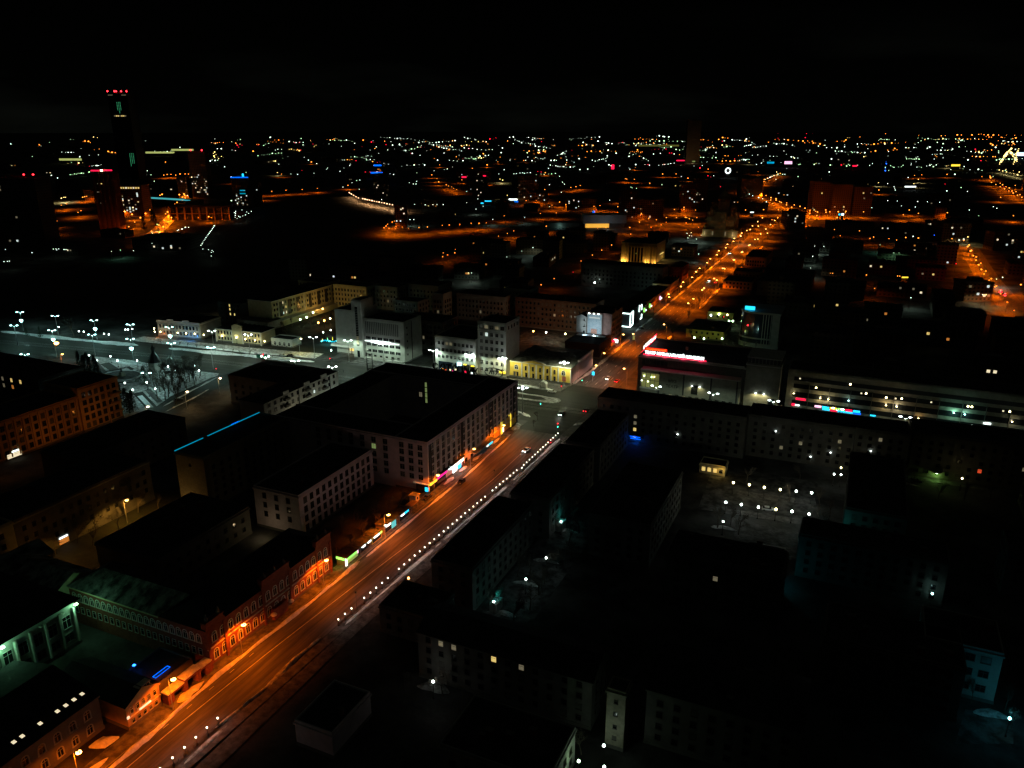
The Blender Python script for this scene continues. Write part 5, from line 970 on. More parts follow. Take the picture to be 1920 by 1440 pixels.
for i, (px, py) in enumerate(((1187, 626), (1245, 608), (1300, 560), (1320, 540), (1344, 525), (1377, 487), (1392, 472), (1406, 459), (1439, 437), (1170, 691), (1207, 668), (1225, 640), (1355, 503), (1421, 448))):
    x, y = W(px, py, 9.2); cobra(x + 1.8, y, -1, 'orange lamp right of the main street, %s' % ('beyond the crossing' if i < 5 else 'far up the street' if i < 9 else 'near the musical theatre' if i < 12 else 'at the distant bend'), p=(1.1 if y < 470 else 1.7 if y < 760 else 2.6) * 9000)
for i, (px, py) in enumerate(((1255, 557), (1277, 537), (1298, 520), (1312, 503), (1332, 485), (1348, 470), (1364, 458), (1377, 447), (1391, 437), (1407, 430), (1422, 424), (1133, 662), (1169, 627), (1118, 685))):
    x, y = W(px, py, 9.2); cobra(x - 1.8, y, 1, 'orange lamp left of the main street, %s' % ('before the bend' if i < 11 else 'between theatre and billboard'), p=(.3 if y < 430 else 1 if y < 500 else 1.6 if y < 760 else 2.6) * 9000, col=(1, .5, .3) if y < 430 else OR)
for k in range(24):  # lamps added between the surveyed ones to keep the street glowing orange
    y = 560 + k * 27.0; sd = 1 if k % 2 else -1; f = (y - 560) / 640
    cobra((-7.6 - 7 * f) if sd > 0 else 16.6 - 8 * f, y, sd, 'added orange lamp filling the %s kerb row of the far main street' % ('left' if sd > 0 else 'right'), h=10, p=6500 + 9000 * f)
for k, (px, py) in enumerate(((231, 937), (69, 1016), (113, 664), (272, 762), (346, 734), (408, 709), (560, 635), (102, 643))):
    x, y = W(px, py, 9); cobra(x, y, 1, ('yellow lamp inside the bare tree of the side lane', 'yellow lamp above the ochre end house', 'orange lamp on the near edge of the avenue at the left', 'warm lamp at the near corner of the square', 'warm lamp midway along the side of the square', 'warm lamp at the far corner of the square', 'yellow flood lamp left of the post office drive', 'strong orange lamp glowing over the avenue lane')[k],
        p=(6500, 2600, 3500, 1500, 1500, 1500, 2500, 9000)[k], col=((1, .45, .06), (1, .45, .06), OR, (1, .6, .2), (1, .6, .2), (1, .6, .2), (1, .9, .25), OR)[k], group='warm lamps of the side lanes', gm=(g_or, g_or, g_or, g_pk, g_pk, g_pk, g_ye, g_or)[k])
for o in SC.objects:
    if o.get('label', '') == 'strong orange lamp glowing over the avenue lane':
        hd = [c_ for c_ in o.children if c_.name.startswith('lamp_head')][0]; b = MB(); b.lathe(1.75, 0, [(.3, 9.9), (1.3, 9.3), (1.3, 8.8), (.4, 8.1)], g_or, 10); hd.data = b.mesh('lamp_head')
# tall twin headed avenue lamps, some carrying a glowing heart ornament
def twin(x, y, lab, n=2, h=13, p=4200, col=WH, heart=False, rz=R(24)):
    t = thing('avenue_lamp', lab, 'street lamp', (x, y, 0), rz, 'tall twin headed lamps of the avenue' if n == 2 else 'tall four headed lamps of the crossing')
    b = MB(); b.tube((0, 0, 0), (0, 0, h - .8), .2, .12, steel, 8); b.tube((0, 0, 0), (0, 0, 1.4), .32, .26, steel, 8); link('mast', b.mesh('mast'), t)
    sp = ((-1, 0), (1, 0)) if n == 2 else ((-1, 0), (1, 0), (0, -1), (0, 1)); hx = 1.75
    for dx, dy in sp:
        b = MB(); b.tube((0, 0, h - .9), (dx * hx * .6, dy * hx * .6, h - .25), .07, .06, steel, 5); b.tube((dx * hx * .6, dy * hx * .6, h - .25), (dx * hx, dy * hx, h - .1), .06, .06, steel, 5); link('arm', b.mesh('arm'), t)
        b = MB(); b.lathe(dx * hx * 1.1, dy * hx * 1.1, [(.1, h + .18), (.62, h + .02), (.62, h - .16), (.3, h - .3)], g_cy if col == WC else g_wh, 10); link('lamp_head', b.mesh('lamp_head'), t)
    if heart:
        b = MB(); q = []
        for k in range(20): a = 2 * math.pi * k / 20; q.append((.105 * 16 * math.sin(a) ** 3 * .62, 0, .065 * (13 * math.cos(a) - 5 * math.cos(2 * a) - 2 * math.cos(3 * a) - math.cos(4 * a))))
        for k in range(20): b.tube(q[k], q[(k + 1) % 20], .15, .15, g_cy, 5)
        b.poly([(x_, .05, z_) for x_, y_, z_ in q], glow('heart_fill', (.1, .7, .8), 1.4)); link('heart_ornament', b.mesh('heart'), t, (0, -.3, h - 6))
    lamp_light(t, (0, 0, h - .5), p, col, cone=172); return t
WL = (.95, 1.0, .58)
AV = [((980, 727), 4, WH, 0, 'four headed lamp standing behind the corner of the lilac block'), ((1058, 680), 4, WH, 0, 'four headed lamp before the front of the yellow theatre'), ((942, 672), 4, WH, 0, 'four headed lamp before the left end of the yellow theatre'), ((880, 664), 2, WH, 0, 'twin lamp before the white five storey block'), ((812, 656), 2, WH, 0, 'twin lamp at the corner of the side street'),
    ((718, 645), 2, WH, 0, 'twin lamp before the sign strip of the post office'), ((652, 638), 2, WH, 0, 'twin lamp before the post office canopy'), ((587, 632), 2, WH, 0, 'twin lamp on the open drive left of the post office'), ((623, 687), 2, WH, 0, 'twin lamp right above the pale apartment house roof end'), ((553, 676), 2, WH, 0, 'twin lamp rising over the black roof'), ((497, 668), 2, WH, 0, 'twin lamp beside the green bus stop'),
    ((397, 620), 2, WH, 0, 'twin lamp between the gallery and the yellow mansion'), ((465, 627), 2, WH, 0, 'twin lamp before the right end of the yellow mansion'), ((395, 651), 2, WC, 0, 'twin lamp over the long white snow bank'), ((321, 643), 2, WC, 0, 'twin lamp at the middle of the avenue behind the chapel'), ((317, 613), 2, WC, 1, 'heart lamp before the colour lit gallery'), ((244, 608), 2, WC, 0, 'twin lamp at the pond end of the avenue'),
    ((244, 635), 2, WC, 1, 'heart lamp in mid avenue left of the chapel'), ((172, 627), 2, WC, 0, 'twin lamp above the left part of the square'), ((176, 600), 2, WC, 1, 'heart lamp right of the round tree'), ((103, 592), 2, WC, 0, 'twin lamp between the dark bushes by the pond'), ((97, 619), 2, WC, 1, 'heart lamp above the strong orange lamp'), ((37, 585), 2, WC, 1, 'heart lamp nearest the left edge'),
    ((26, 610), 2, WC, 0, 'twin lamp by the dark bushes at the left edge'), ((46, 664), 2, WC, 0, 'twin lamp over the near roofs at the left edge'), ((274, 699), 2, WC, 0, 'twin lamp in the middle of the square')]
for (px, py), n, c, hrt, lab in AV:
    x, y = W(px, py, 13); twin(x, y, lab, n, p=(3600 if c == WC else 7000) if n == 2 else 12000, col=WL if n == 4 else c, heart=bool(hrt))
for k in range(7): twin(44 + k * 27, 352 + k * .6, 'avenue lamp standing between the black roofs and the long hotel', 2, p=2300, col=WH, rz=0)
# railing with globe lamps along the right kerb
def globe(x, y, h, gm, p, lab, grp, r=.3, col=(1, .8, .68), name='globe_lamp', base=True):
    t = thing(name, lab, 'globe lamp', (x, y, 0), 0, grp)
    b = MB(); b.tube((0, 0, 0), (0, 0, h - r * .6), .09, .06, dark, 6)
    if base: b.box(-.2, -.2, 0, .2, .2, .55, dark)
    link('post', b.mesh('post'), t); b = MB(); b.lathe(0, 0, [(r * .4, h - r), (r * .85, h - r * .55), (r, h), (r * .8, h + r * .6), (r * .3, h + r)], gm, 10); link('globe', b.mesh('globe'), t)
    if p: lamp_light(t, (0, 0, h + r + .15), p, col, 'POINT', size=.2)
    return t
N1 = 54; proto = None
for i in range(N1):
    f = i / (N1 - 1); px_, py_ = (631 + (1042 - 631) * (f ** 1.0)), 0
    y = 147.3 + (301 - 147.3) * f; x = xr(y) + .55 if y < 262 else 13.3 + (y - 262) * .004
    if i in (3, 9, 30): continue
    lab = 'white globe lamp on the railing beside the orange street'
    if proto is None: proto = globe(x, y, 2.15, glow('globe_white', (1, .97, .78), 3.0), 75, 'first white globe lamp at the near end of the long railing', 'globe lamps on the railing', r=.215)
    else: dup(proto, (x, y, 0), 0, lab, 'globe lamps on the railing')
for k in range(6): dup(proto, (5.75 + .02 * k, 88.6 + k * 3.25, 0), 0, 'white globe lamp on the short snow covered railing at the bottom', 'globe lamps on the short railing')
def railing(lab, pts):
    b = MB()
    for i in range(len(pts) - 1):
        a, c = pts[i], pts[i + 1]
        for z in (.35, .7, 1.05): b.tube((*a, z), (*c, z), .035, .035, dark, 4)
        n = int(math.dist(a, c) / 1.4)
        for k in range(n + 1): f = k / n; x, y = a[0] + (c[0] - a[0]) * f, a[1] + (c[1] - a[1]) * f; b.tube((x, y, 0), (x, y, 1.1), .05, .05, dark, 4)
    tag(link('railing', b.mesh('railing')), lab, 'railing')
railing('long low metal railing between the globe lamps', [(xr(147) + .5, 147), (xr(200) + .5, 200), (xr(259) + .5, 259), (13.4, 302)]); railing('short low railing half buried in snow at the bottom', [(6, 86), (6.1, 107)])
bank('snow_bank', [(xr(147) + 1.7, 146), (xr(200) + 1.7, 200), (xr(259) + 1.7, 259), (14.8, 303)], 1.9, .35, m=snow, seed=60, step=3, label='low snow strip behind the long lamp railing')  # snow strip made whiter to stand in for the lamps' bright edge
bank('snow_bank', [(7.4, 84), (7.6, 107)], 1.7, .4, m=snow_d, seed=61, step=2)
# warm park lanterns before the mansions, yard lamps, square lamps
for k, (px, py) in enumerate([(290, 622), (301, 622), (333, 624), (349, 625), (365, 626), (382, 628), (416, 630), (443, 633), (460, 636), (478, 638), (496, 640), (289, 616)]):
    x, y = W(px, py, 4); globe(x, y, 4, g_ye, 45 if px < 375 else 200, 'warm park lantern before the %s' % ('colour lit gallery' if px < 375 else 'yellow mansion'), 'warm lanterns before the mansions', r=.42, col=(1, .78, .32), name='park_lantern')
for k, (px, py) in enumerate([(148, 621), (157, 622), (195, 626), (204, 627), (235, 618), (248, 617), (240, 618), (110, 613), (167, 666), (182, 676), (207, 668), (220, 676), (257, 676), (315, 687), (365, 686), (329, 695), (373, 695), (234, 718), (275, 717), (291, 729), (249, 731), (621, 657), (606, 623), (620, 619)]):
    x, y = W(px, py, 4); globe(x, y, 4, g_wh, 230, 'white globe lamp %s' % ('on the pond side of the avenue' if py < 630 and px < 300 else 'among the paths of the square' if px < 400 else 'left of the post office'), 'white globe lamps of the square and the quay', r=.4, col=WC, name='park_lantern')
for k, (px, py) in enumerate([(1375, 905), (1405, 909), (1433, 914), (1463, 918), (1493, 921), (1522, 924), (1361, 942), (1390, 946), (1422, 951), (1455, 955), (1485, 959), (1517, 964)]):
    x, y = W(px, py, 4.5); globe(x, y, 4.5, g_ye if k in (0, 1, 2, 3, 9) else g_wh, 130, 'yard lamp %s in the %s row of the garden lamps' % (('first', 'second', 'third', 'fourth', 'fifth', 'sixth')[k % 6], 'upper' if k < 6 else 'lower'), 'two rows of garden lamps', r=.42, col=(.9, .95, .75), name='yard_lamp')
for k, (px, py, gm, c, p, lab) in enumerate([(1132, 1398, g_wh, WH, 90, 'white lamp on a thin post below the pale stair tower'), (1085, 1427, g_gr, (.6, 1, .5), 110, 'greenish lamp nearest the bottom centre'), (1133, 1438, g_wh, WH, 60, 'white lamp cut by the bottom edge'), (766, 1084, g_or, OR, 500, 'orange lamp on the roof corner right of the railing'), (1893, 1347, g_cy, (.05, .65, .9), 260, 'cyan lamp beside the lit yard at the bottom right'),
    (1748, 1113, g_cy, WC, 15, 'thin pale lamp in the dark right yards'), (1557, 1010, g_wh, (.05, .9, .85), 420, 'lamp lighting icy branches turquoise'), (926, 1128, g_wh, WC, 12, 'small lamp above the lower turquoise canopy'), (1052, 978, g_wh, WC, 12, 'small lamp above the upper turquoise canopy'),
    (1577, 877, g_ye, YE, 60, 'yellow yard lamp right of the garden lamps'), (1564, 889, g_wh, WH, 30, 'lower white yard lamp in the group of three'), (1577, 890, g_wh, WH, 30, 'right white yard lamp in the group of three'), (1804, 897, g_ye, YE, 60, 'yellow yard lamp at the right'), (1595, 906, g_wh, WH, 30, 'dim yard lamp below the tall mast'),
    (1388, 654, g_cy, WC, 700, 'cyan white lamp at the foot of the rounded office'), (1367, 633 - 31 + 0, g_gr, (.5, 1, .3), 260, 'greenish yard lamp beside the rounded office'), (1302, 633, g_gr, (.6, 1, .15), 300, 'left yard lamp before the yellow depot'), (1320, 635, g_gr, (.6, 1, .15), 300, 'middle yard lamp before the yellow depot'), (1354, 635, g_gr, (.8, 1, .15), 300, 'right yard lamp before the yellow depot'), (1345, 651, g_gr, (.7, 1, .2), 120, 'near yard lamp below the depot'), (1326, 652, g_ye, YE, 80, 'yellow yard lamp below the depot'),
    (1348, 589, g_gr, (.6, 1, .15), 300, 'lamp left on the green lit house'), (1364, 590, g_ye, (.7, 1, .15), 500, 'bright lamp right on the green lit house'), (1333, 591, g_wh, WH, 100, 'white lamp by the small gate arch'), (1374, 602, g_gr, (.5, 1, .5), 120, 'upper greenish lamp beside the rounded office'),
    (1000, 621, g_or, OR, 2400, 'strong orange yard lamp behind the white tower'), (1024, 623, g_wh, (1, .8, .5), 1300, 'white yard lamp in the rust coloured courtyard'), (1060, 626, g_ye, (1, .85, .5), 2400, 'bright warm lamp at the courtyard end'),
    (575, 595, g_gr, (.4, 1, .4), 200, 'left green park lamp below the yellow house'), (563, 599, g_gr, (.4, 1, .4), 160, 'far left green park lamp below the yellow house'), (587, 586, g_gr, (.4, 1, .4), 200, 'right green park lamp below the yellow house'), (553, 572, g_pk, (.5, .8, .2), 900, 'pinkish lamp lighting the facade green'), (608, 601, g_or, OR, 160, 'orange park lamp behind the light figure'), (619, 597, g_ye, YE, 120, 'yellow park lamp beside the post office wing'), (597, 605, g_or, OR, 90, 'small orange park lamp'), (605, 579, g_or, (1, .55, .12), 2200, 'orange lamp lighting the facade amber'), (422, 576, g_ye, YE, 500, 'pale lamp by the pond pavilion'),
    (1176, 528, g_wh, WH, 160, 'white lamp in the dark garden'), (1211, 533, g_ye, YE, 160, 'yellow lamp over the small gate'), (1216, 541, g_cy, WC, 200, 'turquoise lamp beside the small gate'), (1115, 530, g_wh, WH, 120, 'dim lamp in the dark garden'), (1024, 1046, g_wh, (.6, .9, .85), 90, 'faint added yard lamp over a snow heap between the dark blocks'), (986, 1086, g_wh, (.5, .95, .85), 90, 'faint added yard lamp over the middle snow heap'), (812, 1278, g_wh, (.9, .9, .8), 70, 'faint added yard lamp at a snowy doorway near the bottom'), (1356, 978, g_wh, (.7, .95, .9), 110, 'faint added yard lamp below the garden lamps')]):  # the faint yard lamps are added to bring out patches of snow
    x, y = W(px, py, 5); globe(x, y, 5, gm, p, lab, None, r=max(.32, .0011 * math.dist((x, y), CAMP[:2])), col=c, name='yard_lamp')

# ------------------------------------------------------------------ far lights: surveyed ones, then added rows and random dots
FAR = []
def F(c, ox, oy, s, pts):
    for q in pts.split():
        a, b_ = q.split(','); FAR.append((c, ox + float(a) / s, oy + float(b_) / s))
F('o', 960, 200, 4, '660,742 793,750 931,756 1073,763 1218,771 1377,775 1051,735 615,748 332,797 213,800 257,897 13,932 434,735 403,735 357,715 253,688 216,680 183,665 246,622 106,705 821,690 973,809 1025,838 1083,847 1156,866 956,865 883,906 1043,905 891,955 1119,886 705,908 643,912 740,852 747,1038 673,1076 603,1113 518,1157 1306,872 1355,851 1752,775 1887,772 219,1336 316,1290 1033,575 1320,537 1130,505 860,543 918,545 480,600 512,592 441,606 497,368 165,355 708,286 183,705 175,690 300,740 1290,730 1290,755 1290,770 850,540 970,800 1300,830 1330,840 1400,905')
F('w', 960, 200, 4, '73,1083 157,1057 929,293 1070,293 715,368 673,347 405,376 878,372 967,372 987,387 781,349 882,349 1290,301 1530,344 1664,358 1753,346 509,472 568,468 878,461 727,436 742,443 809,443 928,434 996,434 1022,405 705,407 352,453 403,435 437,453 460,453 449,407 411,400 150,405 103,403 179,381 193,386 216,388 232,393 246,384 293,403 317,403 332,403 1062,355 1113,350 1216,355 1424,415 1463,415 1427,442 1513,518 1752,400 1803,365 1843,362 1834,434 1870,423 1887,408 357,523 393,581 281,585 733,701 500,748 747,806 896,773 1400,1105 1344,945 1348,970 1383,993 1418,964 1313,950 1331,968 1320,985 1718,972 1365,445 23,245 205,300 560,285 600,288 800,280 840,272 1050,245 1505,290 1800,268 95,830 282,750')
F('r', 960, 200, 4, '215,349 757,449 1151,298 1155,318 1181,347 1198,347 1020,434 1578,259 459,1241 634,775 1565,600 1670,390 1410,460')
F('w', 480, 200, 4, '640,297 547,280 1076,285 1012,262 1240,291 1282,330 1772,322 1820,292 1553,405 1650,401 1804,401 1523,363 1861,473 1905,405 886,397 857,397 840,400 703,441 435,500 312,508 261,505 647,400 663,400 240,374 1412,473 1336,480 1580,636 1580,720 1722,622 1664,692 1704,747 1650,768 1190,733 1269,737 1327,735 1357,735 1404,735 1155,847 1184,847 1776,845 1881,1128 1592,1247 1616,1247 942,697 779,550 775,620 652,603 720,570 107,230 740,275 1095,300 1120,290 1410,348 1230,365 1200,580 1180,580 1150,570 1205,560 535,460 530,470 660,460 630,485')
F('y', 480, 200, 4, '1458,291 1572,262 1617,262 1667,262 1705,259 1580,288 1748,322 1885,665 1560,290 1600,288 1540,292 1830,543 1850,551 160,494 130,408 145,408 440,295 450,290 435,300 250,320 265,318 285,325 305,328 325,330 1700,262')
F('o', 480, 200, 4, '1357,540 1370,563 1427,586 1444,595 1467,601 1483,612 1505,622 1690,549 1735,560 1397,890 1451,886 1529,882 1613,874 1673,874 1727,872 1862,818 1885,951 1818,971 1405,1097 1437,1112 1495,1070 1491,1096 1400,1125 998,913 1048,915 1050,900 1097,903 1143,913 1223,907 1286,902 1038,858 1022,865 987,882 975,895 960,908 690,590 20,638 43,668 118,635 225,627 346,622 460,612 925,465 915,470 930,475')
F('p', 480, 200, 4, '700,645 715,655 732,665 750,676 768,684 800,690 818,694 835,698 852,701 870,705 888,709 906,713 924,716 943,720 962,723 982,728 1002,732 1023,736 1041,740 1060,743 1077,748 1092,755')
F('r', 480, 200, 4, '17,288 427,280 865,265 883,270 930,262 975,285 795,300 1220,305 1240,305 1264,305 1598,315 1550,390 1855,360 1798,232 855,490 820,490 965,530 345,478 750,405 290,270 325,270 335,325 1640,545 930,415 910,418 1160,350')
F('r', 0, 140, 4, '13,890 15,920 1063,725 583,675 670,687 955,460 1780,530 1815,530')
F('w', 0, 140, 4, '81,520 599,613 670,606 738,602 883,603 1350,545 1160,573 385,755 432,775 1733,765 835,1325 1000,1320 40,1310 400,1308 418,1305 440,1306 480,1312 495,1312 1772,951 1642,1040 1700,982 150,1040 200,1055 970,850 965,865 1085,895 1760,1035 1815,1015 320,965 1630,555 1660,555 55,1400 30,1402 70,1398 240,1335 210,1175')
F('g', 0, 140, 4, '903,1315 1178,1122 1143,1190 1197,1185 1735,945')
F('y', 0, 140, 4, '500,637 530,637 560,637 590,662 620,662 510,665 1385,905 1368,920 1350,940 1328,958 1311,973 1283,1003 1270,1018 1257,1030 1242,1043 1300,985 318,925 332,926 460,927 480,920 492,920 1610,580 1600,590 1620,600 1605,610 1635,618 1660,612 1675,620 1640,630 1610,620')
F('o', 0, 140, 4, '1325,1015 1313,1040 1285,1072 1260,1104 1226,1140 965,1140 1010,1105 1053,1073 1092,1042 1127,1015 1636,1000 1605,1025 1565,1065 275,1165 300,1160 335,1130 355,1112 425,1097 400,1150 422,1150 585,1033 607,1020 460,980 500,970 620,920 635,915 650,912 1200,905 1215,898 920,1018 990,1048 1345,900 1380,895')
F('w', 0, 140, 4, '1607,1133 1600,1145 1593,1156 1585,1168 1577,1178 1569,1189 1561,1200 1553,1210 1545,1221 1538,1233 1530,1245 1522,1256 1516,1268 1507,1280 1522,1308 1563,1313 1590,1318 1600,1328 1585,1333 1584,1360 1778,1078 1800,1068 1820,1060 1842,1052 1865,1040 1885,1026 1790,1062 1850,1030 1767,1025 1766,1040 1765,1055 1764,1070 1390,1145 1415,1145 1330,1170 1340,1165 1365,1158 1140,1250 1140,1265 1172,1250 1172,1230 1205,1215 1210,1205')
F('w', 1440, 200, 4, '440,308 478,308 517,308 287,327 313,327 139,355 175,376 190,376 200,386 223,385 15,371 41,373 68,373 513,355 627,397 476,392 98,417 763,440 783,428 900,370 1036,379 1110,381 1186,403 1213,303 1195,312 1467,380 1707,305 1626,322 1247,393 1075,425 1073,437 1117,453 1190,445 1213,440 1225,433 1262,437 1372,473 1515,473 1578,470 1675,473 1051,531 1342,632 1495,635 1716,762 1690,750 1288,717 1105,752 898,705 970,707 1122,711 1195,713 1001,744 779,758 335,1122 319,1210 291,1344 350,1046 419,1048 1089,972 1072,1433 1714,1293 1760,1280 520,622 532,616 545,610 558,604 570,598 582,594 945,600 955,625 950,612 110,507 127,507 897,577 1610,1410')
F('g', 1440, 200, 4, '601,357 632,345 240,432 347,433 365,423 467,438 590,445 603,433 613,440 425,593 313,677 1133,450 1150,455 1013,440 978,452 945,455 920,443 935,450 1463,467 1605,478 1718,475 1780,478 1448,607 1580,818 842,1036 944,1097 983,1097 230,435 480,438 880,455 905,478 1330,445 1480,300 1000,450 1240,450')
F('y', 1440, 200, 4, '1348,328 1128,545 1094,578 829,570 1583,343 65,490 1340,445 1355,440 1405,440 1420,440 1500,977 1185,400 1637,1410 1825,310 1815,322 1805,334 1796,346 1787,358 1778,371 1769,384 1760,398 1750,413 1738,430 1880,315 1876,328 1872,341 1868,354 1863,368 1858,383 1853,399 1847,415 1840,430 1785,470 1840,480 1885,490 1800,265 1830,265 1645,340')
F('o', 1440, 200, 4, '390,279 513,260 690,227 693,350 1256,368 1533,373 1559,375 1590,375 1617,373 1645,375 1687,375 1705,375 1465,372 1728,255 1343,508 1099,515 1153,511 1604,525 1665,518 1670,535 1685,528 1742,575 1759,586 1785,600 1810,610 1830,633 1860,637 1890,660 1745,680 1060,775 1015,810 1345,795 1128,800 1841,818 686,932 498,922 542,968 1033,981 765,988 792,978 908,990 965,1000 1128,985 468,1249 485,1250 738,1262 972,1270 988,1271 1380,990 1469,1003 1509,1038 1526,1078 1562,1127 1596,1174 1633,1233 1675,1290 1713,1345 1897,1335 800,1363 1300,218 1330,218 1420,212 1450,212 1530,212 1580,208 1600,205 1620,210 1650,212 1690,213 1730,213 1790,213 1850,215 1900,213 882,203 1130,215')
F('o', 1440, 200, 4, '20,700 34,727 87,712 140,722 197,737 240,748 277,762 315,777 312,802 390,765 357,785 371,790 433,775 435,792 463,788 527,788 584,785 580,795 717,789 78,772 148,770 167,797 273,820 233,846 309,840 60,690')
F('w', 960, 200, 4, '1717,630 1740,622 1763,612 1785,600 1803,590 1830,578 1850,568 1865,560 1880,553 1900,545 1790,640 1800,650 1805,668 1850,682 1880,690 1908,714 1780,655 1815,640')
F('w', 1440, 200, 4, '0,538 15,530 30,523 45,517 60,545 75,505')
F('r', 1440, 200, 4, '75,197 75,237 288,165 335,165 280,232 550,437 1768,603 1328,580 1597,405 388,827 1410,1178 1555,320')
F('b', 1440, 200, 4, '886,410 888,428 882,465 880,480 1247,963')
rr = random.Random(11)
for _ in range(150):   # far rows of street lamps, each row one colour, dense under the horizon
    c = rr.choice('wwwwggooory'); px = rr.uniform(700, 1915) if rr.random() < .82 else rr.uniform(100, 700); py = 256 + abs(rr.gauss(0, 1)) * 30; n = rr.randint(2, 9); dx = rr.uniform(3, 9) * rr.choice((-1, 1)); dy = rr.gauss(0, .5)
    if c in 'ry': n = rr.randint(1, 3)
    for k in range(n): FAR.append((c, px + dx * k + rr.gauss(0, .8), py + dy * k + rr.gauss(0, .5)))
for _ in range(300): FAR.append((rr.choice('wwgoo'), rr.uniform(620, 1915) if rr.random() < .8 else rr.uniform(60, 620), 258 + abs(rr.gauss(0, 1)) * 40))
def row(c, P, n):
    L_ = [math.dist(W(*P[i]), W(*P[i + 1])) for i in range(len(P) - 1)]; T_ = sum(L_)
    for k in range(n):
        q = T_ * (k + .5) / n; i = 0
        while i < len(L_) - 1 and q > L_[i]: q -= L_[i]; i += 1
        f = q / L_[i]; FAR.append((c, P[i][0] + (P[i + 1][0] - P[i][0]) * f, P[i][1] + (P[i + 1][1] - P[i][1]) * f))
row('y', [(1908, 304), (1899, 292), (1893, 282)], 9); row('y', [(1874, 306), (1886, 288), (1897, 278)], 14); row('y', [(1870, 318), (1918, 330)], 7)
row('o', [(1398, 352), (1440, 368), (1500, 396), (1545, 408), (1600, 408)], 14); row('o', [(1390, 356), (1424, 340), (1466, 324)], 12); row('o', [(1908, 590), (1874, 548), (1846, 515), (1812, 458)], 12); row('o', [(1316, 408), (1240, 408)], 4)  # orange rows added so these far streets glow as ribbons
row('o', [(1442, 414), (1470, 404), (1500, 400)], 4); row('o', [(1855, 340), (1920, 372)], 8); row('o', [(262, 452), (296, 424), (326, 396), (350, 368)], 10)
GM = {'o': f_or, 'w': f_wh, 'r': f_rd, 'y': f_ye, 'g': f_gr, 'p': f_pk, 'b': f_bl}
GC = {'o': OR, 'w': WH, 'r': (1, .02, .02), 'y': YE, 'g': GR, 'p': (1, .5, .2), 'b': (0, .1, 1)}
GN = {'o': 'orange', 'w': 'white', 'r': 'red', 'y': 'yellow', 'g': 'green white', 'p': 'peach coloured', 'b': 'blue'}
pts = []
for c, px, py in FAR:
    if c == 'y' and 240 < px < 352 and 364 < py < 402: c = 'o'
    h = 9.0; x, y = W(px, max(py, 250.5), h); pts.append((math.dist((x, y), CAMP[:2]), c, x, y, h, px, py))
pts.sort(); HM = {}
def headmesh(c, k, h, r):
    if (c, k) not in HM:
        b = MB(); b.tube((0, 0, 0), (0, 0, h - r * .5), max(.1, r * .12), max(.08, r * .1), dark, 4); pm = b.mesh('mast')
        b = MB(); b.lathe(0, 0, [(r * .3, h - r * .7), (r, h - r * .1), (r * .8, h + r * .5), (r * .2, h + r * .8)], GM[c], 8); HM[(c, k)] = (pm, b.mesh('lamp_head'))
    return HM[(c, k)]
nlit = 0; far_mb = MB()
KEEP = 226
for i, (D, c, x, y, h, px, py) in enumerate(pts):
    r = max(.33, D * .00045) * (1.2 if c in 'yo' and D < 2500 else 1.0) * rr.choice((.45, .6, .75, .9, 1.2, 1.8) if D > 2500 else  (.8, 1, 1.2)) * (1.5 if (240 < px < 440 and 360 < py < 440) or (px > 1800 and 440 < py < 580) else 1.9 if c == 'p' or (px > 1868 and 272 < py < 312 and c == 'y') else 1.25 if (1370 < px < 1620 and 320 < py < 425) else 1); k = int(math.log(r / .3) * 5); r = .3 * math.exp(k / 5)
    if c == 'p': r *= 1
    if i < KEEP:
        pm, hm = headmesh(c, k, h, r)
        where = 'far up the main street' if 1300 < px < 1460 and py > 400 else 'on the left shore of the pond' if px < 520 and py > 360 else 'on the far pond shore' if px < 960 and py > 340 else 'on the lit plaza beyond the pond' if px < 1300 and py > 360 else 'by the far crossing' if px < 1640 and 360 < py < 425 else 'along the right hand street' if px > 1800 and py > 430 else 'in the dark quarter at the right' if px > 1400 and py > 425 else 'in the town below the horizon'
        t = thing('distant_street_lamp', 'small %s street lamp %s' % (GN[c], where), 'street lamp', (x, y, 0), 0, 'distant %s lamps %s' % (GN[c], where))
        link('mast', pm, t); link('lamp_head', hm, t)
        if D < 3400 and c in 'oypwg':
            p = {'o': 17000, 'y': 9000, 'p': 7000, 'w': 2600, 'g': 1800}[c] * min(1.6, max(.35, D / 1000))
            if c == 'w' and px < 530: p = 60
            if c in 'oy' and not ((1300 < px < 1460 and py > 400) or (1370 < px < 1640 and 320 < py < 425) or (px > 1800 and py > 430) or (230 < px < 490 and 360 < py < 445) or (930 < px < 1320 and 395 < py < 452) or (700 < px < 965 and 405 < py < 445)): p *= .2
            if 820 < px < 870 and 455 < py < 490: p = 2500
            if c == 'o' and 200 < px < 470: p *= 2.0
            if c == 'o' and 1380 < px < 1620: p *= .8
            if px > 1790 and py > 430: p *= 1.3
            lamp_light(t, (0, 0, h - r * .8), p, GC[c], size=.5); nlit += 1
    else:
        far_mb.lathe(x, y, [(r * .3, h - r * .7), (r, h - r * .1), (r * .8, h + r * .5), (r * .2, h + r * .8)], GM[c], 6)
        if D < 3400 and c in 'oyp': l = lamp_light(None, (x, y, h - r), {'o': 30000, 'y': 20000, 'p': 15000}[c], GC[c], size=.5)
tag(link('distant_city_lights', far_mb.mesh('distant_city_lights')), 'countless tiny coloured lights strewn over the far town', 'lights', None, 'stuff')
print('lights', nlit, len(pts))
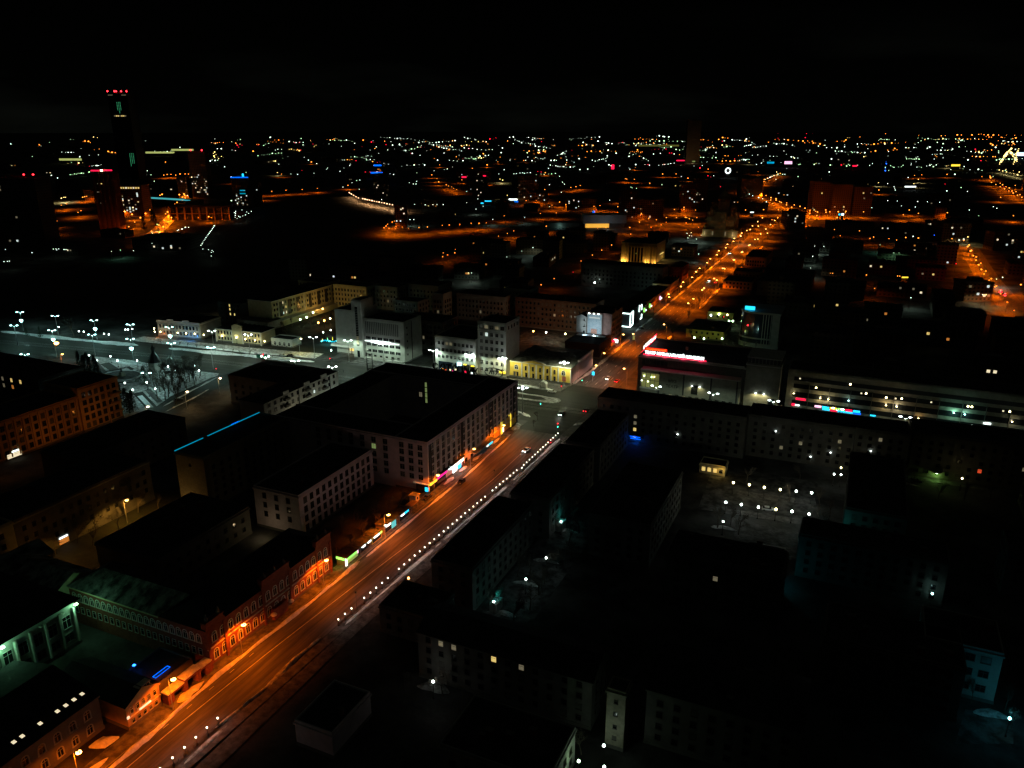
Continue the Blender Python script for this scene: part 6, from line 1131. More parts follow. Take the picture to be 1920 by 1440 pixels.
# ================================================================== TREES
def bare_tree(seed, H):
    rr = random.Random(seed); tr = MB(); cr = MB()
    def grow(p, d, L, r, lev):
        q = p; n = 3 if lev < 2 else 2; m = tr if lev == 0 else cr
        for k in range(n):
            d = (d + Vector((rr.uniform(-.13, .13), rr.uniform(-.13, .13), .05))).normalized(); e = q + d * (L / n); r2_ = r * (1 - .22 / n * 1.6)
            m.tube(q, e, r, r2_, bark, 6 if lev == 0 else 4 if lev < 3 else 3); q = e; r = r2_
            if lev >= 1 and lev < 4: 
                for _ in range(2): side(q, d, L * .42, r * .5, lev + 1)
        if lev < 4:
            for _ in range(rr.choice((3, 4)) if lev == 0 else rr.choice((2, 3))):
                a = rr.uniform(0, 2 * math.pi); u = d.orthogonal().normalized(); w = d.cross(u); s_ = rr.uniform(.35, .85)
                grow(q, (d + (u * math.cos(a) + w * math.sin(a)) * s_).normalized(), L * rr.uniform(.55, .8), r * .68, lev + 1)
    def side(q, d, L, r, lev):
        a = rr.uniform(0, 2 * math.pi); u = d.orthogonal().normalized(); w = d.cross(u); dd = (d * .5 + (u * math.cos(a) + w * math.sin(a))).normalized()
        e = q + dd * L; cr.tube(q, e, max(r, .04), .02, bark, 3)
        for _ in range(3):
            f = rr.uniform(.3, 1); g = q + dd * L * f; v = Vector((rr.uniform(-1, 1), rr.uniform(-1, 1), rr.uniform(-.2, 1))).normalized() * L * .5; cr.tube(g, g + v, .034, .014, bark, 3)
    grow(Vector((0, 0, 0)), Vector((0, 0, 1)), H * .34, H * .022, 0)
    return tr.mesh('trunk'), cr.mesh('crown')
TV = [bare_tree(s, 10) for s in (1, 2, 3, 4)]
def spruce(seed, H=9):
    rr = random.Random(seed); tr = MB(); cr = MB(); tr.tube((0, 0, 0), (0, 0, H), .18, .03, bark, 6)
    for k in range(420):
        z = H * (.08 + .9 * rr.random() ** .9); rad = (1 - z / H) * H * .26 + .1; a = rr.uniform(0, 6.283); q = rr.uniform(.35, 1); x, y = rad * q * math.cos(a), rad * q * math.sin(a); s_ = rr.uniform(.25, .6); dx, dy = math.cos(a), math.sin(a)
        cr.poly([(x - dy * s_ * .6, y + dx * s_ * .6, z), (x + dy * s_ * .6, y - dx * s_ * .6, z), (x + dx * s_ * 1.6, y + dy * s_ * 1.6, z - s_ * .8)], needle)
    return tr.mesh('trunk'), cr.mesh('crown')
SV = [spruce(1), spruce(2, 8)]
def tree(x, y, s, lab, grp, v=None, rz=None):
    rr = random.Random(int(x * 31 + y * 17)); tm, cm = v or rr.choice(TV); t = thing('bare_tree' if v is None else 'spruce_tree', lab, 'tree', (x, y, 0), rr.uniform(0, 6.28), grp); t.scale = (s * rr.uniform(.9, 1.1),) * 2 + (s * rr.uniform(.9, 1.1),)
    link('trunk', tm, t); link('crown', cm, t)
def trees(lab, grp, P, s=1.0, v=None):
    for q in P: tree(q[0], q[1], (q[2] if len(q) > 2 else 1) * s, lab, grp, v)
rr = random.Random(5)
trees('bare winter tree in the dark grove of the square', 'bare trees of the square', [W(px, py) for px, py in ((300, 712), (312, 722), (325, 715), (338, 728), (350, 715), (318, 738), (300, 735), (334, 745), (362, 708), (345, 700), (322, 703), (290, 725), (376, 705), (352, 735), (310, 750), (282, 712), (330, 758), (366, 724), (308, 730), (316, 745), (326, 732), (342, 716), (356, 716), (368, 714), (296, 748), (322, 722), (348, 728), (334, 708), (312, 708), (358, 700))], 1.2)
trees('spruce in the shade left of the flower bed', 'spruces of the square', [W(px, py) for px, py in ((160, 700), (172, 706), (186, 712), (150, 695), (238, 765), (250, 772), (228, 760), (272, 722), (165, 694), (180, 700), (244, 775))], 1.25, SV[0])
tree(*W(139, 632), 1.5, 'large round bare tree by the pond', None); tree(*W(52, 632), .8, 'left dark bush tree by the pond quay', None, SV[1]); tree(*W(76, 632), .9, 'right dark bush tree by the pond quay', None, SV[0])
trees('small bare tree in the row before the mansions', 'young trees before the mansions', [W(px, py) for px, py in ((303, 646), (318, 648), (336, 651), (352, 652), (370, 655), (388, 658), (404, 660), (420, 662), (436, 664), (452, 667), (468, 668), (482, 672))], .42)
trees('bare tree in the dark park below the yellow house', 'park trees', [(W(px, py)) for px, py in ((470, 600), (492, 618), (512, 610), (530, 622), (548, 612), (566, 626), (584, 616), (600, 622), (500, 632), (540, 634), (520, 595), (586, 604), (610, 612), (455, 615), (470, 645))], .85)
trees('bare street tree lit orange behind the pavement kiosks', 'bare trees behind the kiosks', [(-13.5, 184, .8), (-14, 191, .9), (-12.8, 199, 1.0), (-14.2, 207, .9), (-13.6, 214, .9), (-15, 178, .7), (-17, 203, .9), (-18, 195, 1.0), (-22, 190, 1), (-24, 200, 1.1), (-22, 211, 1)], .85)
tree(*W(238, 975), 1.15, 'bare tree glowing orange around the lane lamp', None)
trees('bare tree in the lane beside the long dark block', 'bare trees of the side lane', [(-97.5, 141, .8), (-97.8, 149, .9), (-98, 156, .9), (-92, 150, .8), (-91.5, 160, .9), (-97.5, 173, 1), (-92, 177, .9)], 1)
tree(*W(1262, 640), 1.35, 'big dark tree in front of the street behind the theatre', None); tree(*W(1150, 850), .6, 'young tree', None) if False else None
trees('bare tree by the street bend on the right', 'bare trees at the right kerb', [W(px, py) for px, py in ((1265, 620), (1290, 600), (1312, 575), (1330, 560), (1296, 640), (1250, 655))], .9)
trees('bare tree on the far left kerb', 'bare trees on the far left kerb', [(-10.5, 560 + k * 22, .8) for k in range(16)], .85)
trees('bare tree standing in the dark courtyards', 'bare trees of the dark courtyards', [(50 + rr.uniform(-4, 5), 168 + k * 8, rr.uniform(.8, 1.1)) for k in range(9)] + [(126 + rr.uniform(-3, 3), 243 + k * 7, 1) for k in range(6)] + [(W(px, py)[0], W(px, py)[1], .9) for px, py in ((1425, 1090), (1435, 1105), (1415, 1075), (1545, 1045), (1560, 1040), (1535, 1050), (1550, 1052), (1540, 1032), (1565, 1055), (1528, 1042), (1450, 1112), (1405, 1095), (1370, 985), (1345, 990), (1400, 905), (1480, 940), (1090, 1415), (1050, 1420), (1500, 900), (1700, 905))] + [(163 + k * 9, 300 + (k % 3) * 5, 1) for k in range(5)], .9)
trees('bare tree before the hotel front', 'bare trees before the hotel', [(100 + k * 8.6, 372 + (k % 2) * 1.5, .75) for k in range(14)], .9)
trees('young tree before the post office', 'young trees before the post office', [W(px, py) for px, py in ((722, 682), (735, 684), (1000, 800), (1008, 787))], .45)
trees('bare tree behind the theatre square', 'bare trees behind the yellow depot', [(55 + (k % 4) * 6, 470 + k * 5, .8) for k in range(8)], .9)
trees('spruce on the lit left shore', 'spruces on the left shore', [W(px, py) for px, py in ((287, 418), (271, 432), (292, 422))], 2.2, SV[0])
trees('bare tree on the pond shore', 'bare trees on the far shore', [W(px, py) for px, py in ((770, 432), (790, 431), (815, 430), (840, 430), (860, 428), (990, 440), (1010, 443), (1060, 446), (1090, 448), (1120, 449), (1150, 450), (880, 455), (905, 475))], 1.3)
for k, (px, py) in enumerate(((1024, 1052), (984, 1094), (1060, 995), (940, 1150), (812, 1290), (1356, 990), (1430, 1095), (1545, 1045), (1700, 908), (1730, 1190), (1860, 1340))):
    x, y = W(px, py); bank('snow_bank', [(x - 4, y - 1), (x, y + .6), (x + 4.5, y)], 3.2, .5, m=snow_d, seed=80 + k, step=1.2)
    for q in range(3): tree(x + rr.uniform(-6, 6), y + rr.uniform(-4, 3), rr.uniform(.6, .95), 'bare tree by a snow heap in the dark yards', 'bare trees by the snow heaps of the yards')
# ================================================================== KIOSKS along the pavement
def kiosk(lab, y0, y1, wm, sgn, x=-10.0, h=2.9, glass=None, end=None):
    t = thing('kiosk', lab, 'kiosk', (x, (y0 + y1) / 2, 0), 0, 'pavement kiosks'); d = (y1 - y0) / 2
    b = MB(); b.box(-1.8, -d, 0, 1.6, d, h, wm); link('body', b.mesh('body'), t); b = MB(); b.box(-2.1, -d - .2, h, 2.2, d + .2, h + .22, roof_grey); link('roof', b.mesh('roof'), t)
    b = MB(); b.box(1.6, -d + .4, .5, 1.68, d - .4, 2.1, glass or glass_b); link('shop_window', b.mesh('shop_window'), t)
    for u0, u1, mm in sgn: b = MB(); b.box(1.7, -d + u0, h - .6, 2.3, -d + u1, h + .05, mm); link('sign', b.mesh('sign'), t)
    if end: b = MB(); b.box(-1.6, -d - .5, h - .6, 1.4, -d - .22, h + .05, end); link('end_sign', b.mesh('end_sign'), t)
    return t
t = kiosk('green glowing kiosk nearest the brick school', 173.6, 180.4, wall_dim, ((.4, 5.2, s_grn),), glass=w_grn, end=s_grn); b = MB(); b.box(1.5, -3.5, 0, 1.75, -2.7, 2.8, s_wht); b.box(1.5, 2.7, 1.4, 1.75, 3.3, 2.8, s_pnk); link('light_panel', b.mesh('light_panel'), t); lamp_light(t, (-.2, -5, 2.4), 90, (.3, 1, .1), 'POINT')
kiosk('dark kiosk with two short white signs', 181.4, 187.4, wall_dim, ((.6, 2.2, s_wht), (3.8, 5.4, s_wht)))
kiosk('kiosk with a yellow awning and white sign', 188.2, 193.6, wall_yel, ((.6, 3.4, s_wht), (3.6, 5, s_grn)))
t = kiosk('larger kiosk with turquoise framed window under the lamp', 195.4, 203.6, wall_ochre, ((.6, 3, s_wht),), h=3.4); b = MB(); b.box(1.7, .2, .4, 1.9, 2.8, 2.6, glow('teal_window', (.1, .6, .65), .8)); link('lit_window', b.mesh('w'), t); b = MB(); b.lathe(0, 0, [(.1, -.3), (.4, 0), (.1, .3)], g_wh, 8); link('corner_lamp', b.mesh('c'), t, (2, -3.9, 3.6))
kiosk('kiosk with blue and white sign', 204.6, 211.4, wall_dim, ((.8, 2.6, s_wht), (2.8, 5.4, s_cyn)))
t = thing('bus_shelter', 'open tubular shelter lit orange at the end of the kiosk row', 'shelter', (-9.6, 215, 0)); b = MB(); b.box(-1.4, -2.4, 2.5, 1.4, 2.4, 2.65, wall_ochre); link('roof', b.mesh('roof'), t)
for a, c in ((-1.2, -2.2), (1.2, -2.2), (-1.2, 2.2), (1.2, 2.2)): b = MB(); b.tube((a, c, 0), (a, c, 2.5), .06, .06, steel, 6); link('post', b.mesh('post'), t)
t = thing('booth', 'small white booth at the near corner of the lilac block', 'booth', (-12.4, 221.5, 0)); b = MB(); b.box(-1.3, -1.3, 0, 1.3, 1.3, 2.5, trim); link('body', b.mesh('body'), t); b = MB(); b.box(-1.6, -1.6, 2.5, 1.6, 1.6, 2.75, snow_d); link('roof', b.mesh('roof'), t); b = MB(); b.box(1.3, -.4, 1, 1.36, .5, 1.9, glass_d); link('window', b.mesh('window'), t)
# bus stops
t = thing('bus_stop', 'green walled bus stop with snow on its roof by the long snow bank', 'bus stop', (*W(491, 671), 0), R(4)); b = MB(); b.box(-3, -1.2, 0, 3, 1.2, 2.6, mat('green_panel', (.03, .2, .12), noise=.2)); link('body', b.mesh('body'), t); b = MB(); b.box(-3.4, -1.6, 2.6, 3.4, 1.5, 2.95, snow); link('roof', b.mesh('roof'), t); b = MB(); b.box(-.2, -1.7, 2.2, .2, -1.4, 2.6, g_rd); link('red_lamp', b.mesh('red'), t, (2, 0, 0))
t = thing('bus_stop', 'pale vaulted stop shelter before the yellow theatre', 'bus stop', (*W(1019, 728), 0)); b = MB()
arc = [(1.9 * math.cos(math.pi * k / 8), 2.6 + 1.3 * math.sin(math.pi * k / 8)) for k in range(9)]
for k in range(8): b.poly([(arc[k][0], -1.3, arc[k][1]), (arc[k][0], 1.3, arc[k][1]), (arc[k + 1][0], 1.3, arc[k + 1][1]), (arc[k + 1][0], -1.3, arc[k + 1][1])], snow)
link('vault', b.mesh('vault'), t); b = MB(); b.box(-1.9, -1.2, 0, -1.7, 1.2, 2.6, trim); b.box(1.7, -1.2, 0, 1.9, 1.2, 2.6, trim); b.box(-1.7, 1, 0, 1.7, 1.2, 2.6, trim); link('walls', b.mesh('walls'), t)
# ================================================================== VEHICLES
def car(lab, x, y, rz, paint_, lights=True, tails=True, grp=None, pool=0, s=1.0):
    key = ('car', paint_.name, lights, tails)
    t = thing('parked_car' if not (lights or tails) else 'car', lab, 'car', (x, y, .02), rz, grp); t.scale = (s, s, s)
    prof = [(-2.2, .35), (2.2, .35), (2.25, .75), (1.3, .95), (-1.9, .98), (-2.25, .8)]
    b = MB(); i0 = 0
    for sy in (-.85,): 
        b.poly([(px, -.85, pz) for px, pz in prof], paint_); b.poly([(px, .85, pz) for px, pz in prof[::-1]], paint_)
        for k in range(6): a, c = prof[k], prof[(k + 1) % 6]; b.poly([(a[0], .85, a[1]), (a[0], -.85, a[1]), (c[0], -.85, c[1]), (c[0], .85, c[1])][::-1], paint_)
    b.box(-1.3, -.7, 1.38, .35, .7, 1.46, paint_); link('body', b.mesh('body'), t)
    cab = [(-1.85, .97), (1.1, .95), (.4, 1.4), (-1.35, 1.4)]; b = MB(); b.poly([(px, -.76, pz) for px, pz in cab], glass_d); b.poly([(px, .76, pz) for px, pz in cab[::-1]], glass_d)
    for k in range(4): a, c = cab[k], cab[(k + 1) % 4]; b.poly([(a[0], -.76, a[1]), (c[0], -.76, c[1]), (c[0], .76, c[1]), (a[0], .76, a[1])], glass_d)
    link('windows', b.mesh('windows'), t)
    for wx in (-1.4, 1.4):
        for wy in (-.86, .86): b = MB(); b.tube((wx, wy - .1, .33), (wx, wy + .1, .33), .33, .33, dark, 10); link('wheel', b.mesh('wheel'), t)
    for wy in (-.6, .6):
        b = MB(); b.box(2.2, wy - .22, .55, 2.32, wy + .22, .8, g_wh if lights else frame_w); link('headlight', b.mesh('headlight'), t)
        b = MB(); b.box(-2.3, wy - .2, .6, -2.2, wy + .2, .82, g_rd if tails else mat('unlit_red', (.2, .01, .01))); link('tail_light', b.mesh('tail_light'), t)
    if lights: lamp_light(t, (2.6, 0, .8), pool or 180, (1, .95, .8), 'SPOT', 70, .1, (1, 0, -.12))
    return t
cw = mat('car_paint_white', (.6, .6, .62), .35, noise=.05); ck = mat('car_paint_dark', (.03, .03, .035), .3, noise=.05); cr_ = mat('car_paint_red', (.3, .03, .03), .35, noise=.05)
def at(px, py): return W(px, py)
car('white car driving towards the viewer beside the globe lamps', *at(987, 846), R(-95), cw)
car('dark car with bright headlights in the crossing', *at(1053, 778), R(-92), ck, pool=500)
car('white car on the street beyond the crossing', *at(1140, 711), R(-92), cw, tails=True)
car('dark red car with lit tail lights right of the white one', *at(1157, 716), R(88), cr_, False)
car('red car pulling out beside the near end of the crossing', *at(1034, 829), R(88), cr_, False); car('car half hidden at the right kerb of the crossing', *at(1099, 771), R(88), ck, False)
car('snow covered car parked in front of the yellow theatre', *at(1035, 736), R(5), cw, False, False)
car('oncoming car with twin headlights far up the street', *at(1330, 527), R(-90), ck, s=1.2, pool=700); car('car with red tail lights far up the street', *at(1342, 531), R(90), ck, False, s=1.2); car('oncoming car at the distant bend', *at(1369, 476), R(-90), ck, s=1.4, pool=700)
for k, (px, py) in enumerate(((1849, 542), (1876, 549), (1884, 555))): car('car braking with red lights in the right hand street, %s' % ('first', 'second', 'third')[k], *at(px, py), R(80), ck, False, s=1.5, grp='cars braking in the right street'); lamp_light(None, (*at(px, py), 2.5), 3500, (1, .02, .01), 'POINT')
for k, (px, py, lab) in enumerate(((335, 752, 'dark car parked on the side of the square'), (317, 700, 'car parked at the edge of the square grove'), (290, 812 - 30, 'dark car at the corner of the square'), (1332, 985, 'pale car in the lower row of the garden lamps') if False else (1440, 957, 'pale car parked under the lower garden lamps'), (1690, 902, 'dark car parked under the green porch'), (1716, 904, 'second dark car under the green porch'), (1202, 617, 'dark car parked beside the neon shop'), (801, 935, 'dark car stopped at the corner of the lilac block'), (865, 905, 'car parked at the shops'), (545, 668, 'car parked left of the post office drive'), (530, 668, 'pale car parked left of the drive'))):
    car(lab, *at(px, py), R(62 if px < 400 else -88 if px in (801, 865) else 10), cw if 'pale' in lab else ck, False, False)
# traffic lights
def signal(lab, px, py, m, h=3.2, rz=0, s=1):
    x, y = W(px, py, h); t = thing('traffic_light', lab, 'traffic light', (x, y, 0), rz, 'traffic lights of the crossing'); b = MB(); b.tube((0, 0, 0), (0, 0, h), .07, .06, dark, 6); link('post', b.mesh('post'), t)
    b = MB(); b.box(-.22, -.15, h - .5, .22, .15, h + .55, dark); link('housing', b.mesh('housing'), t); b = MB(); b.lathe(0, 0, [(.05, -.22 * s), (.26 * s, 0), (.05, .22 * s)], m, 8); link('signal', b.mesh('signal'), t, (0, -.25, h))
signal('green traffic light at the end of the globe lamp railing', 1046, 800, g_tg); signal('green traffic light on the tram island', 1014, 757, g_tg); signal('green traffic light at the yellow theatre corner', 1092, 713, g_tg); signal('small red signal above the near crossing corner', 1046, 794, g_rd, 3.6)
signal('red traffic light before the theatre', 1053, 724, g_rd); signal('red traffic light above the square', 406, 691, g_rd); signal('red traffic light on the open drive', 619, 672, g_rd); signal('red traffic light by the bus stop', 494, 664, g_rd)
signal('left added red glow over the braking cars of the right street', 1846, 541, g_rd, 5, s=3); signal('middle added red glow over the braking cars of the right street', 1876, 547, g_rd, 5, s=3); signal('right added red glow over the braking cars of the right street', 1884, 554, g_rd, 5, s=3)  # added red balls that stand in for the glow of the brake lights
signal('red traffic light in the far lane', 1075, 510, g_rd, 5); signal('red signal below the horizon', 1357, 600 - 6, g_rd, 4)
for k, (px, py, lab) in enumerate(((1293, 692, 'thin lamp post lit violet at the left end of the theatre'),)): pass
t = thing('light_box', 'small glowing advertising column on the far pavement', 'advertising box', (*W(1188, 638), 0)); b = MB(); b.box(-.6, -.3, .4, .6, .3, 3, w_grn); link('panel', b.mesh('panel'), t); b = MB(); b.box(-.2, -.2, 0, .2, .2, .4, dark); link('foot', b.mesh('foot'), t)
t = thing('light_box', 'small blue lit advertising box beside the crossing', 'advertising box', (*W(1112, 706), 0)); b = MB(); b.box(-.7, -.2, .8, .7, .2, 2.8, s_cyn); link('panel', b.mesh('panel'), t); b = MB(); b.box(-.1, -.1, 0, .1, .1, .8, dark); link('foot', b.mesh('foot'), t)
# tall dark mast in the yards, lone poles at the roadside, LED winter figure left of the post office
t = thing('mast', 'tall thin unlit mast behind the garden lamps', 'mast', (*W(1590, 905), 0)); b = MB(); b.tube((0, 0, 0), (0, 0, 22), .3, .15, dark, 6); link('pole', b.mesh('pole'), t)
for px, py, lab in ((669, 1140, 'thin unlit pole standing in the snow ridge by the railing'), (927, 905, 'thin unlit pole at the middle of the long railing')):
    t = thing('pole', lab, 'pole', (*W(px, py), 0)); b = MB(); b.tube((0, 0, 0), (0, 0, 5.2), .07, .05, dark, 5); b.box(-.25, -.1, 4.9, .25, .1, 5.5, dark); link('pole', b.mesh('pole'), t)
t = thing('light_figure', 'turquoise and yellow glowing light figure left of the post office', 'light figure', (*W(617, 643), 0), R(30)); b = MB()
for k in range(7): b.tube((-5 + k * 1.6, 0, 1 + .5 * math.sin(k)), (-3.6 + k * 1.6, .3, 1.5 + .6 * math.sin(k + 1)), .5, .4, s_tea if k % 3 else glow('figure_cyan', (.2, .9, .9), 1.6), 6)
for k in range(3): b.tube((-4 + k * 3.2, 0, 1.8), (-4 + k * 3.2, 0, 3 + .4 * k), .3, .1, (s_yel, s_grn, s_yel)[k], 5)
link('light_tubes', b.mesh('light_tubes'), t); lamp_light(t, (0, -2, 2.5), 500, (.05, .8, .8), 'POINT')
t = thing('person', 'person in dark clothes walking on the avenue in front of the post office', 'person', (*W(644, 699), 0)); b = MB()
b.tube((-.1, .1, 0), (-.08, 0, .88), .07, .1, dark, 6); b.tube((.12, -.12, 0), (.08, 0, .88), .07, .1, dark, 6); b.lathe(0, 0, [(.16, .85), (.2, 1.1), (.23, 1.4), (.1, 1.52), (.07, 1.56), (.1, 1.62), (.11, 1.7), (.08, 1.79), (.02, 1.82)], dark, 8); b.tube((-.22, 0, 1.42), (-.28, .12, .85), .07, .04, dark, 5); b.tube((.22, 0, 1.42), (.28, -.12, .85), .07, .04, dark, 5); link('body', b.mesh('body'), t)

# ================================================================== DARK FAR TOWN: single blocks filling the plan between the lights
rr = random.Random(21)
lamps = [(x, y, 9.0) for D, c, x, y, h, px, py in pts] + [(o.matrix_world.translation.x, o.matrix_world.translation.y, 5) for o in ()]
FP = [(o.location.x, o.location.y) for o in SC.objects if o.parent is None and 'category' in o and o['category'] in ('building', 'tower', 'hall', 'pavilion', 'cathedral', 'sign')]
def blocked(x, y, w, d, h, ang):
    ca, sa = math.cos(-ang), math.sin(-ang)
    for lx, ly, lz in lamps:
        vx, vy = CAMP[0] - lx, CAMP[1] - ly; D = math.hypot(vx, vy)
        reach = (h - lz + 2) / (CAMP[2] - lz) * D if h > lz else 4
        # quick reject
        if math.dist((lx, ly), (x, y)) > reach + w + d: continue
        n = max(2, int(reach / 8))
        for k in range(n + 1):
            f = reach * k / n / D; qx, qy = lx + vx * f - x, ly + vy * f - y; ux, uy = qx * ca - qy * sa, qx * sa + qy * ca
            if abs(ux) < w / 2 + 6 and abs(uy) < d / 2 + 6: return True
    return False
def in_poly(x, y, P):
    c = False
    for i in range(len(P)):
        (x1, y1), (x2, y2) = P[i], P[i - 1]
        if (y1 > y) != (y2 > y) and x < (x2 - x1) * (y - y1) / (y2 - y1) + x1: c = not c
    return c
POND = [W(*p) for p in [(-60, 610), (300, 600), (430, 570), (560, 520), (840, 495), (905, 466), (970, 440), (940, 428), (718, 424), (760, 396), (650, 358), (500, 378), (400, 440), (200, 500), (-60, 515)]]
PLZ = [W(*p) for p in [(930, 450), (1300, 450), (1300, 395), (1000, 400)]]; SHORE = [W(*p) for p in [(225, 480), (520, 480), (520, 365), (225, 385)]]
BV = []
for k, (w, d, h) in enumerate(((44, 13, 13), (30, 14, 16), (60, 13, 14), (24, 20, 11), (36, 16, 9), (18, 18, 20))):
    b = MB(); m = FW[k % 3]; b.box(-w / 2, -d / 2, 0, w / 2, d / 2, h, m, False); wl = b.mesh('wall'); b = MB(); b.box(-w / 2 - .3, -d / 2 - .3, h, w / 2 + .3, d / 2 + .3, h + .6, roof_dark)
    for q in range(4): b.box(-w * .4 + q * w * .25, -1, h + .6, -w * .4 + q * w * .25 + 1.6, .4, h + 2, wall_dim)
    b.box(-w * .1, -d * .2, h + .6, w * .05, d * .2, h + 2.6, wall_dim); BV.append((w, d, h, wl, b.mesh('roof')))
placed = []; litm = {}
for m in (w_yel, w_war, w_wht, w_dim, w_org): b = MB(); b.box(-.8, -.08, -.8, .8, 0, .8, m); litm[m.name] = b.mesh('window')
tries = 0
while len(placed) < 285 and tries < 16000:
    tries += 1
    if len(placed) < 210 and tries < 9000: py = 262 + rr.random() ** 1.4 * 330; px = rr.uniform(-30, 1950); x, y = W(px, py)
    else:
        x, y = (rr.uniform(68, 225), rr.uniform(425, 1000)) if rr.random() < .65 else (rr.uniform(-300, -40), rr.uniform(560, 1000)); px, py = 1500, 500
        if x < 112 and y < 600 or (-160 < x < -15 and 590 < y < 835): continue
    if y < 430 and x < 240 or (-165 < x < -15 and 590 < y < 850): continue
    if -45 < x < 62 and y < 1220: continue
    if 222 < x < 252 and y < 1200: continue
    if x < 0 and y < 560 and x > -300: continue
    if in_poly(x, y, POND) or in_poly(x, y, PLZ) or in_poly(x, y, SHORE): continue
    v = rr.randrange(6); w, d, h, wl, rf = BV[v]; ang = rr.choice((0, 0, math.pi / 2)) + (0 if x > -100 else R(10))
    D = math.dist((x, y), CAMP[:2]); sc = 1 if D < 1600 else 1.5 if D < 3000 else 2.2
    if any(math.dist((x, y), (a, c)) < (w * .55 + e * .55 + 8) * sc for a, c, e in placed): continue
    if any(math.dist((x, y), q) < w * .55 * sc + 34 for q in FP): continue
    if D < 3500 and blocked(x, y, w * sc, d * sc, h * (1 if sc == 1 else 1.2), ang): continue
    if x > 60 and any(math.dist((x, y), (a, c)) < (w * .5 + e * .5 + 2) for a, c, e in placed): continue
    placed.append((x, y, w)); n = rr.choice((0, 0, 0, 1, 2, 3)) if py > 300 else 0
    kind = ('long', 'medium', 'very long', 'squat', 'low', 'square')[v]
    t = thing('town_block', 'unlit %s %s block in the dark %s' % (kind, ('grey', 'brown', 'pale')[v % 3], 'far town' if D > 1500 else 'quarter right of the street' if x > 0 else 'quarter left of the street') if n == 0 else '%s %s block showing %s lit window%s in the dark %s' % (kind, ('grey', 'brown', 'pale')[v % 3], ('', 'one', 'two', 'three')[n], '' if n == 1 else 's', 'far town' if D > 1500 else 'quarter right of the street' if x > 0 else 'quarter left of the street'), 'building', (x, y, 0), ang, 'blocks of the dark town')
    t.scale = (sc, sc, 1 if sc == 1 else 1.2); link('wall', wl, t); link('roof', rf, t)
    for q in range(n): link('window', litm[rr.choice(list(litm))], t, (rr.uniform(-.42, .42) * w, -d / 2 - .02, rr.choice((2.5, 5.5, 8.0)))) if ang == 0 else link('window', litm[rr.choice(list(litm))], t, (rr.uniform(-.42, .42) * w, d / 2 + .02 if x < 127 - 0 and False else -d / 2 - .02, 5.5))
print('blocks', len(placed), 'objects', len(SC.objects))

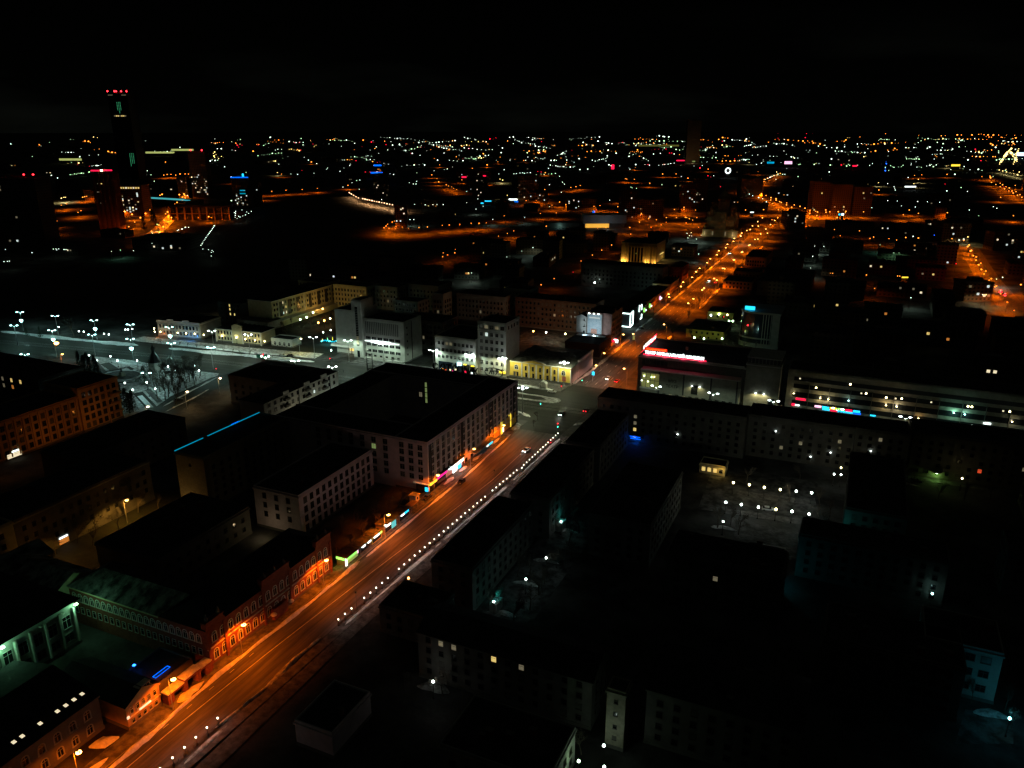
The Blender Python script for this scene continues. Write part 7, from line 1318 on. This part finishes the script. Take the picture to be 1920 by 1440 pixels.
# ------------------------------------------------------------------ labels: tell repeats apart by what they stand next to, then by their order
def PP(x, y, z=0.0):
    dx, dy, dz = x - CAMP[0], y - CAMP[1], z - CAMP[2]; a = dx * math.cos(YAW) + dy * math.sin(YAW); b_ = -dx * math.sin(YAW) + dy * math.cos(YAW)
    ct, st = math.cos(PITCH), math.sin(PITCH); d = b_ * ct - dz * st
    return (960 + FPX * a / d, 720 - FPX * (b_ * st + dz * ct) / d)
LM = [(240, 300, 'tallest skyscraper'), (190, 380, 'reddish tower'), (375, 330, 'twin roof tower'), (455, 350, 'blue crowned tower'), (375, 405, 'glazed orange pavilion'), (310, 400, 'lamp lined left street'), (45, 380, 'far left tower'), (560, 362, 'far pond bank'), (710, 318, 'blue bars'), (752, 415, 'round silo tower'),
      (888, 328, 'red rooftop signs'), (915, 377, 'blue sign bar'), (990, 360, 'pale tower'), (1110, 415, 'flat cinema hall'), (1215, 470, 'amber concert hall'), (1350, 420, 'cathedral'), (1298, 280, 'lone tower'), (1365, 320, 'pale lit ring'), (1478, 305, 'pink hoarding'), (1575, 385, 'three brown slabs'), (1575, 402, 'white billboard'),
      (1430, 345, 'busy far street'), (1792, 310, 'yellow sign bar'), (1890, 295, 'bright highway lamps'), (1662, 290, 'blue dotted mast lights'), (1707, 350, 'white lit hall'), (1830, 545, 'red braking cars'), (1697, 520, 'yellow lit attic'), (1485, 430, 'dim corner house'), (1276, 301, 'red sign bar'), (1603, 311, 'small red sign'), (1235, 273, 'dim lit field'), (1600, 470, 'dark park'), (1405, 600, 'rounded glass office'), (1150, 310, 'red vertical sign'), (330, 284, 'horizon greenhouse lights'), (600, 300, 'dark left horizon'), (1050, 300, 'middle horizon'), (1880, 400, 'right picture edge'), (1790, 470, 'orange corner house'), (1700, 620, 'dark blocks behind the hotel'), (850, 470, 'pond bay lamps'), (960, 510, 'dark gardens')]
tops = [o for o in SC.objects if o.parent is None and 'label' in o and o.get('kind') not in ('structure', 'stuff')]
def near(o):
    x, y = PP(o.location.x, o.location.y, 5); n = min(LM, key=lambda q: math.hypot((q[0] - x), 1.6 * (q[1] - y))); dx, dy = x - n[0], y - n[1]
    return ('left of' if dx < 0 else 'right of') + ' the ' + n[2] if abs(dx) > abs(dy) * 1.5 else ('below' if dy > 0 else 'above') + ' the ' + n[2]
for o in tops:
    g = o.get('group', '')
    if g.startswith('distant '): o['label'] = 'small ' + g.split(' lamps ')[0].replace('distant ', '') + ' lamp ' + near(o)
    elif g == 'blocks of the dark town': o['label'] = o['label'].split(' in the dark')[0] + ' ' + near(o)
ORD = 'first second third fourth fifth sixth seventh eighth ninth tenth eleventh twelfth thirteenth fourteenth fifteenth sixteenth seventeenth eighteenth nineteenth twentieth'.split()
TEN = {2: 'twenty', 3: 'thirty', 4: 'forty', 5: 'fifty', 6: 'sixty'}
def ordw(n): return ORD[n] if n < 20 else TEN[(n + 1) // 10] + ('-' + ORD[(n + 1) % 10 - 1] if (n + 1) % 10 else 'th').replace('tyth', 'tieth')
by = {}
for o in tops: by.setdefault(o['label'], []).append(o)
for lab, L_ in by.items():
    if len(L_) < 2: continue
    L_.sort(key=lambda o: PP(o.location.x, o.location.y, 4)[0])
    for n, o in enumerate(L_):
        if 'group' not in o: o['group'] = lab
        o['label'] = lab + (', ' + (('left' if n == 0 else 'right') + ' of two' if len(L_) == 2 else ordw(n) + ' from left'))
for l in bpy.data.lights: l.cycles.max_bounces = 3
for m in MATS.values():
    if m.node_tree and m.name.endswith('_lamp') : m.cycles.emission_sampling = 'NONE'
